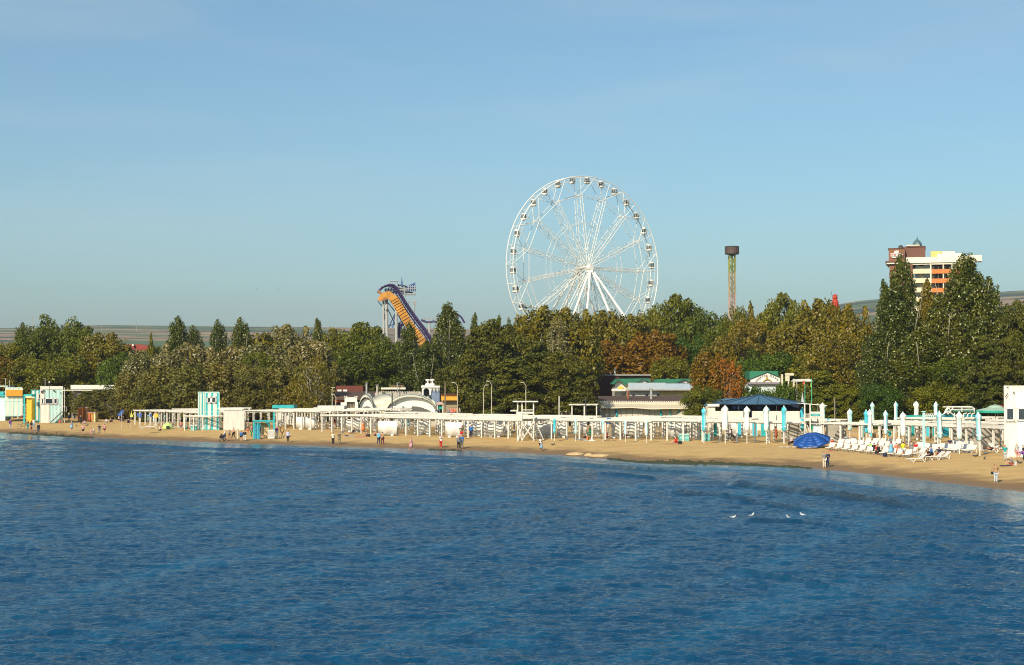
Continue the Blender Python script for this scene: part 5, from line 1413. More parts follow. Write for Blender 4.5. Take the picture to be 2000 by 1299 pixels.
for px, yb, yt in ((289, 830, 809), (300, 832, 811), (312, 826, 809), (322, 829, 809), (338, 828, 810), (364, 831, 811)):
    U(px, yb, yt, 'mint', {289: 'first', 300: 'second', 312: 'third', 322: 'fourth', 338: 'fifth', 364: 'sixth'}[px] + ' folded mint umbrella from the left under the left pergola')
for px, yb, yt, k in ((785, 840, 812, 'blue'), (797, 842, 812, 'turq'), (1166, 850, 820, 'mint')):
    U(px, yb, yt, k, {785: 'closed pale umbrella under the pergola left of the blue cabin curtain', 797: 'closed turquoise umbrella under the pergola below the wide tent arch', 1166: 'short closed umbrella behind the green towel person'}[px])
# opened blue umbrella lying on its side
bu = B(1590, 876)
ou = thing('fallen_umbrella', 'big royal blue open umbrella lying on its side on the sand', 'umbrella', bu)
royal = mat('royal_blue_canopy', (.008, .075, .33), .55, .12, 1.2)
mb = MB(); NR = 8; Ru = 2.05; hgt = .62
def dome(k, j, J=6):
    t = j / J; a = 2 * math.pi * k / NR
    return Vector((Ru * t * math.cos(a), Ru * t * math.sin(a), hgt * (1 - t ** 2)))
for k in range(NR):
    for j in range(6):
        q = [dome(k, j), dome(k, j + 1), dome(k + 1, j + 1), dome(k + 1, j)]
        mb.add(q, [(0, 1, 2, 3)] if j else [(0, 1, 2)])
cn = mb.build('canopy', royal, ou, True)
sm_ = cn.modifiers.new('thickness', 'SOLIDIFY'); sm_.thickness = .02
mb = MB()
for k in range(NR):
    for j in range(6): mb.bar(dome(k, j) + Vector((0, 0, -.03)), dome(k, j + 1) + Vector((0, 0, -.045)), .006, 4)
mb.build('rib', mat('deep_blue_seam', (.004, .03, .16), .6), ou)
mb = MB()
for k in range(NR):
    a, b_ = dome(k, 6), dome(k + 1, 6)
    mb.prism([a, b_, b_ + Vector((0, 0, -.16)), a + Vector((0, 0, -.16))], (a + b_).normalized() * .015)
hm = mb.build('valance', royal, ou)
mb = MB(); mb.bar((0, 0, hgt), (0, 0, -1.5), .025, 6); mb.build('pole', white2, ou)
text_mesh(ou, 'valance_lettering', '~~~~~~', .1, white2, (0, 0, -50), (0, 0, 0)) if False else None
mb = MB()
a, b_ = dome(5, 6), dome(6, 6)
for i in range(26):
    if i % 9 == 8: continue
    p = a.lerp(b_, (i + 1) / 28); q = (a + b_).normalized() * .03
    mb.box(p + q + Vector((0, 0, -.08)), (.025, .02, .07), math.atan2((b_ - a).y, (b_ - a).x))
mb.build('valance_lettering', white2, hm)
ou.rotation_euler = (R(15), R(-11), R(4)); ou.location.z = bu.z + .86; ou.location.y += 1.4; ou.scale = (1.04, 1.04, 1.25)
# ------------------------------------------------------------------ sun loungers
def lounger_proto():
    root = thing('sun_lounger', 'x', 'sun lounger')
    mb = MB()
    for y in (-.28, .28): mb.bar((-.95, y, .32), (.35, y, .32), .035, 5)
    for x in (-.95, .35): mb.bar((x, -.28, .32), (x, .28, .32), .035, 5)
    for i in range(9): mb.box((-.85 + i * .145, 0, .345), (.09, .54, .025))
    mb.build('frame', white2, root)
    mb = MB()
    c, s_ = math.cos(R(38)), math.sin(R(38))
    for y in (-.28, .28): mb.bar((.35, y, .33), (.35 + .72 * c, y, .33 + .72 * s_), .035, 5)
    for i in range(6):
        t = .08 + i * .115; M = Matrix.Rotation(-R(38), 3, 'Y'); mb.box((.35 + t * c, 0, .35 + t * s_), (.085, .54, .025), M=M)
    mb.build('backrest', white2, root)
    for x in (-.7, .45):
        mb = MB()
        for y in (-.28, .28): mb.bar((x + .02, y, .32), (x + .26, y, -.03), .03, 5); mb.bar((x + .5, y, .32) if x < 0 else (x + .35, y, .45), (x + .26, y, -.03), .03, 5)
        mb.bar((x + .26, -.28, .0), (x + .26, .28, .0), .025, 5)
        mb.build('leg', white2, root)
    return root
LG = lounger_proto(); lg_used = [False]
def lounger(p, rz, label, sc=1.0, group='white plastic sun loungers'):
    if not lg_used[0]:
        lg_used[0] = True; LG.location = p; LG.rotation_euler = (0, 0, rz); LG.scale = (sc,) * 3; LG['label'] = label; LG['group'] = group; return LG
    return dup(LG, label, p, rz, group, sc)
def lrow(x0, y0, x1, y1, n_, rz, desc):
    for i in range(n_):
        t = i / max(1, n_ - 1); lounger(B(x0 + (x1 - x0) * t, y0 + (y1 - y0) * t), rz + random.uniform(-.06, .06), '%s sun lounger from the left %s' % (ORD[i], desc))
lrow(1622, 879, 1772, 894, 11, R(64), 'in the front row by the blue umbrella')
lrow(1640, 871.5, 1745, 878, 9, R(64), 'in the middle row behind the blue umbrella end')
lrow(1650, 867, 1752, 872, 8, R(64), 'in the rear row under the umbrellas')
lrow(1778, 889, 1812, 893, 3, R(40), 'beside the yellow shirted person')
lrow(1792, 879, 1826, 883, 4, R(60), 'behind the seated black dressed pair')
lrow(1838, 881, 1868, 884, 5, R(55), 'in the steep row left of the white umbrella')
lrow(1880, 883, 1896, 885, 3, R(50), 'between white umbrella and double pole umbrella')
lrow(1855, 874, 1895, 876, 5, R(60), 'in the shade of the slatted pergola')
lounger(B(1790, 902.5), R(12), 'lone low sun lounger nearest the water')
lounger(B(1838, 898), R(18), 'empty sun lounger with raised back right of the lone low one')
lounger(B(1826, 898), R(14), 'sun lounger occupied by the seated black dressed pair')
lounger(B(1932, 885), R(0), 'sun lounger with a lying sunbather beside the right tower')
lounger(B(1947, 881), R(120), 'tilted sun lounger at the post beside the right tower')
lounger(B(283, 838), R(5), 'sun lounger at the left under the mint umbrellas'); lounger(B(297, 837.5), R(8), 'sun lounger next to the leftmost one under mint umbrellas')
lounger(B(331, 838), R(170), 'sun lounger near the light green shelter'); lounger(B(345, 838), R(200), 'sun lounger behind the coral shirted person')
# ------------------------------------------------------------------ wavy changing cabins
def cabin(px, pyb, w_, h, label, rz=R(-10)):
    o = thing('changing_cabin', label, 'changing cabin', B(px, pyb), rz, 'wavy white changing cabins')
    mb = MB(); n_ = 28
    pts = [(-w_ / 2 + w_ * k / n_, .15 * math.sin(k / n_ * math.pi * 3.2)) for k in range(n_ + 1)]
    for k in range(n_):
        (xa, ya), (xb, yb) = pts[k], pts[k + 1]
        u = (k + .5) / n_; zb = .12 + .16 * (.5 + .5 * math.cos(u * math.pi * 4))
        mb.prism([(xa, ya, zb), (xb, yb, zb), (xb, yb, h), (xa, ya, h)], (0, .05, 0))
    mb.build('wavy_screen', white2, o, True)
    mb = MB()
    for u in (.25, .75):
        xx_ = -w_ / 2 + w_ * u; mb.box((xx_, .1, .04), (.35, .5, .28))
    mb.build('foot', white2, o)
    return o
cabin(596, 839, 2.9, 1.9, 'wavy white changing cabin left of the brown coated person')
cabin(757, 851, 2.6, 2.0, 'wavy white changing cabin below the white tent')
cabin(886, 854.5, 2.2, 2.0, 'wavy white changing cabin behind the red shorts person')
cabin(1237, 855, 2.5, 2.0, 'wavy white changing cabin right of the notice board', R(-14))
cabin(458.5, 860, .3, .1, 'x') if False else None
for px, yb, w_, lab in ((690, 846, 2.3, 'left of the orange red dressed person'), (828, 851, 2.1, 'below the right end of the wide tent arch'), (921, 853, 2.0, 'behind the blue jacket person'), (942, 854, 1.9, 'right of the blue jacket person'), (966, 856, 2.2, 'left of the lookout tower'),
                        (1066, 857, 2.2, 'right of the lookout tower legs'), (1097, 857, 1.2, 'between two umbrellas right of the lookout tower'), (1136, 851, 1.6, 'left of the green towel person'), (1163, 850, 1.6, 'right of the green towel person'), (1204, 858, 1.2, 'right of the blue notice board'),
                        (1320, 857, 1.9, 'above the red hooded person'), (1346, 857, 2.2, 'behind the wide turquoise box'), (1398, 852, 1.8, 'behind the first pavilion umbrella'), (1428, 853, 1.8, 'behind the second pavilion umbrella'),
                        (712, 838, 1.4, 'deep under the pergola above the orange red dress'), (780, 840, 1.5, 'deep under the pergola below the wide arch'), (858, 845, 1.3, 'deep under the pergola above the red trousers'), (903, 846, 1.8, 'deep behind the olive shirted person'), (985, 848, 1.8, 'deep behind the left legs of the lookout tower'),
                        (1035, 850, 1.8, 'seen between the crossed legs of the lookout tower'), (1270, 849, 1.5, 'deep behind the sixth umbrella of the long pergola'), (1300, 849, .9, 'narrow one behind the bare backed person'), (1462, 852, 1.6, 'behind the third pavilion umbrella'), (566, 828, 1.8, 'behind the straw heap'), (546, 829, 1.6, 'behind the photo stand arch')):
    cabin(px, yb - 2.2, w_, 1.85, 'changing cabin ' + lab, R(-14))
# ------------------------------------------------------------------ lookouts
def beamset(root, name, segs, r, m=white):
    mb = MB()
    for a, b_ in segs: mb.bar(a, b_, r, 4)
    return wb(mb, name, m, root)
lt = thing('lookout_tower', 'white wooden lookout tower on crossed legs with flat roof', 'lifeguard tower', B(1027, 861))
Yl = lt.location.y
mb = MB(); pb(mb, 1001.5, 783.5, 1051, 785.5, Yl - .4, 3.2); wb(mb, 'roof', white, lt)
mb = MB(); pb(mb, 1008, 804.5, 1043, 808, Yl, 2.6); pb(mb, 997, 801.5, 1012, 803.5, Yl, 2.4); wb(mb, 'platform', white, lt)
for x in (1011, 1019.5, 1042):
    for dy in (.1, 2.5):
        mb = MB(); q = P(x, 785, Yl + dy); z_ = tz(q.x, q.y) - .2; mb.box((q.x, q.y, (q.z + z_) / 2), (.16, .16, q.z - z_)); wb(mb, 'post', white, lt)
mb = MB(); pb(mb, 1010, 808, 1020, 822, Yl - .08, .1); pb(mb, 1020, 811, 1042, 813, Yl - .05, .1); pb(mb, 1020, 800, 1042, 801.5, Yl - .05, .1); wb(mb, 'railing', white, lt)
for a, b_ in (((1019, 826), (1044, 860)), ((1041, 826), (1020, 860)), ((1013, 832), (1020, 861)), ((1020, 832), (1012, 861))):
    mb = MB(); mb.bar(P(*a, Yl - .15), P(*b_, Yl - .15), .09, 4); wb(mb, 'brace', white, lt)
mb = MB()
sa, sb = P(1060, 859, Yl + .6), P(1046, 826, Yl + .6)
for k in range(9): mb.box(sa.lerp(sb, k / 9), (.25, .8, .04))
mb.bar(sa + Vector((.1, -.4, 0)), sb + Vector((.1, -.4, 0)), .06, 4); wb(mb, 'stair', white, lt)
rp_ = thing('rescue_post', 'white rescue post with turquoise panel and green doors', 'lifeguard post', B(1588, 866))
Yr = rp_.location.y
mb = MB(); mb.prism([P(1565, 787.2, Yr), P(1615, 791.5, Yr), P(1615, 793, Yr), P(1565, 788.6, Yr)], (0, 2.6, 0)); wb(mb, 'roof', white, rp_)
for x in (1571.5, 1582, 1608):
    mb = MB(); q = P(x, 790, Yr); mb.box((q.x, q.y, (q.z + rp_.location.z) / 2), (.13, .13, q.z - rp_.location.z + .2)); wb(mb, 'post', white, rp_)
for x in (1571.5, 1597, 1608):
    mb = MB(); q = P(x, 790, Yr + 2.4); mb.box((q.x, q.y, (q.z + rp_.location.z) / 2), (.13, .13, q.z - rp_.location.z + .2)); wb(mb, 'post', white, rp_)
mb = MB(); pb(mb, 1583, 804, 1608, 808, Yr - .06, .1); pb(mb, 1583, 813, 1608, 816, Yr - .06, .1); pb(mb, 1570, 816, 1609, 818, Yr, 2.4); pb(mb, 1583, 827, 1606, 828.5, Yr - .06, .1); wb(mb, 'railing', white, rp_)
mb = MB(); pb(mb, 1585, 808.3, 1601, 812.8, Yr - .1, .05); sgp = wb(mb, 'turquoise_sign', teal, rp_)
mb = MB()
for i in range(9): pb(mb, 1587.5 + i * 1.3, 810, 1588.2 + i * 1.3, 811.2, Yr - .13, .02)
wb(mb, 'sign_lettering', white2, rp_, sgp)
mb = MB(); pb(mb, 1571.5, 807, 1581, 816, Yr + .05, .05); wb(mb, 'dark_grille', darkmetal, rp_)
mb = MB()
for x in (1573.5, 1576, 1578.5): pb(mb, x, 807, x + .5, 816, Yr, .04)
for y in (809.5, 812.5): pb(mb, 1571.5, y, 1581, y + .5, Yr, .04)
wb(mb, 'grille_bars', white2, rp_)
mb = MB(); pb(mb, 1588, 830, 1595.6, 846.5, Yr + .3, .1); pb(mb, 1596.2, 830, 1603.5, 846.5, Yr + .3, .1); wb(mb, 'cupboard_door', mat('pale_blue_door', (.55, .66, .74), .5), rp_)
mb = MB(); pb(mb, 1583.5, 831, 1588, 839, Yr + .2, .3); pb(mb, 1603.5, 831, 1608, 840, Yr + .2, .3); wb(mb, 'green_box', mat('green_board', (.01, .28, .14), .6), rp_)
beamset(rp_, 'ladder', [(P(1573, 832, Yr - .1), P(1580, 858, Yr - .3)), (P(1577, 830, Yr - .1), P(1585, 858, Yr - .3))], .05)
# flagpoles
for px, yt, fc, fy, lab in ((1572, 741, red, 747, 'green flagpole with small red flag left of its twin'), (1585, 739, mat('lime_flag', (.45, .55, .04), .7), 752, 'green flagpole with small lime flag on the rescue post')):
    q = P(px, 788, Yr + 1.2); o = thing('flagpole', lab, 'flagpole', (q.x, q.y, tz(q.x, q.y)))
    mb = MB(); mb.bar(o.location, P(px, yt, q.y), .045, 6, .035); wb(mb, 'pole', mat('green_pole', (.05, .42, .28), .5), o)
    mb = MB(); pprism(mb, [(px - 4 if fc is red else px - 1.8, fy - 3), (px, fy - 3), (px, fy + 4), (px - 3.3 if fc is red else px - 1.8, fy + 4)], q.y, .03); wb(mb, 'flag', fc, o)
o = thing('white_flag', 'limp pale flag on a short pole left of the green flagpoles', 'flag', P(1569, 790, Yr + 2))
mb = MB(); mb.prism([P(1565, 785, Yr + 2), P(1567, 767, Yr + 2), P(1571, 786, Yr + 2)], (0, .1, 0)); wb(mb, 'cloth', mat('greyish_cloth', (.40, .42, .48), .8), o)
mb = MB(); mb.bar(P(1570.5, 790, Yr + 2), P(1567, 766.5, Yr + 2), .03, 4); wb(mb, 'pole', greymetal, o)
# small pergola roofs behind
def shelter(px0, px1, yr, yb, Y, lab, n_=3):
    o = thing('roof_shelter', lab, 'shelter', W((px0 + px1) / 2, Y))
    mb = MB(); pb(mb, px0, yr, px1, yr + 1.6, Y - .2, 3)
    for i in range(int((px1 - px0) / 2.2)): pb(mb, px0 + 1 + i * 2.2, yr + 1.6, px0 + 1.8 + i * 2.2, yr + 3.2, Y - .2, .15)
    wb(mb, 'roof', white, o)
    for i in range(n_):
        x = px0 + 5 + (px1 - px0 - 9) * i / (n_ - 1); mb = MB(); pb(mb, x, yr + 1.6, x + 2.2, yb, Y, .2, o.location.z); wb(mb, 'post', white, o)
    return o
shelter(1111, 1168, 789, 812, 246, 'white shelter roof with toothed eaves left of the beige awning')
o = thing('bar_counter_frame', 'low white frame with dark panels left of the toothed shelter', 'frame', W(1103, 247))
mb = MB(); pb(mb, 1091, 803, 1114, 805, 247, .3); pb(mb, 1091, 805, 1092, 815, 247, .2, o.location.z); pb(mb, 1097, 805, 1098, 815, 247, .2, o.location.z); pb(mb, 1113, 805, 1114, 815, 247, .2, o.location.z); wb(mb, 'frame', white, o)
mb = MB(); pb(mb, 1092, 806, 1113, 812, 247.2, .1); wb(mb, 'dark_panel', mat('brown_panel', (.12, .07, .05), .7), o)
for px, c_, lab in ((1046, teal, 'narrow turquoise booth right of the lookout tower roof'), (1086, navy, 'narrow grey blue booth among the pine trunks')):
    o = thing('booth', lab, 'booth', W(px + 2, 250)); mb = MB(); pb(mb, px - 3, 802, px + 6, 815, 250, 2, o.location.z); wb(mb, 'wall', c_, o)
    mb = MB(); pprism(mb, [(px - 4, 802), (px + 1.5, 796), (px + 7, 802)], 249.8, 2.4); wb(mb, 'roof', mat('pinkish_canvas', (.5, .34, .28), .8), o)
o = thing('dark_stalls', 'row of closed dark stalls in the shade of the pines', 'stall', W(1066, 254)); mb = MB(); pb(mb, 1054, 798, 1085, 815, 254, 3, o.location.z); wb(mb, 'wall', mat('dark_stall', (.03, .03, .035), .8), o)
mb = MB()
for x in (1061, 1068, 1076): pb(mb, x, 799, x + .6, 815, 253.8, .1, o.location.z)
wb(mb, 'shutter_joints', greymetal, o)
# teal fence / panels behind the pergolas
for px, y0, y1, c_, lab in ((1396, 823, 845, teal, 'turquoise cabin door left under the pavilion pergola'), (1444, 822, 845, brightblue, 'bright turquoise cabin door under the pavilion pergola'), (1474, 822, 842, brightblue, 'second bright turquoise door under the pavilion pergola'),
                      (1491, 822, 840, teal, 'third turquoise door under the pavilion pergola'), (1362, 825, 834, teal, 'wide turquoise shutter at the right end of the long pergola')):
    q = B(px, 852); o = thing('turquoise_screen', lab, 'screen', q); w_ = 11 if px == 1362 else 4.5
    mb = MB(); pb(mb, px - w_, y0, px + w_, y1, q.y, .12, q.z); wb(mb, 'panel', c_, o)
    mb = MB(); pb(mb, px - w_ - .8, y0 - 1, px - w_, y1, q.y - .02, .14, q.z); pb(mb, px + w_, y0 - 1, px + w_ + .8, y1, q.y - .02, .14, q.z); wb(mb, 'frame', white, o)
# tilted grey screens in the shade at right
gs = mat('grey_shade_wall', (.36, .33, .28), .8, .2, 1)
for px0, px1, Yo, lab in ((1540, 1562, 4, 'grey screen wall left of the rescue post'), (1612, 1652, 5, 'grey screen wall behind the packed loungers'), (1862, 1900, 5, 'grey screen wall with slat shadows behind the white umbrella'), (1902, 1950, 4, 'grey screen wall with slat shadows beside the right tower')):
    q = front_line((px0 + px1) / 2); o = thing('screen_wall', lab, 'screen', (q.x, q.y + Yo, q.z))
    Ys = q.y + Yo; mb = MB(); pb(mb, px0, 828, px1, 870, Ys, .1, q.z); wb(mb, 'panel', gs, o)
    mb = MB()
    for x in (px0, (px0 + px1) / 2, px1): pb(mb, x - .5, 827, x + .5, 870, Ys - .04, .06, q.z)
    wb(mb, 'batten', concrete, o)
# fence of brown bamboo and turquoise deck chairs at the back
for i, px in enumerate((1672, 1710, 1748, 1786, 1822)):
    q = B(px, 856); o = thing('bamboo_fence', ORD[i] + ' tan fence panel from the left behind the loungers', 'fence', q, 0, 'tan fence panels behind the loungers')
    mb = MB(); pb(mb, px - 17, 847, px + 17, 856, q.y, .08, q.z); wb(mb, 'panel', mat('tan_bamboo', (.42, .27, .12), .8, .25, 2), o)
    mb = MB(); pb(mb, px - 17.6, 846, px - 16.4, 857, q.y - .03, .14, q.z); pb(mb, px - 18, 845.5, px + 17, 846.6, q.y - .02, .1); wb(mb, 'rail', concrete, o)
tm_ = mat('deep_turquoise_cloth', (.01, .30, .30), .7, .2, 2)
for i, (px, y0, y1) in enumerate(((1618, 818, 832), (1684, 820, 845), (1700, 826, 847), (1738, 842, 848), (1771, 826, 847), (1783, 826, 847), (1812, 822, 845), (1824, 822, 845), (1858, 826, 860))):
    q = B(px, 857); o = thing('windbreak', ORD[i] + ' turquoise windbreak from the left under the lounger pergola', 'windbreak', q, 0, 'turquoise windbreaks under the pergola')
    mb = MB(); pb(mb, px - 3, y0, px + 3, y1, q.y - .5, .08, q.z + .3); wb(mb, 'cloth', tm_ if i % 2 else brightblue, o)
    mb = MB(); pb(mb, px - 3.5, y0 - 1, px - 3, y1 + 3, q.y - .55, .1, q.z); pb(mb, px + 3, y0 - 1, px + 3.5, y1 + 3, q.y - .55, .1, q.z); wb(mb, 'pole', white, o)
# turquoise terrace with gable frame
te = thing('gable_framed_terrace', 'turquoise terrace with white gable trellis behind the right umbrellas', 'terrace', W(1875, 196))
Yg = 196
mb = MB()
def zz(pts, r=.07): 
    for a, b_ in zip(pts[:-1], pts[1:]): mb.bar(P(*a, Yg), P(*b_, Yg), r, 4)
zz([(1836, 813), (1852, 803), (1862, 810), (1874, 815), (1882, 812)]); zz([(1844, 806), (1853, 797), (1857, 802), (1862, 796)]); zz([(1846, 802), (1852, 795.5), (1898, 794.5), (1904, 799)]); zz([(1847, 803), (1852, 809), (1857, 802)])
zz([(1860, 800), (1903, 799.5)]); zz([(1879, 795), (1879, 804)]); zz([(1903, 797), (1903, 804)]); zz([(1864, 806), (1864, 816)]); zz([(1882, 808), (1882, 818)])
for x in (1880, 1888, 1896): zz([(x, 818), (x + 3, 808), (x + 8, 807)])
wb(mb, 'trellis', white2, te)
mb = MB(); pb(mb, 1842, 810, 1910, 835, Yg + .6, .2, te.location.z); wb(mb, 'turquoise_wall', mat('strong_turquoise', (.01, .30, .38), .6, .3, 2), te)
mb = MB(); pb(mb, 1858, 801, 1903, 804.5, Yg + .3, 3); wb(mb, 'green_roof', mat('mint_green_roof', (.12, .36, .27), .6), te)
mb = MB(); pb(mb, 1852, 793.8, 1898, 796.3, Yg + 1, 2.5); wb(mb, 'ridge_roof', creamw, te)
mb = MB()
for i in range(6):
    x = 1803 + i * 4; zz_ = [(x, 814), (x + 2, 809), (x + 4, 814)]
    for a, b_ in zip(zz_[:-1], zz_[1:]): mb.bar(P(*a, Yg), P(*b_, Yg), .04, 4)
pb(mb, 1802, 808, 1828, 809, Yg, .1)
tr2 = thing('trellis_rail', 'white zigzag trellis rail between the rear umbrellas', 'railing', W(1815, Yg)); wb(mb, 'rail', white2, tr2)
mb = MB(); pb(mb, 1765, 811, 1828, 816, Yg + 1.2, .2); wb(mb, 'backing', tm_, tr2)
o = thing('market_umbrella', 'open green edged parasol left of the right tower', 'umbrella', W(1942, 190))
mb = MB(); c = P(1944, 803, 190); mb.lathe([(2.4, -.05), (2.35, .12), (.95, .45), (.8, .62), (.05, .82)], c, 10); wb(mb, 'canopy', mat('canvas_green_edge', (.30, .42, .33), .8), o)
mb = MB(); mb.lathe([(2.42, -.2), (2.44, .0), (2.40, .1)], c, 10); wb(mb, 'green_edge', mat('green_edge', (.01, .30, .22), .7), o)
mb = MB(); mb.bar(o.location, c, .05, 6); wb(mb, 'pole', white, o)
o = thing('red_awning', 'small dark red awning beside the right tower', 'awning', W(1952, 200)); mb = MB(); pb(mb, 1947, 791, 1961, 800, 200, 2); wb(mb, 'cloth', mat('dark_red_cloth', (.16, .012, .01), .8), o)
mb = MB(); pb(mb, 1948, 800, 1949, 812, 200, .1, o.location.z); wb(mb, 'pole', darkmetal, o)
o = thing('beige_sunshade', 'open beige sunshade peak behind the right end of the long pergola', 'umbrella', W(1337, 240))
c = P(1337, 812, 240); mb = MB(); mb.lathe([(1.5, 0), (1.0, .3), (.4, .65), (.04, .9)], c, 8); wb(mb, 'canopy', awn, o); mb = MB(); mb.bar(o.location, c, .05, 6); wb(mb, 'pole', white, o)
o = thing('blue_hall', 'small distant building with arched blue roof right of the green spreading pine', 'building', W(1664, 300))
mb = MB(); pprism(mb, [(1656, 749)] + [(1664 + 8 * math.cos(t), 748 - 13 * math.sin(t)) for t in [math.pi - k * math.pi / 8 for k in range(9)]] + [(1672, 749)], 300, 6); wb(mb, 'arched_roof', mat('blue_arched_roof', (.05, .16, .30), .5), o)
mb = MB(); pb(mb, 1656, 749, 1682, 752, 299.8, 6); pb(mb, 1657, 752, 1681, 790, 300.5, 5, o.location.z); wb(mb, 'wall', creamw, o)
# blue notice board, teal boxes
q = B(1190, 857); o = thing('notice_board', 'blue and white notice board on a pergola post', 'sign', (q.x, q.y - .2, q.z)); Yn = q.y - .2
mb = MB(); pb(mb, 1185, 816.5, 1193.5, 828, Yn, .06); bd = wb(mb, 'board', mat('sign_blue', (.03, .16, .42), .5, .4, 2), o)
mb = MB()
for y in (818.5, 821.5, 824.5): pb(mb, 1187.5, y, 1193.5, y + 1, Yn - .03, .02)
wb(mb, 'printed_lines', white2, o, bd); mb = MB(); pb(mb, 1188.8, 828, 1189.8, 857, Yn, .08, q.z); wb(mb, 'post', white, o)
for px, yb, w_, h_, lab in ((1336.5, 861.5, 19, 13, 'turquoise beach box right of the red seated person'), (1379, 861, 15, 13, 'turquoise ribbed bin beside the first pavilion umbrella'), (378, 841, 11, 9, 'turquoise topped counter under the striped tower pergola')):
    q = B(px, yb); o = thing('beach_box', lab, 'box', q)
    mb = MB(); pb(mb, px - w_ / 2, yb - h_, px + w_ / 2, yb, q.y, .8, q.z - .05); bx = wb(mb, 'body', teal if w_ != 19 else mat('teal_box', (.06, .42, .38), .6, .3, 3), o)
    mb = MB(); pb(mb, px - w_ / 2 - .6, yb - h_ - 1, px + w_ / 2 + .6, yb - h_ + .5, q.y - .1, 1.0); wb(mb, 'lid', mint, o)
    mb = MB()
    for i in range(4): pb(mb, px - w_ / 2 + .5, yb - 2 - i * 2.6, px + w_ / 2 - .5, yb - 1.3 - i * 2.6, q.y - .04, .05)
    wb(mb, 'rib', mint, o)
q = B(555, 0 + 829)
# photo stand with turquoise arch
ph = B(508, 858); o = thing('photo_stand', 'turquoise framed beach stand with painted front around a group of people', 'stand', ph); Yp = ph.y
mb = MB(); pb(mb, 494, 821, 536.5, 823.5, Yp, 1.5)
for x in (494.5, 502, 534): pb(mb, x, 823, x + 2.6, 853, Yp, .15, ph.z)
wb(mb, 'frame', teal, o)
mb = MB(); pb(mb, 497, 826, 508, 848, Yp + .8, .08, ph.z); wb(mb, 'blue_painted_panel', mat('blue_mural', (.03, .25, .45), .6, .5, 3), o)
mb = MB(); pb(mb, 509, 826, 526, 842, Yp + 1.1, .08, ph.z + .5); wb(mb, 'tan_painted_panel', mat('tan_mural', (.48, .36, .18), .7, .4, 3), o)
for a, b_ in (((502, 824), (512, 835)), ((526, 824), (518, 826)), ((526.5, 824), (526.5, 841)), ((519, 823.5), (526.5, 833))):
    mb = MB(); mb.bar(P(*a, Yp - .1), P(*b_, Yp - .1), .06, 4); wb(mb, 'brace', tm_, o)
mb = MB(); pb(mb, 523, 840, 536, 854.5, Yp - .3, .6, ph.z + .12); wb(mb, 'counter', white2, o)
mb = MB()
for i in range(7): pb(mb, 523.5 + i * 1.8, 841, 523.9 + i * 1.8, 854, Yp - .34, .04)
wb(mb, 'counter_grooves', mat('joint_grey', (.22, .2, .17), .9), o)
# sculpture with ring on sand
q = B(551, 855); o = thing('ring_sculpture', 'slim tan wooden sculpture with an oval ring on top beside the photo stand', 'sculpture', q)
mb = MB(); mb.tube([(.0 + .27 * math.cos(t), 0, 1.15 + .42 * math.sin(t)) for t in [k * math.pi / 8 for k in range(17)]], .06, 6); mb.bar((0, 0, .75), (0, 0, -.1), .09, 6); mb.bar((0, 0, .3), (.15, 0, -.1), .06, 6); mb.build('figure', mat('tan_wood', (.42, .24, .07), .7), o)
mb = MB(); mb.lathe([(.25, 0), (.3, .1), (.2, .25), (.05, .3)], (-.35, .1, -.05), 8); mb.lathe([(.3, 0), (.34, .12), (.22, .32), (.05, .36)], (.35, -.1, -.05), 8); mb.build('base_stone', mat('pale_stone', (.55, .42, .28), .9), o)
# thatch heap
q = B(562, 836); o = thing('straw_heap', 'heap of dry tan straw beside the maroon dressed person', 'heap', q)
mb = MB(); g = random.Random(4)
for i in range(160):
    a = g.uniform(0, 6.28); r_ = g.uniform(0, 1.0); p = Vector((r_ * math.cos(a) * 1.4, r_ * math.sin(a), .35 * (1 - r_)))
    mb.bar(p, p + Vector((g.uniform(-.4, .4), g.uniform(-.3, .3), g.uniform(0, .25))), .03, 4)
mb.build('straw', mat('straw', (.40, .24, .08), .9), o)
# round white stand with towel person
q = B(1156, 861); o = thing('umbrella_base', 'round white umbrella base under the person with a green towel', 'base', q)
mb = MB(); mb.lathe([(.55, -.03), (.55, .05), (.3, .1), (.12, .14), (.06, .5), (.05, .5)], n=14); mb.build('disc', white2, o)
mb = MB(); mb.lathe([(.35, 0), (.33, .05), (.1, .09)], (-.75, -.3, 0), 10); mb.build('second_disc', greymetal, o)
# poles and lamps
def lamp(px, ytop, Y, lab, hook=-7, m=greymetal):
    b_ = W(px, Y); o = thing('street_lamp', lab, 'street lamp', b_)
    top = P(px, ytop, Y)
    mb = MB(); mb.bar(b_, (b_.x, Y, top.z - 1.2), .085, 6, .06); wb(mb, 'pole', m, o)
    mb = MB(); pts = [Vector((b_.x, Y, top.z - 1.2)), Vector((b_.x - .05 * np.sign(hook), Y, top.z - .6)), Vector((b_.x + hook * Y / FPX * .45, Y, top.z - .12)), Vector((b_.x + hook * Y / FPX, Y, top.z))]
    mb.tube(pts, .045, 5); wb(mb, 'arm', m, o)
    mb = MB(); mb.box(pts[-1], (.55, .2, .1)); wb(mb, 'lantern', m, o)
palepole = mat('pale_pole', (.46, .41, .33), .6)
lamp(893.5, 747, 240, 'hooked street lamp right of the orange kiosk', -8, palepole)
lamp(960, 744.5, 238, 'tallest hooked street lamp before the pines', -7, palepole)
lamp(944.5, 752, 240, 'shorter street lamp left of the tallest hooked one', 6, palepole)
lamp(1027, 747, 238, 'hooked street lamp rising behind the lookout tower', -7, palepole)
lamp(649, 757, 244, 'hooked street lamp left of the white tent', 1.5, palepole)
lamp(656, 770, 243, 'low curved lamp beside the hooked one left of the tent', -6, palepole)
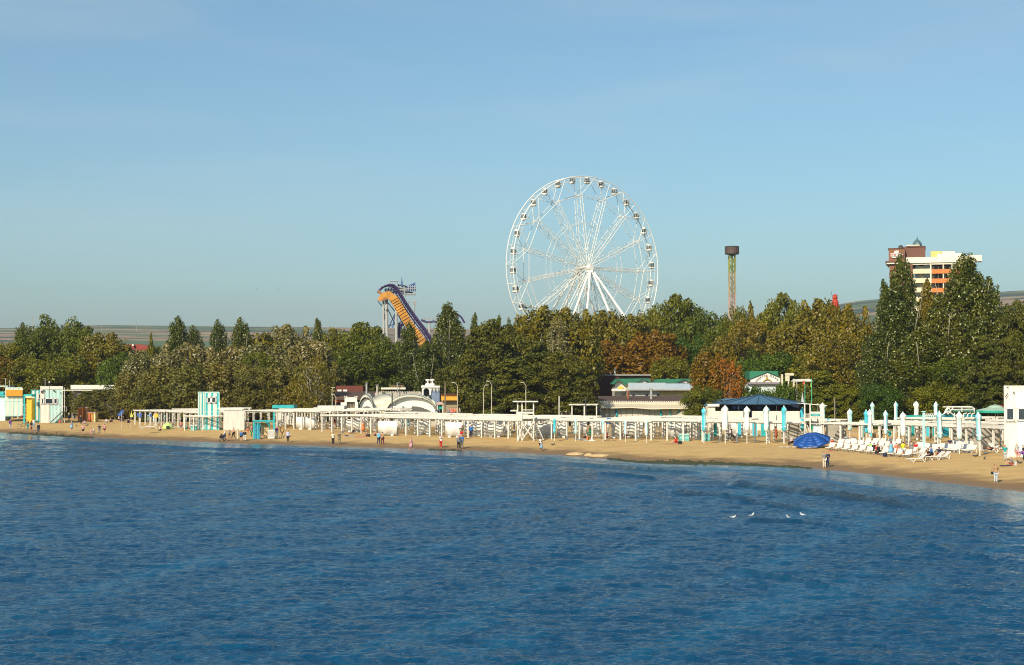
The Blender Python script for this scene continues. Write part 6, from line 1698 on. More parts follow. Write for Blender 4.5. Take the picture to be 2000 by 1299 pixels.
for px, yt, Y, m, r_, lab in ((766, 767.5, 243, darkmetal, .1, 'black pole standing in front of the white tent'), (869.5, 746, 246, mat('wooden_pole', (.17, .12, .08), .9), .12, 'brown wooden pole before the orange kiosk'), (1092, 775, 236, white, .08, 'white pole right of the dark stalls'),
                         (1144, 777, 240, darkmetal, .1, 'dark pole in the toothed shelter'), (1630, 777, 228, mat('grey_brown_pole', (.2, .17, .15), .8), .1, 'grey pole right of the rescue post'), (716, 748, 262, greymetal, .16, 'grey pole above the red brown shed'),
                         (737, 752, 262, concrete, .2, 'short thick pale post at the left end of the battlement wall'), (776, 748, 262, greymetal, .08, 'thin pole above the wide tent arch'), (781, 745, 262, darkmetal, .08, 'thin dark pole beside the one above the wide arch'),
                         (464, 838, None, white, .1, 'short white post on the sand beside the backpackers'), (1516.5, 812, 215, darkmetal, .05, 'thin dark pole before the low white wall'), (1804, 804, None, mintcloth, .13, 'pale green square post among the umbrellas')):
    if Y is None: b_ = B(px, 857 if px < 1000 else 883)
    else: b_ = W(px, Y)
    o = thing('pole', lab, 'pole', b_); mb = MB(); mb.bar(b_ + Vector((0, 0, -.2)), P(px, yt, b_.y), r_, 6); wb(mb, 'shaft', m, o)
    mb = MB(); mb.box(P(px, yt, b_.y), (r_ * 3, r_ * 3, .08)); wb(mb, 'cap', m, o)
o = thing('globe_lamp', 'small white globe lamp right of the mint tower aerial', 'lamp', W(96.5, 268)); mb = MB(); mb.bar(o.location, P(96.5, 747.5, 268), .04, 5); wb(mb, 'pole', darkmetal, o)
mb = MB(); mb.lathe([(.02, -.16), (.12, -.1), (.16, 0), (.12, .1), (.02, .16)], P(96.5, 746.5, 268), 10); wb(mb, 'globe', white2, o, smooth=True)
# banners left
for px, pts, m, lab in ((238, [(228, 811), (239, 800), (242, 804), (236, 812)], mat('royal_blue_cloth', (.02, .08, .32), .7), 'blue pennant under the olive trees left of the pergola'),
                        (256, [(253, 805), (255, 812), (257, 802), (258, 812), (262, 804), (259, 815), (254, 814)], mat('lime_yellow', (.55, .55, .05), .7), 'yellow green leafy banner left of the pergola'),
                        (272, [(267, 807), (277, 807), (277, 814), (272, 817), (268, 812)], mat('royal_blue_cloth', (.02, .08, .32), .7), 'blue inflatable behind the left pergola posts'),
                        (302, [(300, 808), (308, 808), (309, 814), (304, 817), (300, 814)], mat('bright_yellow', (.75, .42, .02), .6, .12), 'yellow inflatable behind the left pergola'),
                        (292, [(290, 808), (296, 808), (296, 815), (291, 813)], mat('royal_blue_cloth', (.02, .08, .32), .7), 'small blue banner left of the yellow inflatable')):
    q = P(px, 812, 246); o = thing('banner', lab, 'banner', (q.x, 246, tz(q.x, 246))); mb = MB(); pprism(mb, pts, 246, .15); wb(mb, 'cloth', m, o)
    mb = MB(); mb.bar(o.location, P(px, 806, 246), .04, 4); wb(mb, 'pole', white, o)
# orange beach huts near px 152-185
for i, (x0, x1, y0, m, lab) in enumerate(((152, 162, 796, orange, 'tall rust orange hut left of the small yellow one'), (162, 170, 797, mat('tan_panel', (.55, .30, .12), .7), 'tan panel between the two orange huts'), (170, 180, 806, orange, 'low orange hut under the olive trees'), (180, 186, 806, mat('pale_yellow', (.70, .62, .30), .7), 'pale yellow hut right of the low orange one'))):
    o = thing('beach_hut', lab, 'hut', B((x0 + x1) / 2, 824)); Y_ = o.location.y; mb = MB(); pb(mb, x0, y0, x1, 824, Y_, 2, o.location.z); wb(mb, 'wall', m, o)
    mb = MB(); pb(mb, x0 - .5, y0 - 1, x1 + .3, y0, Y_ - .2, 2.3); wb(mb, 'roof', mat('pinkish_canvas', (.5, .34, .28), .8), o)
    mb = MB(); pb(mb, x0 + 2, y0 + 3, x1 - 3, 824, Y_ - .03, .05, o.location.z); wb(mb, 'door', mat('rust_door', (.35, .10, .03), .7), o)
# green tent, towels
q = B(328, 838.5); o = thing('beach_shelter', 'small light green dome shelter among the left loungers', 'tent', q)
mb = MB(); mb.lathe([(.95, 0), (.88, .35), (.62, .75), (.3, .98), (.05, 1.05)], n=10); mb.build('dome', mat('light_green_cloth', (.42, .58, .18), .8), o, True)
mb = MB(); mb.box((.2, -.93, .3), (.5, .05, .5)); mb.build('opening', dark, o)
q = B(357, 838); 
# sand mounds near waterline
for i, (px, py, w_) in enumerate(((1124, 887.5, 1.0), (1172, 890.5, 1.1), (1150, 889.5, .5))):
    q = B(px, py); o = thing('sand_mound', ['pale sand mound left at the water edge', 'pale sand mound right at the water edge', 'tiny sand mound between the two bigger ones'][i], 'sand mound', (q.x, q.y, q.z - .05))
    mb = MB(); mb.lathe([(1.1 * w_, 0), (.9 * w_, .14), (.5 * w_, .26), (.1, .3)], n=14, squash=lambda i_, k: 1 + .2 * math.sin(k * 1.7 + i_)); mb.build('mound', mat('pale_sand', (.50, .35, .18), .95, .2, 2), o, True)
# ================================================================== PEOPLE
FIG = {}
def skin_mesh(name, verts, edges, root_i, sub=1):
    me = bpy.data.meshes.new('tmp'); me.from_pydata([v[0] for v in verts], edges, []); me.update()
    o = bpy.data.objects.new('tmp', me); COL.objects.link(o)
    m = o.modifiers.new('skin', 'SKIN'); m.use_smooth_shade = True
    if not me.skin_vertices: me.attributes.update() if hasattr(me.attributes, 'update') else None
    if not me.skin_vertices:
        bpy.context.view_layer.objects.active = o
        bpy.ops.mesh.customdata_skin_add()
    sv = me.skin_vertices[0].data
    for i, v in enumerate(verts):
        sv[i].radius = (v[1], v[1]) if not hasattr(v[1], '__len__') else v[1]
    sv[root_i].use_root = True
    s_ = o.modifiers.new('sub', 'SUBSURF'); s_.levels = sub; s_.render_levels = sub
    dg = bpy.context.evaluated_depsgraph_get()
    r = bpy.data.meshes.new_from_object(o.evaluated_get(dg)); r.name = name
    bpy.data.objects.remove(o); bpy.data.meshes.remove(me)
    return r
def J(pose):
    "joints of a 1.72 m figure facing -Y"
    j = dict(pelvis=(0, 0, .95), waist=(0, 0, 1.10), chest=(0, 0, 1.30), nb=(0, .01, 1.46), neck=(0, 0, 1.53), head=(0, -.01, 1.62), crown=(0, 0, 1.70), nose=(0, -.12, 1.61),
             sl=(-.17, 0, 1.42), el=(-.22, .02, 1.15), wl=(-.23, -.06, .92), hl=(-.23, -.08, .84), sr=(.17, 0, 1.42), er=(.22, .02, 1.15), wr=(.23, -.06, .92), hr=(.23, -.08, .84),
             pl=(-.09, 0, .90), kl=(-.10, -.02, .50), al=(-.10, .02, .09), tl=(-.11, -.14, .04), pr=(.09, 0, .90), kr=(.10, -.02, .50), ar=(.10, .02, .09), tr=(.11, -.14, .04))
    def up(**k): j.update(k)
    if pose == 'walk': up(kl=(-.09, -.16, .52), al=(-.09, -.24, .10), tl=(-.09, -.40, .07), kr=(.09, .06, .50), ar=(.09, .28, .14), tr=(.10, .16, .04), el=(-.23, .12, 1.17), wl=(-.24, .14, .94), hl=(-.24, .14, .86), er=(.23, -.08, 1.16), wr=(.22, -.26, .98), hr=(.21, -.32, .92))
    if pose == 'stride': up(kl=(-.09, -.10, .50), al=(-.10, -.10, .09), tl=(-.11, -.26, .04), kr=(.10, .04, .50), ar=(.11, .16, .10), tr=(.12, .02, .05), er=(.24, 0, 1.18), wr=(.14, -.2, 1.15), hr=(.08, -.24, 1.18))
    if pose == 'phone': up(el=(-.22, -.12, 1.2), wl=(-.10, -.28, 1.38), hl=(-.06, -.32, 1.45), er=(.22, -.12, 1.2), wr=(.08, -.28, 1.36), hr=(.05, -.32, 1.43))
    if pose == 'akimbo': up(el=(-.34, .06, 1.2), wl=(-.19, -.05, 1.04), hl=(-.13, -.08, 1.02), er=(.30, .04, 1.17), wr=(.28, -.1, .95), hr=(.27, -.13, .87))
    if pose in ('sit', 'sitback'):
        dz = -.80
        for k in ('pelvis', 'waist', 'chest', 'nb', 'neck', 'head', 'crown', 'nose', 'sl', 'el', 'wl', 'hl', 'sr', 'er', 'wr', 'hr', 'pl', 'pr'):
            x, y, z = j[k]; f = max(0, z - .9) * (.18 if pose == 'sit' else -.45); j[k] = (x, y - f, z + dz)
        if pose == 'sit': up(kl=(-.16, -.42, .46), al=(-.14, -.68, .10), tl=(-.14, -.84, .05), kr=(.16, -.44, .42), ar=(.14, -.72, .10), tr=(.14, -.88, .06), wl=(-.16, -.34, .40), hl=(-.16, -.42, .44), wr=(.16, -.34, .38), hr=(.16, -.42, .42))
        else: up(kl=(-.12, -.46, .16), al=(-.12, -.88, .09), tl=(-.12, -.95, .20), kr=(.12, -.44, .30), ar=(.12, -.74, .10), tr=(.13, -.90, .06), el=(-.28, .32, .36), wl=(-.28, .40, .12), hl=(-.28, .42, .05), er=(.28, .32, .36), wr=(.28, .40, .12), hr=(.28, .42, .05))
    if pose == 'chair':
        dz = -.42
        for k in ('pelvis', 'waist', 'chest', 'nb', 'neck', 'head', 'crown', 'nose', 'sl', 'el', 'wl', 'hl', 'sr', 'er', 'wr', 'hr', 'pl', 'pr'):
            x, y, z = j[k]; j[k] = (x, y - max(0, z - .9) * .12, z + dz)
        up(kl=(-.11, -.44, .50), al=(-.11, -.42, .09), tl=(-.12, -.58, .04), kr=(.11, -.44, .50), ar=(.11, -.46, .09), tr=(.12, -.62, .04), wl=(-.14, -.30, .60), hl=(-.13, -.38, .58), wr=(.14, -.30, .60), hr=(.13, -.38, .58))
    if pose == 'lie':
        for k in list(j):
            x, y, z = j[k]; j[k] = (x, (z - .95), .12 - y * .8 + (0.10 if z > 1.2 else 0) + .06 * (k in ('kl', 'kr')))
    if pose == 'bend':
        for k in ('waist', 'chest', 'nb', 'neck', 'head', 'crown', 'nose', 'sl', 'el', 'wl', 'hl', 'sr', 'er', 'wr', 'hr'):
            x, y, z = j[k]; dz = z - .95; a = 1.25; j[k] = (x, y * math.cos(a) - dz * math.sin(a), .95 + dz * math.cos(a) + y * math.sin(a))
        up(el=(-.2, -.5, .72), wl=(-.16, -.52, .48), hl=(-.15, -.54, .40), er=(.2, -.5, .72), wr=(.16, -.52, .48), hr=(.15, -.54, .40))
    return j
def figure(pose):
    if pose in FIG: return FIG[pose]
    j = J(pose); names = ['pelvis', 'waist', 'chest', 'nb', 'neck', 'head', 'crown', 'nose', 'sl', 'el', 'wl', 'hl', 'sr', 'er', 'wr', 'hr', 'pl', 'kl', 'al', 'tl', 'pr', 'kr', 'ar', 'tr']
    rad = dict(pelvis=.15, waist=.13, chest=(.17, .12), nb=.08, neck=.062, head=.108, crown=.075, nose=.022, sl=.062, el=.046, wl=.032, hl=(.045, .02), pl=.095, kl=.062, al=.043, tl=.034)
    for k in ('s', 'e', 'w', 'h', 'p', 'k', 'a', 't'): rad[k + 'r'] = rad[k + 'l']
    V = [(j[k], rad[k]) for k in names]; ix = {k: i for i, k in enumerate(names)}
    E = [(ix[a], ix[b_]) for a, b_ in (('pelvis', 'waist'), ('waist', 'chest'), ('chest', 'nb'), ('nb', 'neck'), ('neck', 'head'), ('head', 'crown'), ('head', 'nose'), ('nb', 'sl'), ('sl', 'el'), ('el', 'wl'), ('wl', 'hl'), ('nb', 'sr'), ('sr', 'er'), ('er', 'wr'), ('wr', 'hr'),
         ('pelvis', 'pl'), ('pl', 'kl'), ('kl', 'al'), ('al', 'tl'), ('pelvis', 'pr'), ('pr', 'kr'), ('kr', 'ar'), ('ar', 'tr'))]
    for sd_ in ('l', 'r'):       # five fingers on each hand
        w_, h_ = Vector(j['w' + sd_]), Vector(j['h' + sd_]); d = (h_ - w_).normalized()
        side = d.cross(Vector((1, 0, 0)));
        side = side.normalized() if side.length > .1 else Vector((0, 1, 0))
        for q, (off, ln) in enumerate(((-.030, .062), (-.010, .076), (.010, .072), (.030, .056))):
            a = len(V); V.append((tuple(h_ + side * off + d * .02), .011)); V.append((tuple(h_ + side * off * 1.25 + d * (.02 + ln)), .008)); E += [(ix['h' + sd_], a), (a, a + 1)]
        a = len(V); V.append((tuple(h_ - d * .02 + side * .055), .012)); V.append((tuple(h_ + d * .02 + side * .075), .009)); E += [(ix['h' + sd_], a), (a, a + 1)]
    body = skin_mesh('body', V, E, 0)
    def sub(keys, grow, edges, extra=(), nm='x', rr=None):
        VV = [(j[k], tuple(r_ + grow for r_ in (rad[k] if hasattr(rad[k], '__len__') else (rad[k], rad[k]))) if not (rr and k in rr) else (rr[k], rr[k])) for k in keys]
        ii = {k: i for i, k in enumerate(keys)}
        EE = [(ii[a], ii[b_]) for a, b_ in edges]
        for (p, r_, k) in extra: VV.append((p, (r_, r_))); EE.append((ii[k], len(VV) - 1))
        return skin_mesh(nm, VV, EE, 0)
    def lerp(a, b_, t): return tuple(Vector(j[a]).lerp(Vector(j[b_]), t))
    top = sub(['waist', 'pelvis', 'chest', 'nb', 'sl', 'el', 'sr', 'er'], .022, [('waist', 'pelvis'), ('waist', 'chest'), ('chest', 'nb'), ('nb', 'sl'), ('sl', 'el'), ('nb', 'sr'), ('sr', 'er')], (), 'shirt', {'nb': .1})
    coat = sub(['waist', 'pelvis', 'chest', 'nb', 'sl', 'el', 'wl', 'sr', 'er', 'wr'], .034, [('waist', 'pelvis'), ('waist', 'chest'), ('chest', 'nb'), ('nb', 'sl'), ('sl', 'el'), ('el', 'wl'), ('nb', 'sr'), ('sr', 'er'), ('er', 'wr')], (), 'jacket', {'nb': .11, 'pelvis': .19})
    tro = sub(['pelvis', 'pl', 'kl', 'al', 'pr', 'kr', 'ar'], .022, [('pelvis', 'pl'), ('pl', 'kl'), ('kl', 'al'), ('pelvis', 'pr'), ('pr', 'kr'), ('kr', 'ar')], (), 'trousers')
    sho = sub(['pelvis', 'pl', 'pr'], .03, [('pelvis', 'pl'), ('pelvis', 'pr')], ((lerp('pl', 'kl', .75), .1, 'pl'), (lerp('pr', 'kr', .75), .1, 'pr')), 'shorts')
    # dress: a flared tube from chest to knees
    mb = MB(); a, b_, c_ = Vector(j['chest']), Vector(j['pelvis']), (Vector(j['kl']) + Vector(j['kr'])) / 2
    mb.tube([a + (a - b_) * .3, a, a.lerp(b_, .6), b_, b_.lerp(c_, .6), c_ + (c_ - b_) * .1], [.12, .19, .165, .20, .25, .29], 12); dress = mb.mesh('dress', white2, True)
    hc, hcr = Vector(j['head']), Vector(j['crown']); upv = (hcr - hc).normalized(); fw = (Vector(j['nose']) - hc); fw = (fw - upv * fw.dot(upv)).normalized()
    hair = skin_mesh('hair', [(tuple(hcr - fw * .02 + upv * .01), (.095, .095)), (tuple(hc - fw * .045 + upv * .03), (.108, .1)), (tuple(hc - fw * .06 - upv * .04), (.08, .07))], [(0, 1), (1, 2)], 0)
    hairl = skin_mesh('hair', [(tuple(hcr - fw * .02 + upv * .01), (.097, .097)), (tuple(hc - fw * .05 + upv * .03), (.112, .1)), (tuple(hc - fw * .07 - upv * .09), (.1, .07)), (tuple(hc - fw * .08 - upv * .24), (.08, .04))], [(0, 1), (1, 2), (2, 3)], 0)
    mb = MB(); M = upv.to_track_quat('Z', 'Y').to_matrix()
    mb.lathe([(.19, 0), (.20, .012), (.115, .02), (.11, .1), (.04, .13)], n=12); mb.v = [tuple(M @ Vector(v) + hcr - upv * .02) for v in mb.v]; hat = mb.mesh('hat', white2, True)
    # face: eyes and mouth
    rt = upv.cross(fw)
    mb = MB()
    for s_ in (-1, 1): mb.box(tuple(hc + fw * .1 + rt * .035 * s_ + upv * .02), (.02, .02, .012))
    mb.box(tuple(hc + fw * .098 - upv * .05), (.045, .02, .01)); face = mb.mesh('face_features', dark)
    FIG[pose] = dict(body=body, shirt=top, jacket=coat, trousers=tro, shorts=sho, dress=dress, hair=hair, hairl=hairl, hat=hat, face=face)
    return FIG[pose]
PC = dict(black=(.012, .012, .015), white=(.72, .70, .66), navy=(.012, .02, .06), blue=(.02, .13, .38), pblue=(.22, .36, .52), sky=(.16, .42, .60), red=(.52, .015, .015), maroon=(.12, .012, .02), pink=(.60, .28, .30), coral=(.62, .17, .10), orange=(.55, .16, .04),
          green=(.02, .22, .12), teal=(.01, .30, .30), olive=(.10, .10, .06), grey=(.20, .20, .20), lgrey=(.42, .42, .42), khaki=(.26, .20, .12), tan=(.36, .22, .11), brown=(.12, .05, .025), purple=(.17, .05, .30), lav=(.50, .46, .62), yellow=(.72, .68, .02), lime=(.30, .60, .12),
          jeans=(.05, .10, .20), cream=(.62, .56, .44), rust=(.30, .07, .02), pjeans=(.45, .52, .58))
def cm(k): return mat('fabric_' + k, PC[k], .85, .12, 6)
skinm = mat('skin_fair', (.52, .27, .17), .55, .06, 6); skint = mat('skin_tanned', (.38, .17, .09), .55, .06, 6)
hairs = {'d': mat('hair_dark', (.02, .012, .008), .6), 'b': mat('hair_brown', (.09, .045, .02), .6), 'l': mat('hair_blond', (.42, .28, .12), .6), 'g': mat('hair_grey', (.35, .34, .32), .6), 'r': mat('hair_auburn', (.20, .05, .02), .6)}
def person(px, py, hpx, pose, top, bottom, label, rz=0.0, hair='d', extra=None, tan=False, h=None):
    """top: (kind, colour) kind in shirt/jacket/dress/none; bottom: (kind, colour) trousers/shorts/none; hpx: standing height in photo px"""
    f = figure(pose); p = B(px, py)
    ht = (h if h else hpx * p.y / FPX) / 1.75
    ht = max(.55, min(1.12, ht))
    if pose in ('chair',) and extra != 'ground': pass
    o = thing('person', label, 'person', p, rz, 'people on the beach', ht)
    def add(nm, k, m):
        c = bpy.data.objects.new(nm, f[k]); COL.objects.link(c); c.parent = o
        if not f[k].materials: f[k].materials.append(m)
        c.material_slots[0].link = 'OBJECT'; c.material_slots[0].material = m
        return c
    bd = add('body', 'body', skint if tan else skinm)
    if top[0] != 'none': add(top[0], top[0], cm(top[1]))
    if bottom[0] != 'none': add(bottom[0], bottom[0], cm(bottom[1]))
    if hair.startswith('L'): add('hair', 'hairl', hairs[hair[1]])
    elif hair.startswith('H'): add('hair', 'hair', hairs['d']); add('hat', 'hat', cm({'w': 'white', 'r': 'red', 'b': 'black'}[hair[1]]))
    else: add('hair', 'hair', hairs[hair])
    return o
Pn = person
S, JK, D, N0 = 'shirt', 'jacket', 'dress', ('none', '')
TR, SH = 'trousers', 'shorts'
# --- left beach
Pn(20, 838.5, 20, 'stride', (JK, 'purple'), (TR, 'pjeans'), 'person in purple jacket and pale jeans at the far left water edge', R(60))
Pn(54, 839, 19, 'stand', (S, 'olive'), (TR, 'teal'), 'person in olive top and teal trousers beside the bicycle', R(200))
Pn(55, 826, 19, 'stand', (S, 'maroon'), (TR, 'lgrey'), 'auburn haired person in maroon behind the bicycle', R(30), 'Lr')
Pn(61, 841, 19, 'stand', (JK, 'black'), N0, 'woman in black top and long maroon skirt in the left group', R(150), 'Ld')
Pn(61.2, 841.1, 12, 'stand', (D, 'maroon'), N0, 'child in a maroon dress standing close to the black topped woman', R(150), 'Ld')
Pn(66, 836, 18, 'stand', (S, 'white'), (TR, 'pblue'), 'person in white top behind the left group', R(20), 'l')
Pn(69, 846, 11, 'stand', (S, 'lgrey'), (SH, 'grey'), 'small child in grey at the water edge of the left group', R(40), 'l')
Pn(75, 846.5, 20, 'stand', (JK, 'black'), (TR, 'navy'), 'person in long black coat at the right of the left group', R(170))
Pn(44, 816, 18, 'sit', (S, 'pink'), (SH, 'coral'), 'pink topped person seated below the yellow kiosk', R(-20))
Pn(116, 826.5, 18, 'sit', (S, 'coral'), (SH, 'coral'), 'coral clad person seated against the mint tower foot', R(90), tan=True)
Pn(134.5, 826, 18, 'stand', (JK, 'navy'), (TR, 'black'), 'person in dark jacket and white hat right of the mint tower', R(90), 'Hw')
Pn(140, 842, 21, 'stride', (D, 'pblue'), N0, 'woman in a blue patterned dress walking on the open left sand', R(-90), 'Lb')
Pn(145, 820, 18, 'bend', (S, 'black'), (TR, 'black'), 'black clad person bending right of the mint tower', R(90))
Pn(158, 828, 18, 'stand', (JK, 'black'), (TR, 'black'), 'black clad person before the tall orange hut', R(10))
Pn(165, 829, 16, 'sit', (S, 'lav'), (SH, 'purple'), 'lavender clad person seated before the orange huts', R(30))
Pn(175, 824, 18, 'sit', (S, 'red'), (SH, 'black'), 'red topped person seated before the low orange hut', R(0))
Pn(162, 849, 20, 'stand', (S, 'pink'), (SH, 'black'), 'person in pink top and black shorts at the water edge', R(180), 'r')
Pn(178, 849.5, 12, 'stand', (S, 'pink'), (TR, 'pink'), 'child all in pink beside the black and pink person', R(150), 'Lb')
Pn(183, 849, 14, 'stand', (S, 'lgrey'), (TR, 'grey'), 'blond child in grey next to the pink child', R(180), 'l')
Pn(194, 847.5, 19, 'akimbo', (S, 'black'), (TR, 'grey'), 'person in black top and grey trousers right of the two children', R(170))
Pn(204, 847.5, 20, 'stride', (S, 'pink'), (SH, 'maroon'), 'person in pale pink top and dark shorts, last of the left strollers', R(200))
for i, (px, py, c1, c2, ps) in enumerate(((208, 826, 'white', 'lgrey', 'sit'), (216, 825, 'grey', 'black', 'sit'), (232, 824, 'white', 'navy', 'chair'), (240, 825, 'black', 'black', 'chair'), (250, 826, 'navy', 'black', 'sit'))):
    Pn(px, py, 17, ps, (S, c1), (TR, c2), ORD[i] + ' seated person from the left in the shade of the olive trees', R(40 * i))
Pn(312, 841.5, 19, 'sit', (S, 'white'), (SH, 'black'), 'black and white clad person seated left of the green dome shelter', R(70))
Pn(353.5, 841, 18, 'stand', (S, 'coral'), (SH, 'jeans'), 'person in coral shirt and blue shorts under the left pergola', R(200))
Pn(364, 838, 18, 'sit', (S, 'teal'), (SH, 'navy'), 'person in bright teal seated right of the coral shirt', R(120))
Pn(336, 834, 18, 'sit', (S, 'navy'), (SH, 'navy'), 'navy clad person seated behind the green dome shelter', R(0))
Pn(376, 826, 17, 'stand', (S, 'red'), (SH, 'white'), 'small red figure standing behind the turquoise topped counter', R(0))
Pn(438.5, 862, 23, 'walk', (S, 'white'), (TR, 'navy'), 'person in white shirt and navy trousers pushing the stroller', R(-70), 'g')
Pn(448, 861.5, 23, 'walk', (S, 'grey'), N0, 'bare legged person in grey top beside the stroller', R(-60), tan=True)
Pn(456, 857.5, 23, 'walk', (S, 'pink'), (TR, 'black'), 'long haired person in pink top and black trousers', R(-60), 'Ld')
Pn(471, 862, 21, 'stand', (JK, 'blue'), (SH, 'black'), 'person wearing a large blue jacket and black shorts', R(170), 'b')
Pn(478, 861.5, 21, 'stand', (JK, 'black'), (TR, 'white'), 'person in black jacket and white trousers beside the blue jacket', R(190))
Pn(483.5, 850, 22, 'stand', (S, 'olive'), (SH, 'coral'), 'person in olive top left of the photo stand', R(0))
Pn(491, 854, 24, 'stand', (S, 'pink'), (TR, 'green'), 'person in pale pink top and green trousers by the photo stand', R(90))
Pn(500, 853, 24, 'stand', (S, 'coral'), (SH, 'navy'), 'person in red top and navy shorts inside the photo stand', R(180))
Pn(508, 856, 25, 'stand', (JK, 'navy'), (TR, 'white'), 'person in navy jacket and white trousers before the photo stand', R(190))
Pn(518, 855, 24, 'stride', (S, 'orange'), (TR, 'black'), 'person in orange top and black trousers before the photo stand', R(120))
Pn(540.5, 854.5, 22, 'stand', (S, 'purple'), (TR, 'white'), 'person in purple top right of the photo stand', R(10))
Pn(562.5, 864, 24, 'stand', (JK, 'lav'), (TR, 'black'), 'lone person in lavender jacket and black trousers at the water edge', R(10))
Pn(573.5, 832.5, 22, 'stand', (D, 'maroon'), (TR, 'maroon'), 'maroon dressed person left of the wavy cabin', R(30))
Pn(619.5, 833, 22, 'stride', (JK, 'brown'), (TR, 'cream'), 'person in brown coat right of the wavy cabin', R(-90))
Pn(653, 834.5, 20, 'walk', (JK, 'maroon'), (SH, 'red'), 'person in dark red walking under the pergola', R(-90))
Pn(645.5, 841, 12, 'stand', (S, 'navy'), (SH, 'lav'), 'child in navy beside a pergola post', R(0))
Pn(650.5, 869.5, 26, 'stride', (S, 'cream'), (TR, 'black'), 'person in cream shirt, black trousers and sunglasses at the water edge', R(10), 'b')
Pn(662.5, 868.5, 25, 'stride', (S, 'olive'), (TR, 'khaki'), 'person in grey green shirt and khaki trousers next to the cream shirt', R(-10), 'r')
Pn(698, 843, 20, 'stand', (S, 'grey'), (SH, 'maroon'), 'person in grey before the lounger stack', R(0))
Pn(709, 847, 24, 'stand', (D, 'orange'), N0, 'orange red dressed person beside the lounger stack', R(20), 'Lr')
Pn(717, 852.5, 20, 'sit', (S, 'grey'), (SH, 'black'), 'grey topped person lying back near the orange red dress', R(-80))
Pn(688, 847, 20, 'sitback', (S, 'black'), (SH, 'grey'), 'dark clad person lying beside the lounger stack', R(-60))
Pn(742, 850, 24, 'stand', (S, 'pblue'), (SH, 'black'), 'person in blue shirt and black shorts below the white tent', R(170))
Pn(732, 851, 18, 'sit', (S, 'pink'), (SH, 'black'), 'person in pink seated left of the blue shirt', R(90))
Pn(739.5, 868.5, 26, 'stride', (JK, 'sky'), (TR, 'navy'), 'person in pale blue jacket and navy trousers in the close pair', R(150))
Pn(747, 869, 26, 'stride', (S, 'tan'), (TR, 'maroon'), 'person in tan top and maroon trousers in the close pair', R(150))
Pn(803, 880, 26, 'walk', (D, 'pink'), N0, 'woman in a short pale pink dress stepping in the water', R(-80), 'd')
Pn(861, 875, 26, 'phone', (S, 'white'), (TR, 'red'), 'person in white top and red trousers at the water edge', R(10), 'b')
Pn(901.5, 858, 27, 'akimbo', (S, 'olive'), (SH, 'red'), 'person in olive shirt and red shorts before the wavy cabin', R(0))
Pn(920, 855, 26, 'stand', (JK, 'blue'), (TR, 'navy'), 'person in bright blue jacket standing under the pergola', R(170))
Pn(895.5, 878, 28, 'stand', (JK, 'grey'), (TR, 'black'), 'long haired person in grey jacket in the hugging pair', R(20), 'Lb')
Pn(902, 877, 28, 'stride', (JK, 'blue'), (TR, 'grey'), 'person in blue jacket in the hugging pair', R(-20))
Pn(1056, 880.5, 27, 'stride', (S, 'white'), (TR, 'black'), 'person in white top with pale skirt cloth below the lookout tower', R(-130), 'Lb')
Pn(1057.5, 880.8, 20, 'stand', (D, 'pblue'), N0, 'child in pale blue dress beside the white topped person below the lookout', R(-130), 'Lb')
Pn(1152.5, 856, 24, 'stand', (D, 'green'), N0, 'person wrapped in a green towel by the white umbrella base', R(30))
Pn(1184, 856, 24, 'sit', (JK, 'red'), (SH, 'maroon'), 'red clad person seated by the notice board post', R(60))
Pn(1218, 856, 24, 'sit', (S, 'maroon'), (SH, 'black'), 'dark clad person seated behind a closed umbrella', R(-30))
Pn(1142, 856, 22, 'lie', N0, (SH, 'navy'), 'sunbather in navy trunks left of the green towel person', R(80), tan=True)
Pn(1297, 850, 24, 'stand', N0, (SH, 'coral'), 'bare backed person in coral trunks under the long pergola', R(170), tan=True)
Pn(1321, 865.5, 25, 'sit', (JK, 'red'), (SH, 'red'), 'red hooded person seated on the sand by the turquoise box', R(-70))
Pn(1427, 858, 26, 'chair', (S, 'coral'), (TR, 'black'), 'coral clad person with dark hair before the second umbrella', R(60), 'Hb')
Pn(1515, 859, 27, 'stand', (D, 'rust'), (TR, 'rust'), 'person in a long patterned rust dress under the pavilion pergola', R(160), 'Ld')
Pn(1546, 871, 27, 'chair', (S, 'lgrey'), (TR, 'black'), 'grey haired person seated at the tip of the blue umbrella', R(-50), 'g')
Pn(1610, 914.5, 33, 'stand', (S, 'grey'), (TR, 'cream'), 'person in dark grey shirt and cream trousers in the couple at the water', R(10))
Pn(1616.5, 913, 31, 'stride', (JK, 'navy'), (TR, 'jeans'), 'woman in navy cardigan and jeans in the couple at the water', R(-10), 'Lr')
Pn(1649, 861, 28, 'stand', (S, 'black'), (SH, 'lgrey'), 'person in black top behind the packed loungers', R(160))
Pn(1645, 868, 26, 'sit', (S, 'maroon'), (SH, 'pink'), 'person in maroon and pink seated behind the blue umbrella end', R(30))
Pn(1626, 876, 26, 'chair', (S, 'red'), (TR, 'coral'), 'red clad person seated at the right end of the blue umbrella', R(-60), 'Hw')
Pn(1721, 864, 28, 'stand', (S, 'navy'), (SH, 'sky'), 'person in navy top and bright blue skirt behind the loungers', R(90))
Pn(1745, 866, 28, 'sit', (S, 'purple'), (SH, 'navy'), 'purple clad person seated behind the blue dress', R(80))
Pn(1699.5, 884, 28, 'chair', (S, 'lime'), (SH, 'lime'), 'person in light green seated on a lounger', R(120), 'Hw')
Pn(1707, 886, 28, 'chair', (JK, 'black'), (TR, 'black'), 'black clad person seated right of the light green one', R(150))
Pn(1712, 889, 28, 'chair', (S, 'red'), (SH, 'orange'), 'person in red seated among the front loungers', R(30), 'r')
Pn(1716.5, 889, 28, 'chair', (JK, 'black'), (TR, 'black'), 'black clad person seated at the end of the front loungers', R(-60))
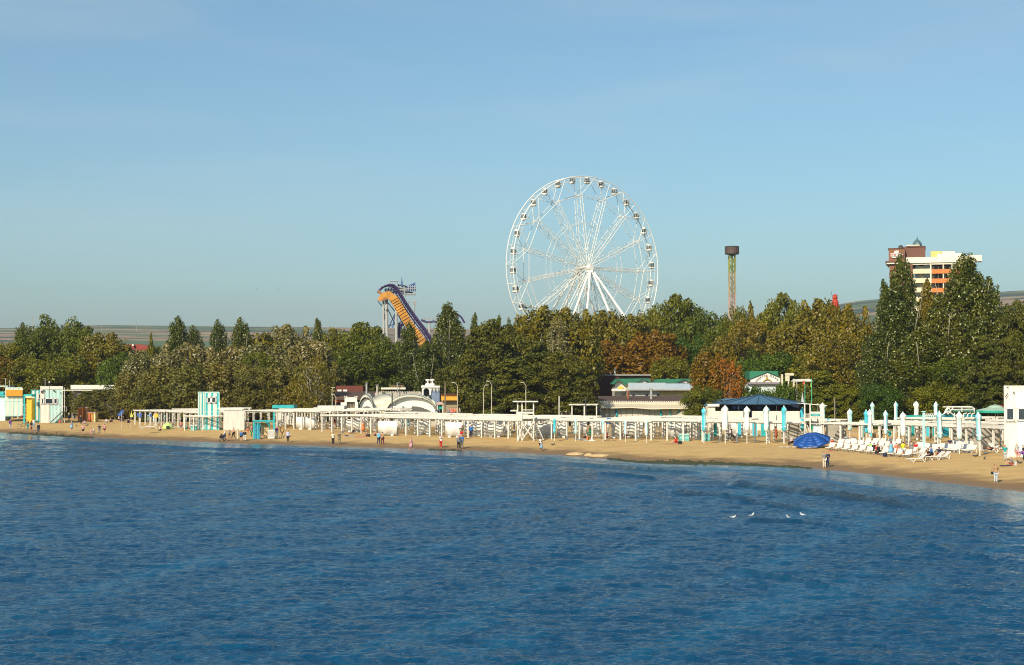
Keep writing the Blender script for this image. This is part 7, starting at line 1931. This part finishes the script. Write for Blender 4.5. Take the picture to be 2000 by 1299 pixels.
Pn(1740, 891, 30, 'stand', (D, 'sky'), N0, 'woman in a blue beach dress standing by the loungers', R(190), 'Lr')
Pn(1751, 886, 28, 'chair', (S, 'coral'), (SH, 'coral'), 'person in coral seated between the blue dress and the yellow shirt', R(180), 'r')
Pn(1764, 893, 31, 'stride', (S, 'yellow'), (SH, 'pjeans'), 'person in bright yellow shirt standing by the loungers', R(190))
Pn(1780, 891, 30, 'stand', (S, 'grey'), (SH, 'grey'), 'person in grey top right of the yellow shirt', R(160))
Pn(1788.5, 884, 28, 'chair', (S, 'red'), (SH, 'coral'), 'person in red seated right of the grey top', R(0))
Pn(1814, 898.5, 30, 'chair', (S, 'black'), (TR, 'black'), 'black clad person seated on the lounger nearest the water', R(-70), 'Ld')
Pn(1820, 894, 30, 'chair', (JK, 'blue'), (TR, 'black'), 'person in blue jacket seated behind the black clad one', R(-100))
Pn(1835, 895, 30, 'chair', (S, 'navy'), (SH, 'maroon'), 'person in navy seated on the raised lounger', R(-150), 'Lr')
Pn(1855, 876, 28, 'chair', (S, 'navy'), (SH, 'black'), 'person in navy in the shade of the slatted pergola', R(0))
o = Pn(1934, 886, 30, 'lie', N0, (SH, 'black'), 'shirtless sunbather lying on a lounger beside the right tower', R(90), tan=True); o.location.z += .4
Pn(1963.5, 900, 32, 'stand', (S, 'teal'), (TR, 'lgrey'), 'person in white and teal top with straw hat at the right tower', R(-20), 'Hw')
Pn(1976, 908, 31, 'sit', (JK, 'grey'), (SH, 'coral'), 'person in grey seated on the sand before the right tower', R(-80), 'b')
Pn(1986, 897, 31, 'stand', (S, 'lgrey'), (SH, 'pink'), 'blond person standing at the right tower wall', R(20), 'Ll')
Pn(1991, 902, 31, 'bend', (S, 'purple'), (SH, 'pink'), 'person in purple bending down at the right tower', R(70), 'Lb')
Pn(1999, 900, 31, 'stand', (S, 'black'), (TR, 'black'), 'black clad person cut by the right frame edge', R(60))
lady = Pn(1945, 943.5, 38, 'akimbo', (JK, 'tan'), (TR, 'pjeans'), 'woman in tan coat and pale jeans with a black handbag on the wet sand', R(8), 'Lb')
# handbag, bicycle, stroller, dog
hb = B(1939, 943.5); hb_o = thing('handbag', 'small black handbag held by the woman in the tan coat', 'handbag', (hb.x, hb.y, hb.z + .78))
mb = MB(); mb.box((0, 0, 0), (.26, .1, .2)); mb.build('bag_body', cm('black'), hb_o)
mb = MB(); mb.tube([(-.1 + .2 * k / 6, 0, .1 + .16 * math.sin(math.pi * k / 6)) for k in range(7)], .012, 5); mb.build('strap', cm('black'), hb_o)
bk = B(45, 837); bo = thing('bicycle', 'black bicycle standing on the left sand', 'bicycle', bk, R(20), None, 1.05)
for x in (-.5, .5):
    mb = MB(); mb.tube([(x + .33 * math.cos(t), 0, .34 + .33 * math.sin(t)) for t in [k * math.pi / 9 for k in range(19)]], .025, 5); wh = mb.build('wheel', darkmetal, bo)
    mb = MB()
    for k in range(6): t = k * math.pi / 6; mb.bar((x - .32 * math.cos(t), 0, .34 - .32 * math.sin(t)), (x + .32 * math.cos(t), 0, .34 + .32 * math.sin(t)), .004, 4)
    mb.build('spokes', greymetal, wh)
mb = MB()
for a, b_ in (((-.5, 0, .34), (-.12, 0, .75)), ((-.12, 0, .85), (0, 0, .3)), ((0, 0, .3), (-.5, 0, .34)), ((0, 0, .3), (.38, 0, .75)), ((-.12, 0, .75), (.38, 0, .78)), ((.5, 0, .34), (.36, 0, .95))): mb.bar(a, b_, .022, 5)
mb.build('frame', darkmetal, bo)
mb = MB(); mb.bar((.36, -.28, .97), (.36, .28, .97), .018, 5); mb.build('handlebar', darkmetal, bo); mb = MB(); mb.box((-.14, 0, .88), (.26, .14, .06)); mb.build('saddle', cm('black'), bo)
bk = B(1424, 861.5); b2 = dup(bo, 'bicycle leaning in the shade before the pavilion pergola', bk, R(10), None, 1.05)
stp = B(433.5, 862); so = thing('stroller', 'black baby stroller pushed along the water edge', 'stroller', stp, R(200))
mb = MB(); mb.prism([(-.25, -.2, .45), (.3, -.2, .4), (.35, -.2, .6), (.05, -.2, 1.0), (-.3, -.2, .85)], (0, .4, 0)); mb.build('seat_pod', cm('black'), so)
mb = MB(); mb.bar((.25, -.18, .1), (-.5, -.18, 1.05), .02, 5); mb.bar((.25, .18, .1), (-.5, .18, 1.05), .02, 5); mb.bar((-.35, -.18, .1), (.2, -.18, .6), .02, 5); mb.bar((-.35, .18, .1), (.2, .18, .6), .02, 5); mb.bar((-.5, -.18, 1.05), (-.5, .18, 1.05), .02, 5); mb.build('frame', darkmetal, so)
for x in (-.35, .3):
    for y in (-.2, .2):
        mb = MB(); mb.tube([(x + .1 * math.cos(t), y, .11 + .1 * math.sin(t)) for t in [k * math.pi / 6 for k in range(13)]], .02, 5); mb.build('wheel', darkmetal, so)
# beach gulls and dark pigeons
def bird_proto(col_, nm, label, cat):
    o = thing(nm, label, cat)
    V = [((0, -.17, .13), .03), ((0, -.08, .10), .065), ((0, .04, .09), .075), ((0, .18, .10), .03), ((0, .26, .11), .012), ((0, -.13, .17), .03), ((0, -.17, .23), .04), ((0, -.23, .225), .012)]
    me = skin_mesh('body', V, [(0, 1), (1, 2), (2, 3), (3, 4), (0, 5), (5, 6), (6, 7)], 1); me.materials.clear(); me.materials.append(col_)
    b_ = bpy.data.objects.new('body', me); COL.objects.link(b_); b_.parent = o
    mb = MB()
    for s_ in (-1, 1): mb.prism([(s_ * .07, -.06, .15), (s_ * .085, .12, .13), (s_ * .03, .3, .12), (s_ * .06, .05, .17)], (s_ * .012, 0, 0))
    mb.build('wing', mat('grey_feathers', (.30, .31, .33), .7), o)
    mb = MB(); mb.bar((0, -.25, .225), (0, -.30, .215), .012, 4, .004); mb.build('beak', mat('beak_orange', (.5, .2, .03), .5), o)
    return o
gp = [(1432, 1010.5), (1467, 1007.5), (1471, 1006), (1539.5, 1010.5), (1568, 1006)]
gl = ['gull floating farthest left on the sea', 'left gull of the touching pair on the sea', 'right gull of the touching pair on the sea', 'gull floating alone right of the pair', 'gull floating farthest right on the sea']
gull = bird_proto(mat('white_feathers', (.85, .85, .82), .6), 'seagull', gl[0], 'gull')
for i, (x, y) in enumerate(gp):
    q = G(x, y, .08); q.z = .03
    if i == 0: gull.location = q; gull.rotation_euler = (0, 0, R(70)); gull.scale = (.8,) * 3; gull['group'] = 'gulls floating on the sea'
    else: dup(gull, gl[i], q, R(70 + 45 * i), 'gulls floating on the sea', .8)
pp = [(1080, 870, 'dark pigeon on the sand right of the white topped person'), (1906, 892.5, 'dark pigeon left near the umbrella poles'), (1923, 897.5, 'dark pigeon right near the umbrella poles'), (1991, 905.5, 'dark pigeon by the right tower'), (677, 853, 'dark pigeon on the sand above the khaki trousers'), (149, 833, 'dark pigeon by the orange huts'), (170, 832, 'second dark pigeon by the orange huts')]
pg = bird_proto(mat('dark_feathers', (.04, .035, .035), .6), 'pigeon', pp[0][2], 'pigeon')
for i, (x, y, lb) in enumerate(pp):
    q = B(x, y)
    if i == 0: pg.location = q; pg.rotation_euler = (0, 0, 1); pg.scale = (1.35,) * 3; pg['group'] = 'dark pigeons on the sand'
    else: dup(pg, lb, q, i * 1.3, 'dark pigeons on the sand', 1.35)
for px, py, lb in ((502, 565, 'distant flying bird, left of two in the sky'), (543, 565, 'distant flying bird, right of two in the sky')):
    o = thing('flying_bird', lb, 'bird', P(px, py, 230)); mb = MB(); mb.prism([(-.15, 0, .05), (-.06, 0, .07), (0, 0, .03), (.07, 0, .07), (.15, 0, .04), (0, 0, -.02)], (0, .12, 0)); mb.build('body', mat('dark_feathers', (.04, .035, .035), .6), o)
# towels and bags
tb = random.Random(9)
for px, py, c_, w_, lb in ((708, 853.5, 'coral', 1.0, 'coral towel spread in front of the orange red dressed person'), (1136, 858, 'pblue', 1.0, 'blue towel under the sunbather left of the green towel person'), (1312, 867, 'tan', .9, 'tan towel by the red hooded person'), (1540, 873.5, 'cream', 1.1, 'pale towel at the feet of the grey haired seated person'),
                          (1632, 881, 'red', .8, 'red towel on the sand at the first front lounger'), (1972, 910, 'navy', .9, 'navy towel under the person in grey at the right tower'), (1190, 860, 'maroon', .8, 'dark red towel by the notice board post'), (303, 845, 'olive', .8, 'olive towel below the green dome shelter'), (682, 852, 'lav', .8, 'pale towel below the dark clad lying person')):
    q = B(px, py); o = thing('beach_towel', lb, 'towel', q, tb.uniform(-.4, .4), None, w_)
    mb = MB()
    for i in range(8):
        x0, x1 = -.9 + i * .225, -.9 + (i + 1) * .225
        z0, z1 = .03 + .02 * math.sin(i * 1.9), .03 + .02 * math.sin((i + 1) * 1.9)
        mb.prism([(x0, -.45, z0), (x1, -.45, z1), (x1, .45, z1 + .02), (x0, .45, z0 + .02)], (0, 0, -.025))
    mb.build('cloth', cm(c_), o)
for px, py, c_, lb in ((721, 853, 'black', 'black bag on the sand right of the seated grey topped person'), (1328, 867.5, 'black', 'black bag right of the red hooded person'), (1148, 859, 'orange', 'orange bag beside the white umbrella base'), (1729, 892, 'navy', 'navy bag under the front loungers left of the blue dress'), (1983, 909, 'lgrey', 'pale bag before the bending person at the right tower'), (668, 847, 'grey', 'grey bag beside a pergola post above the khaki trousers')):
    q = B(px, py); o = thing('beach_bag', lb, 'bag', q, tb.uniform(0, 3))
    mb = MB(); mb.prism([(-.22, -.1, 0), (.22, -.1, 0), (.26, -.1, .3), (.1, -.1, .36), (-.2, -.1, .32)], (0, .2, 0)); mb.build('bag_body', cm(c_), o)
    mb = MB(); mb.tube([(-.12 + .24 * k / 6, 0, .3 + .2 * math.sin(math.pi * k / 6)) for k in range(7)], .015, 5); mb.build('handle', cm(c_), o)
# ================================================================== people on the promenade
for i, (px, c1, c2) in enumerate(((876, 'grey', 'navy'), (881, 'pink', 'black'), (884.5, 'coral', 'red'), (888, 'coral', 'jeans'), (892, 'tan', 'grey'), (898, 'lgrey', 'jeans'))):
    Y_ = 243; q = W(px, Y_)
    o = Pn(px, 850, 22, 'stand' if i % 2 else 'stride', (S, c1), (TR, c2), ORD[i] + ' promenade walker from the left below the orange kiosk', R(50 * i)); q.z += 1.25; o.location = q; o.scale = (1, 1, 1)
for px0, px1, lab in ((690, 1110, 'raised concrete promenade edge behind the long pergola'),):
    o = thing('promenade_wall', lab, 'wall', W(900, 244)); mb = MB(); q0, q1 = W(px0, 244), W(px1, 244); mb.box(((q0.x + q1.x) / 2, 246, q0.z + .55), (q1.x - q0.x, 5, 1.4)); wb(mb, 'wall', concrete, o)
    mb = MB(); mb.box(((q0.x + q1.x) / 2, 243.3, q0.z + 1.27), (q1.x - q0.x, .6, .1)); wb(mb, 'coping', creamw, o)
# ================================================================== HAZE
hm, n, l, b = nt('haze_air'); n.remove(b)
pv = n.new('ShaderNodeVolumePrincipled'); pv.inputs['Color'].default_value = (.80, .88, 1.0, 1); pv.inputs['Density'].default_value = HAZE_D; pv.inputs['Anisotropy'].default_value = .2
l.new(pv.outputs[0], n['Material Output'].inputs['Volume'])
mb = MB(); mb.box((0, 3300, 145), (9200, 7000, 320)); hz = mb.build('haze', hm); tag(hz, 'pale bluish air thickening towards the distant hills', 'haze', kind='stuff')
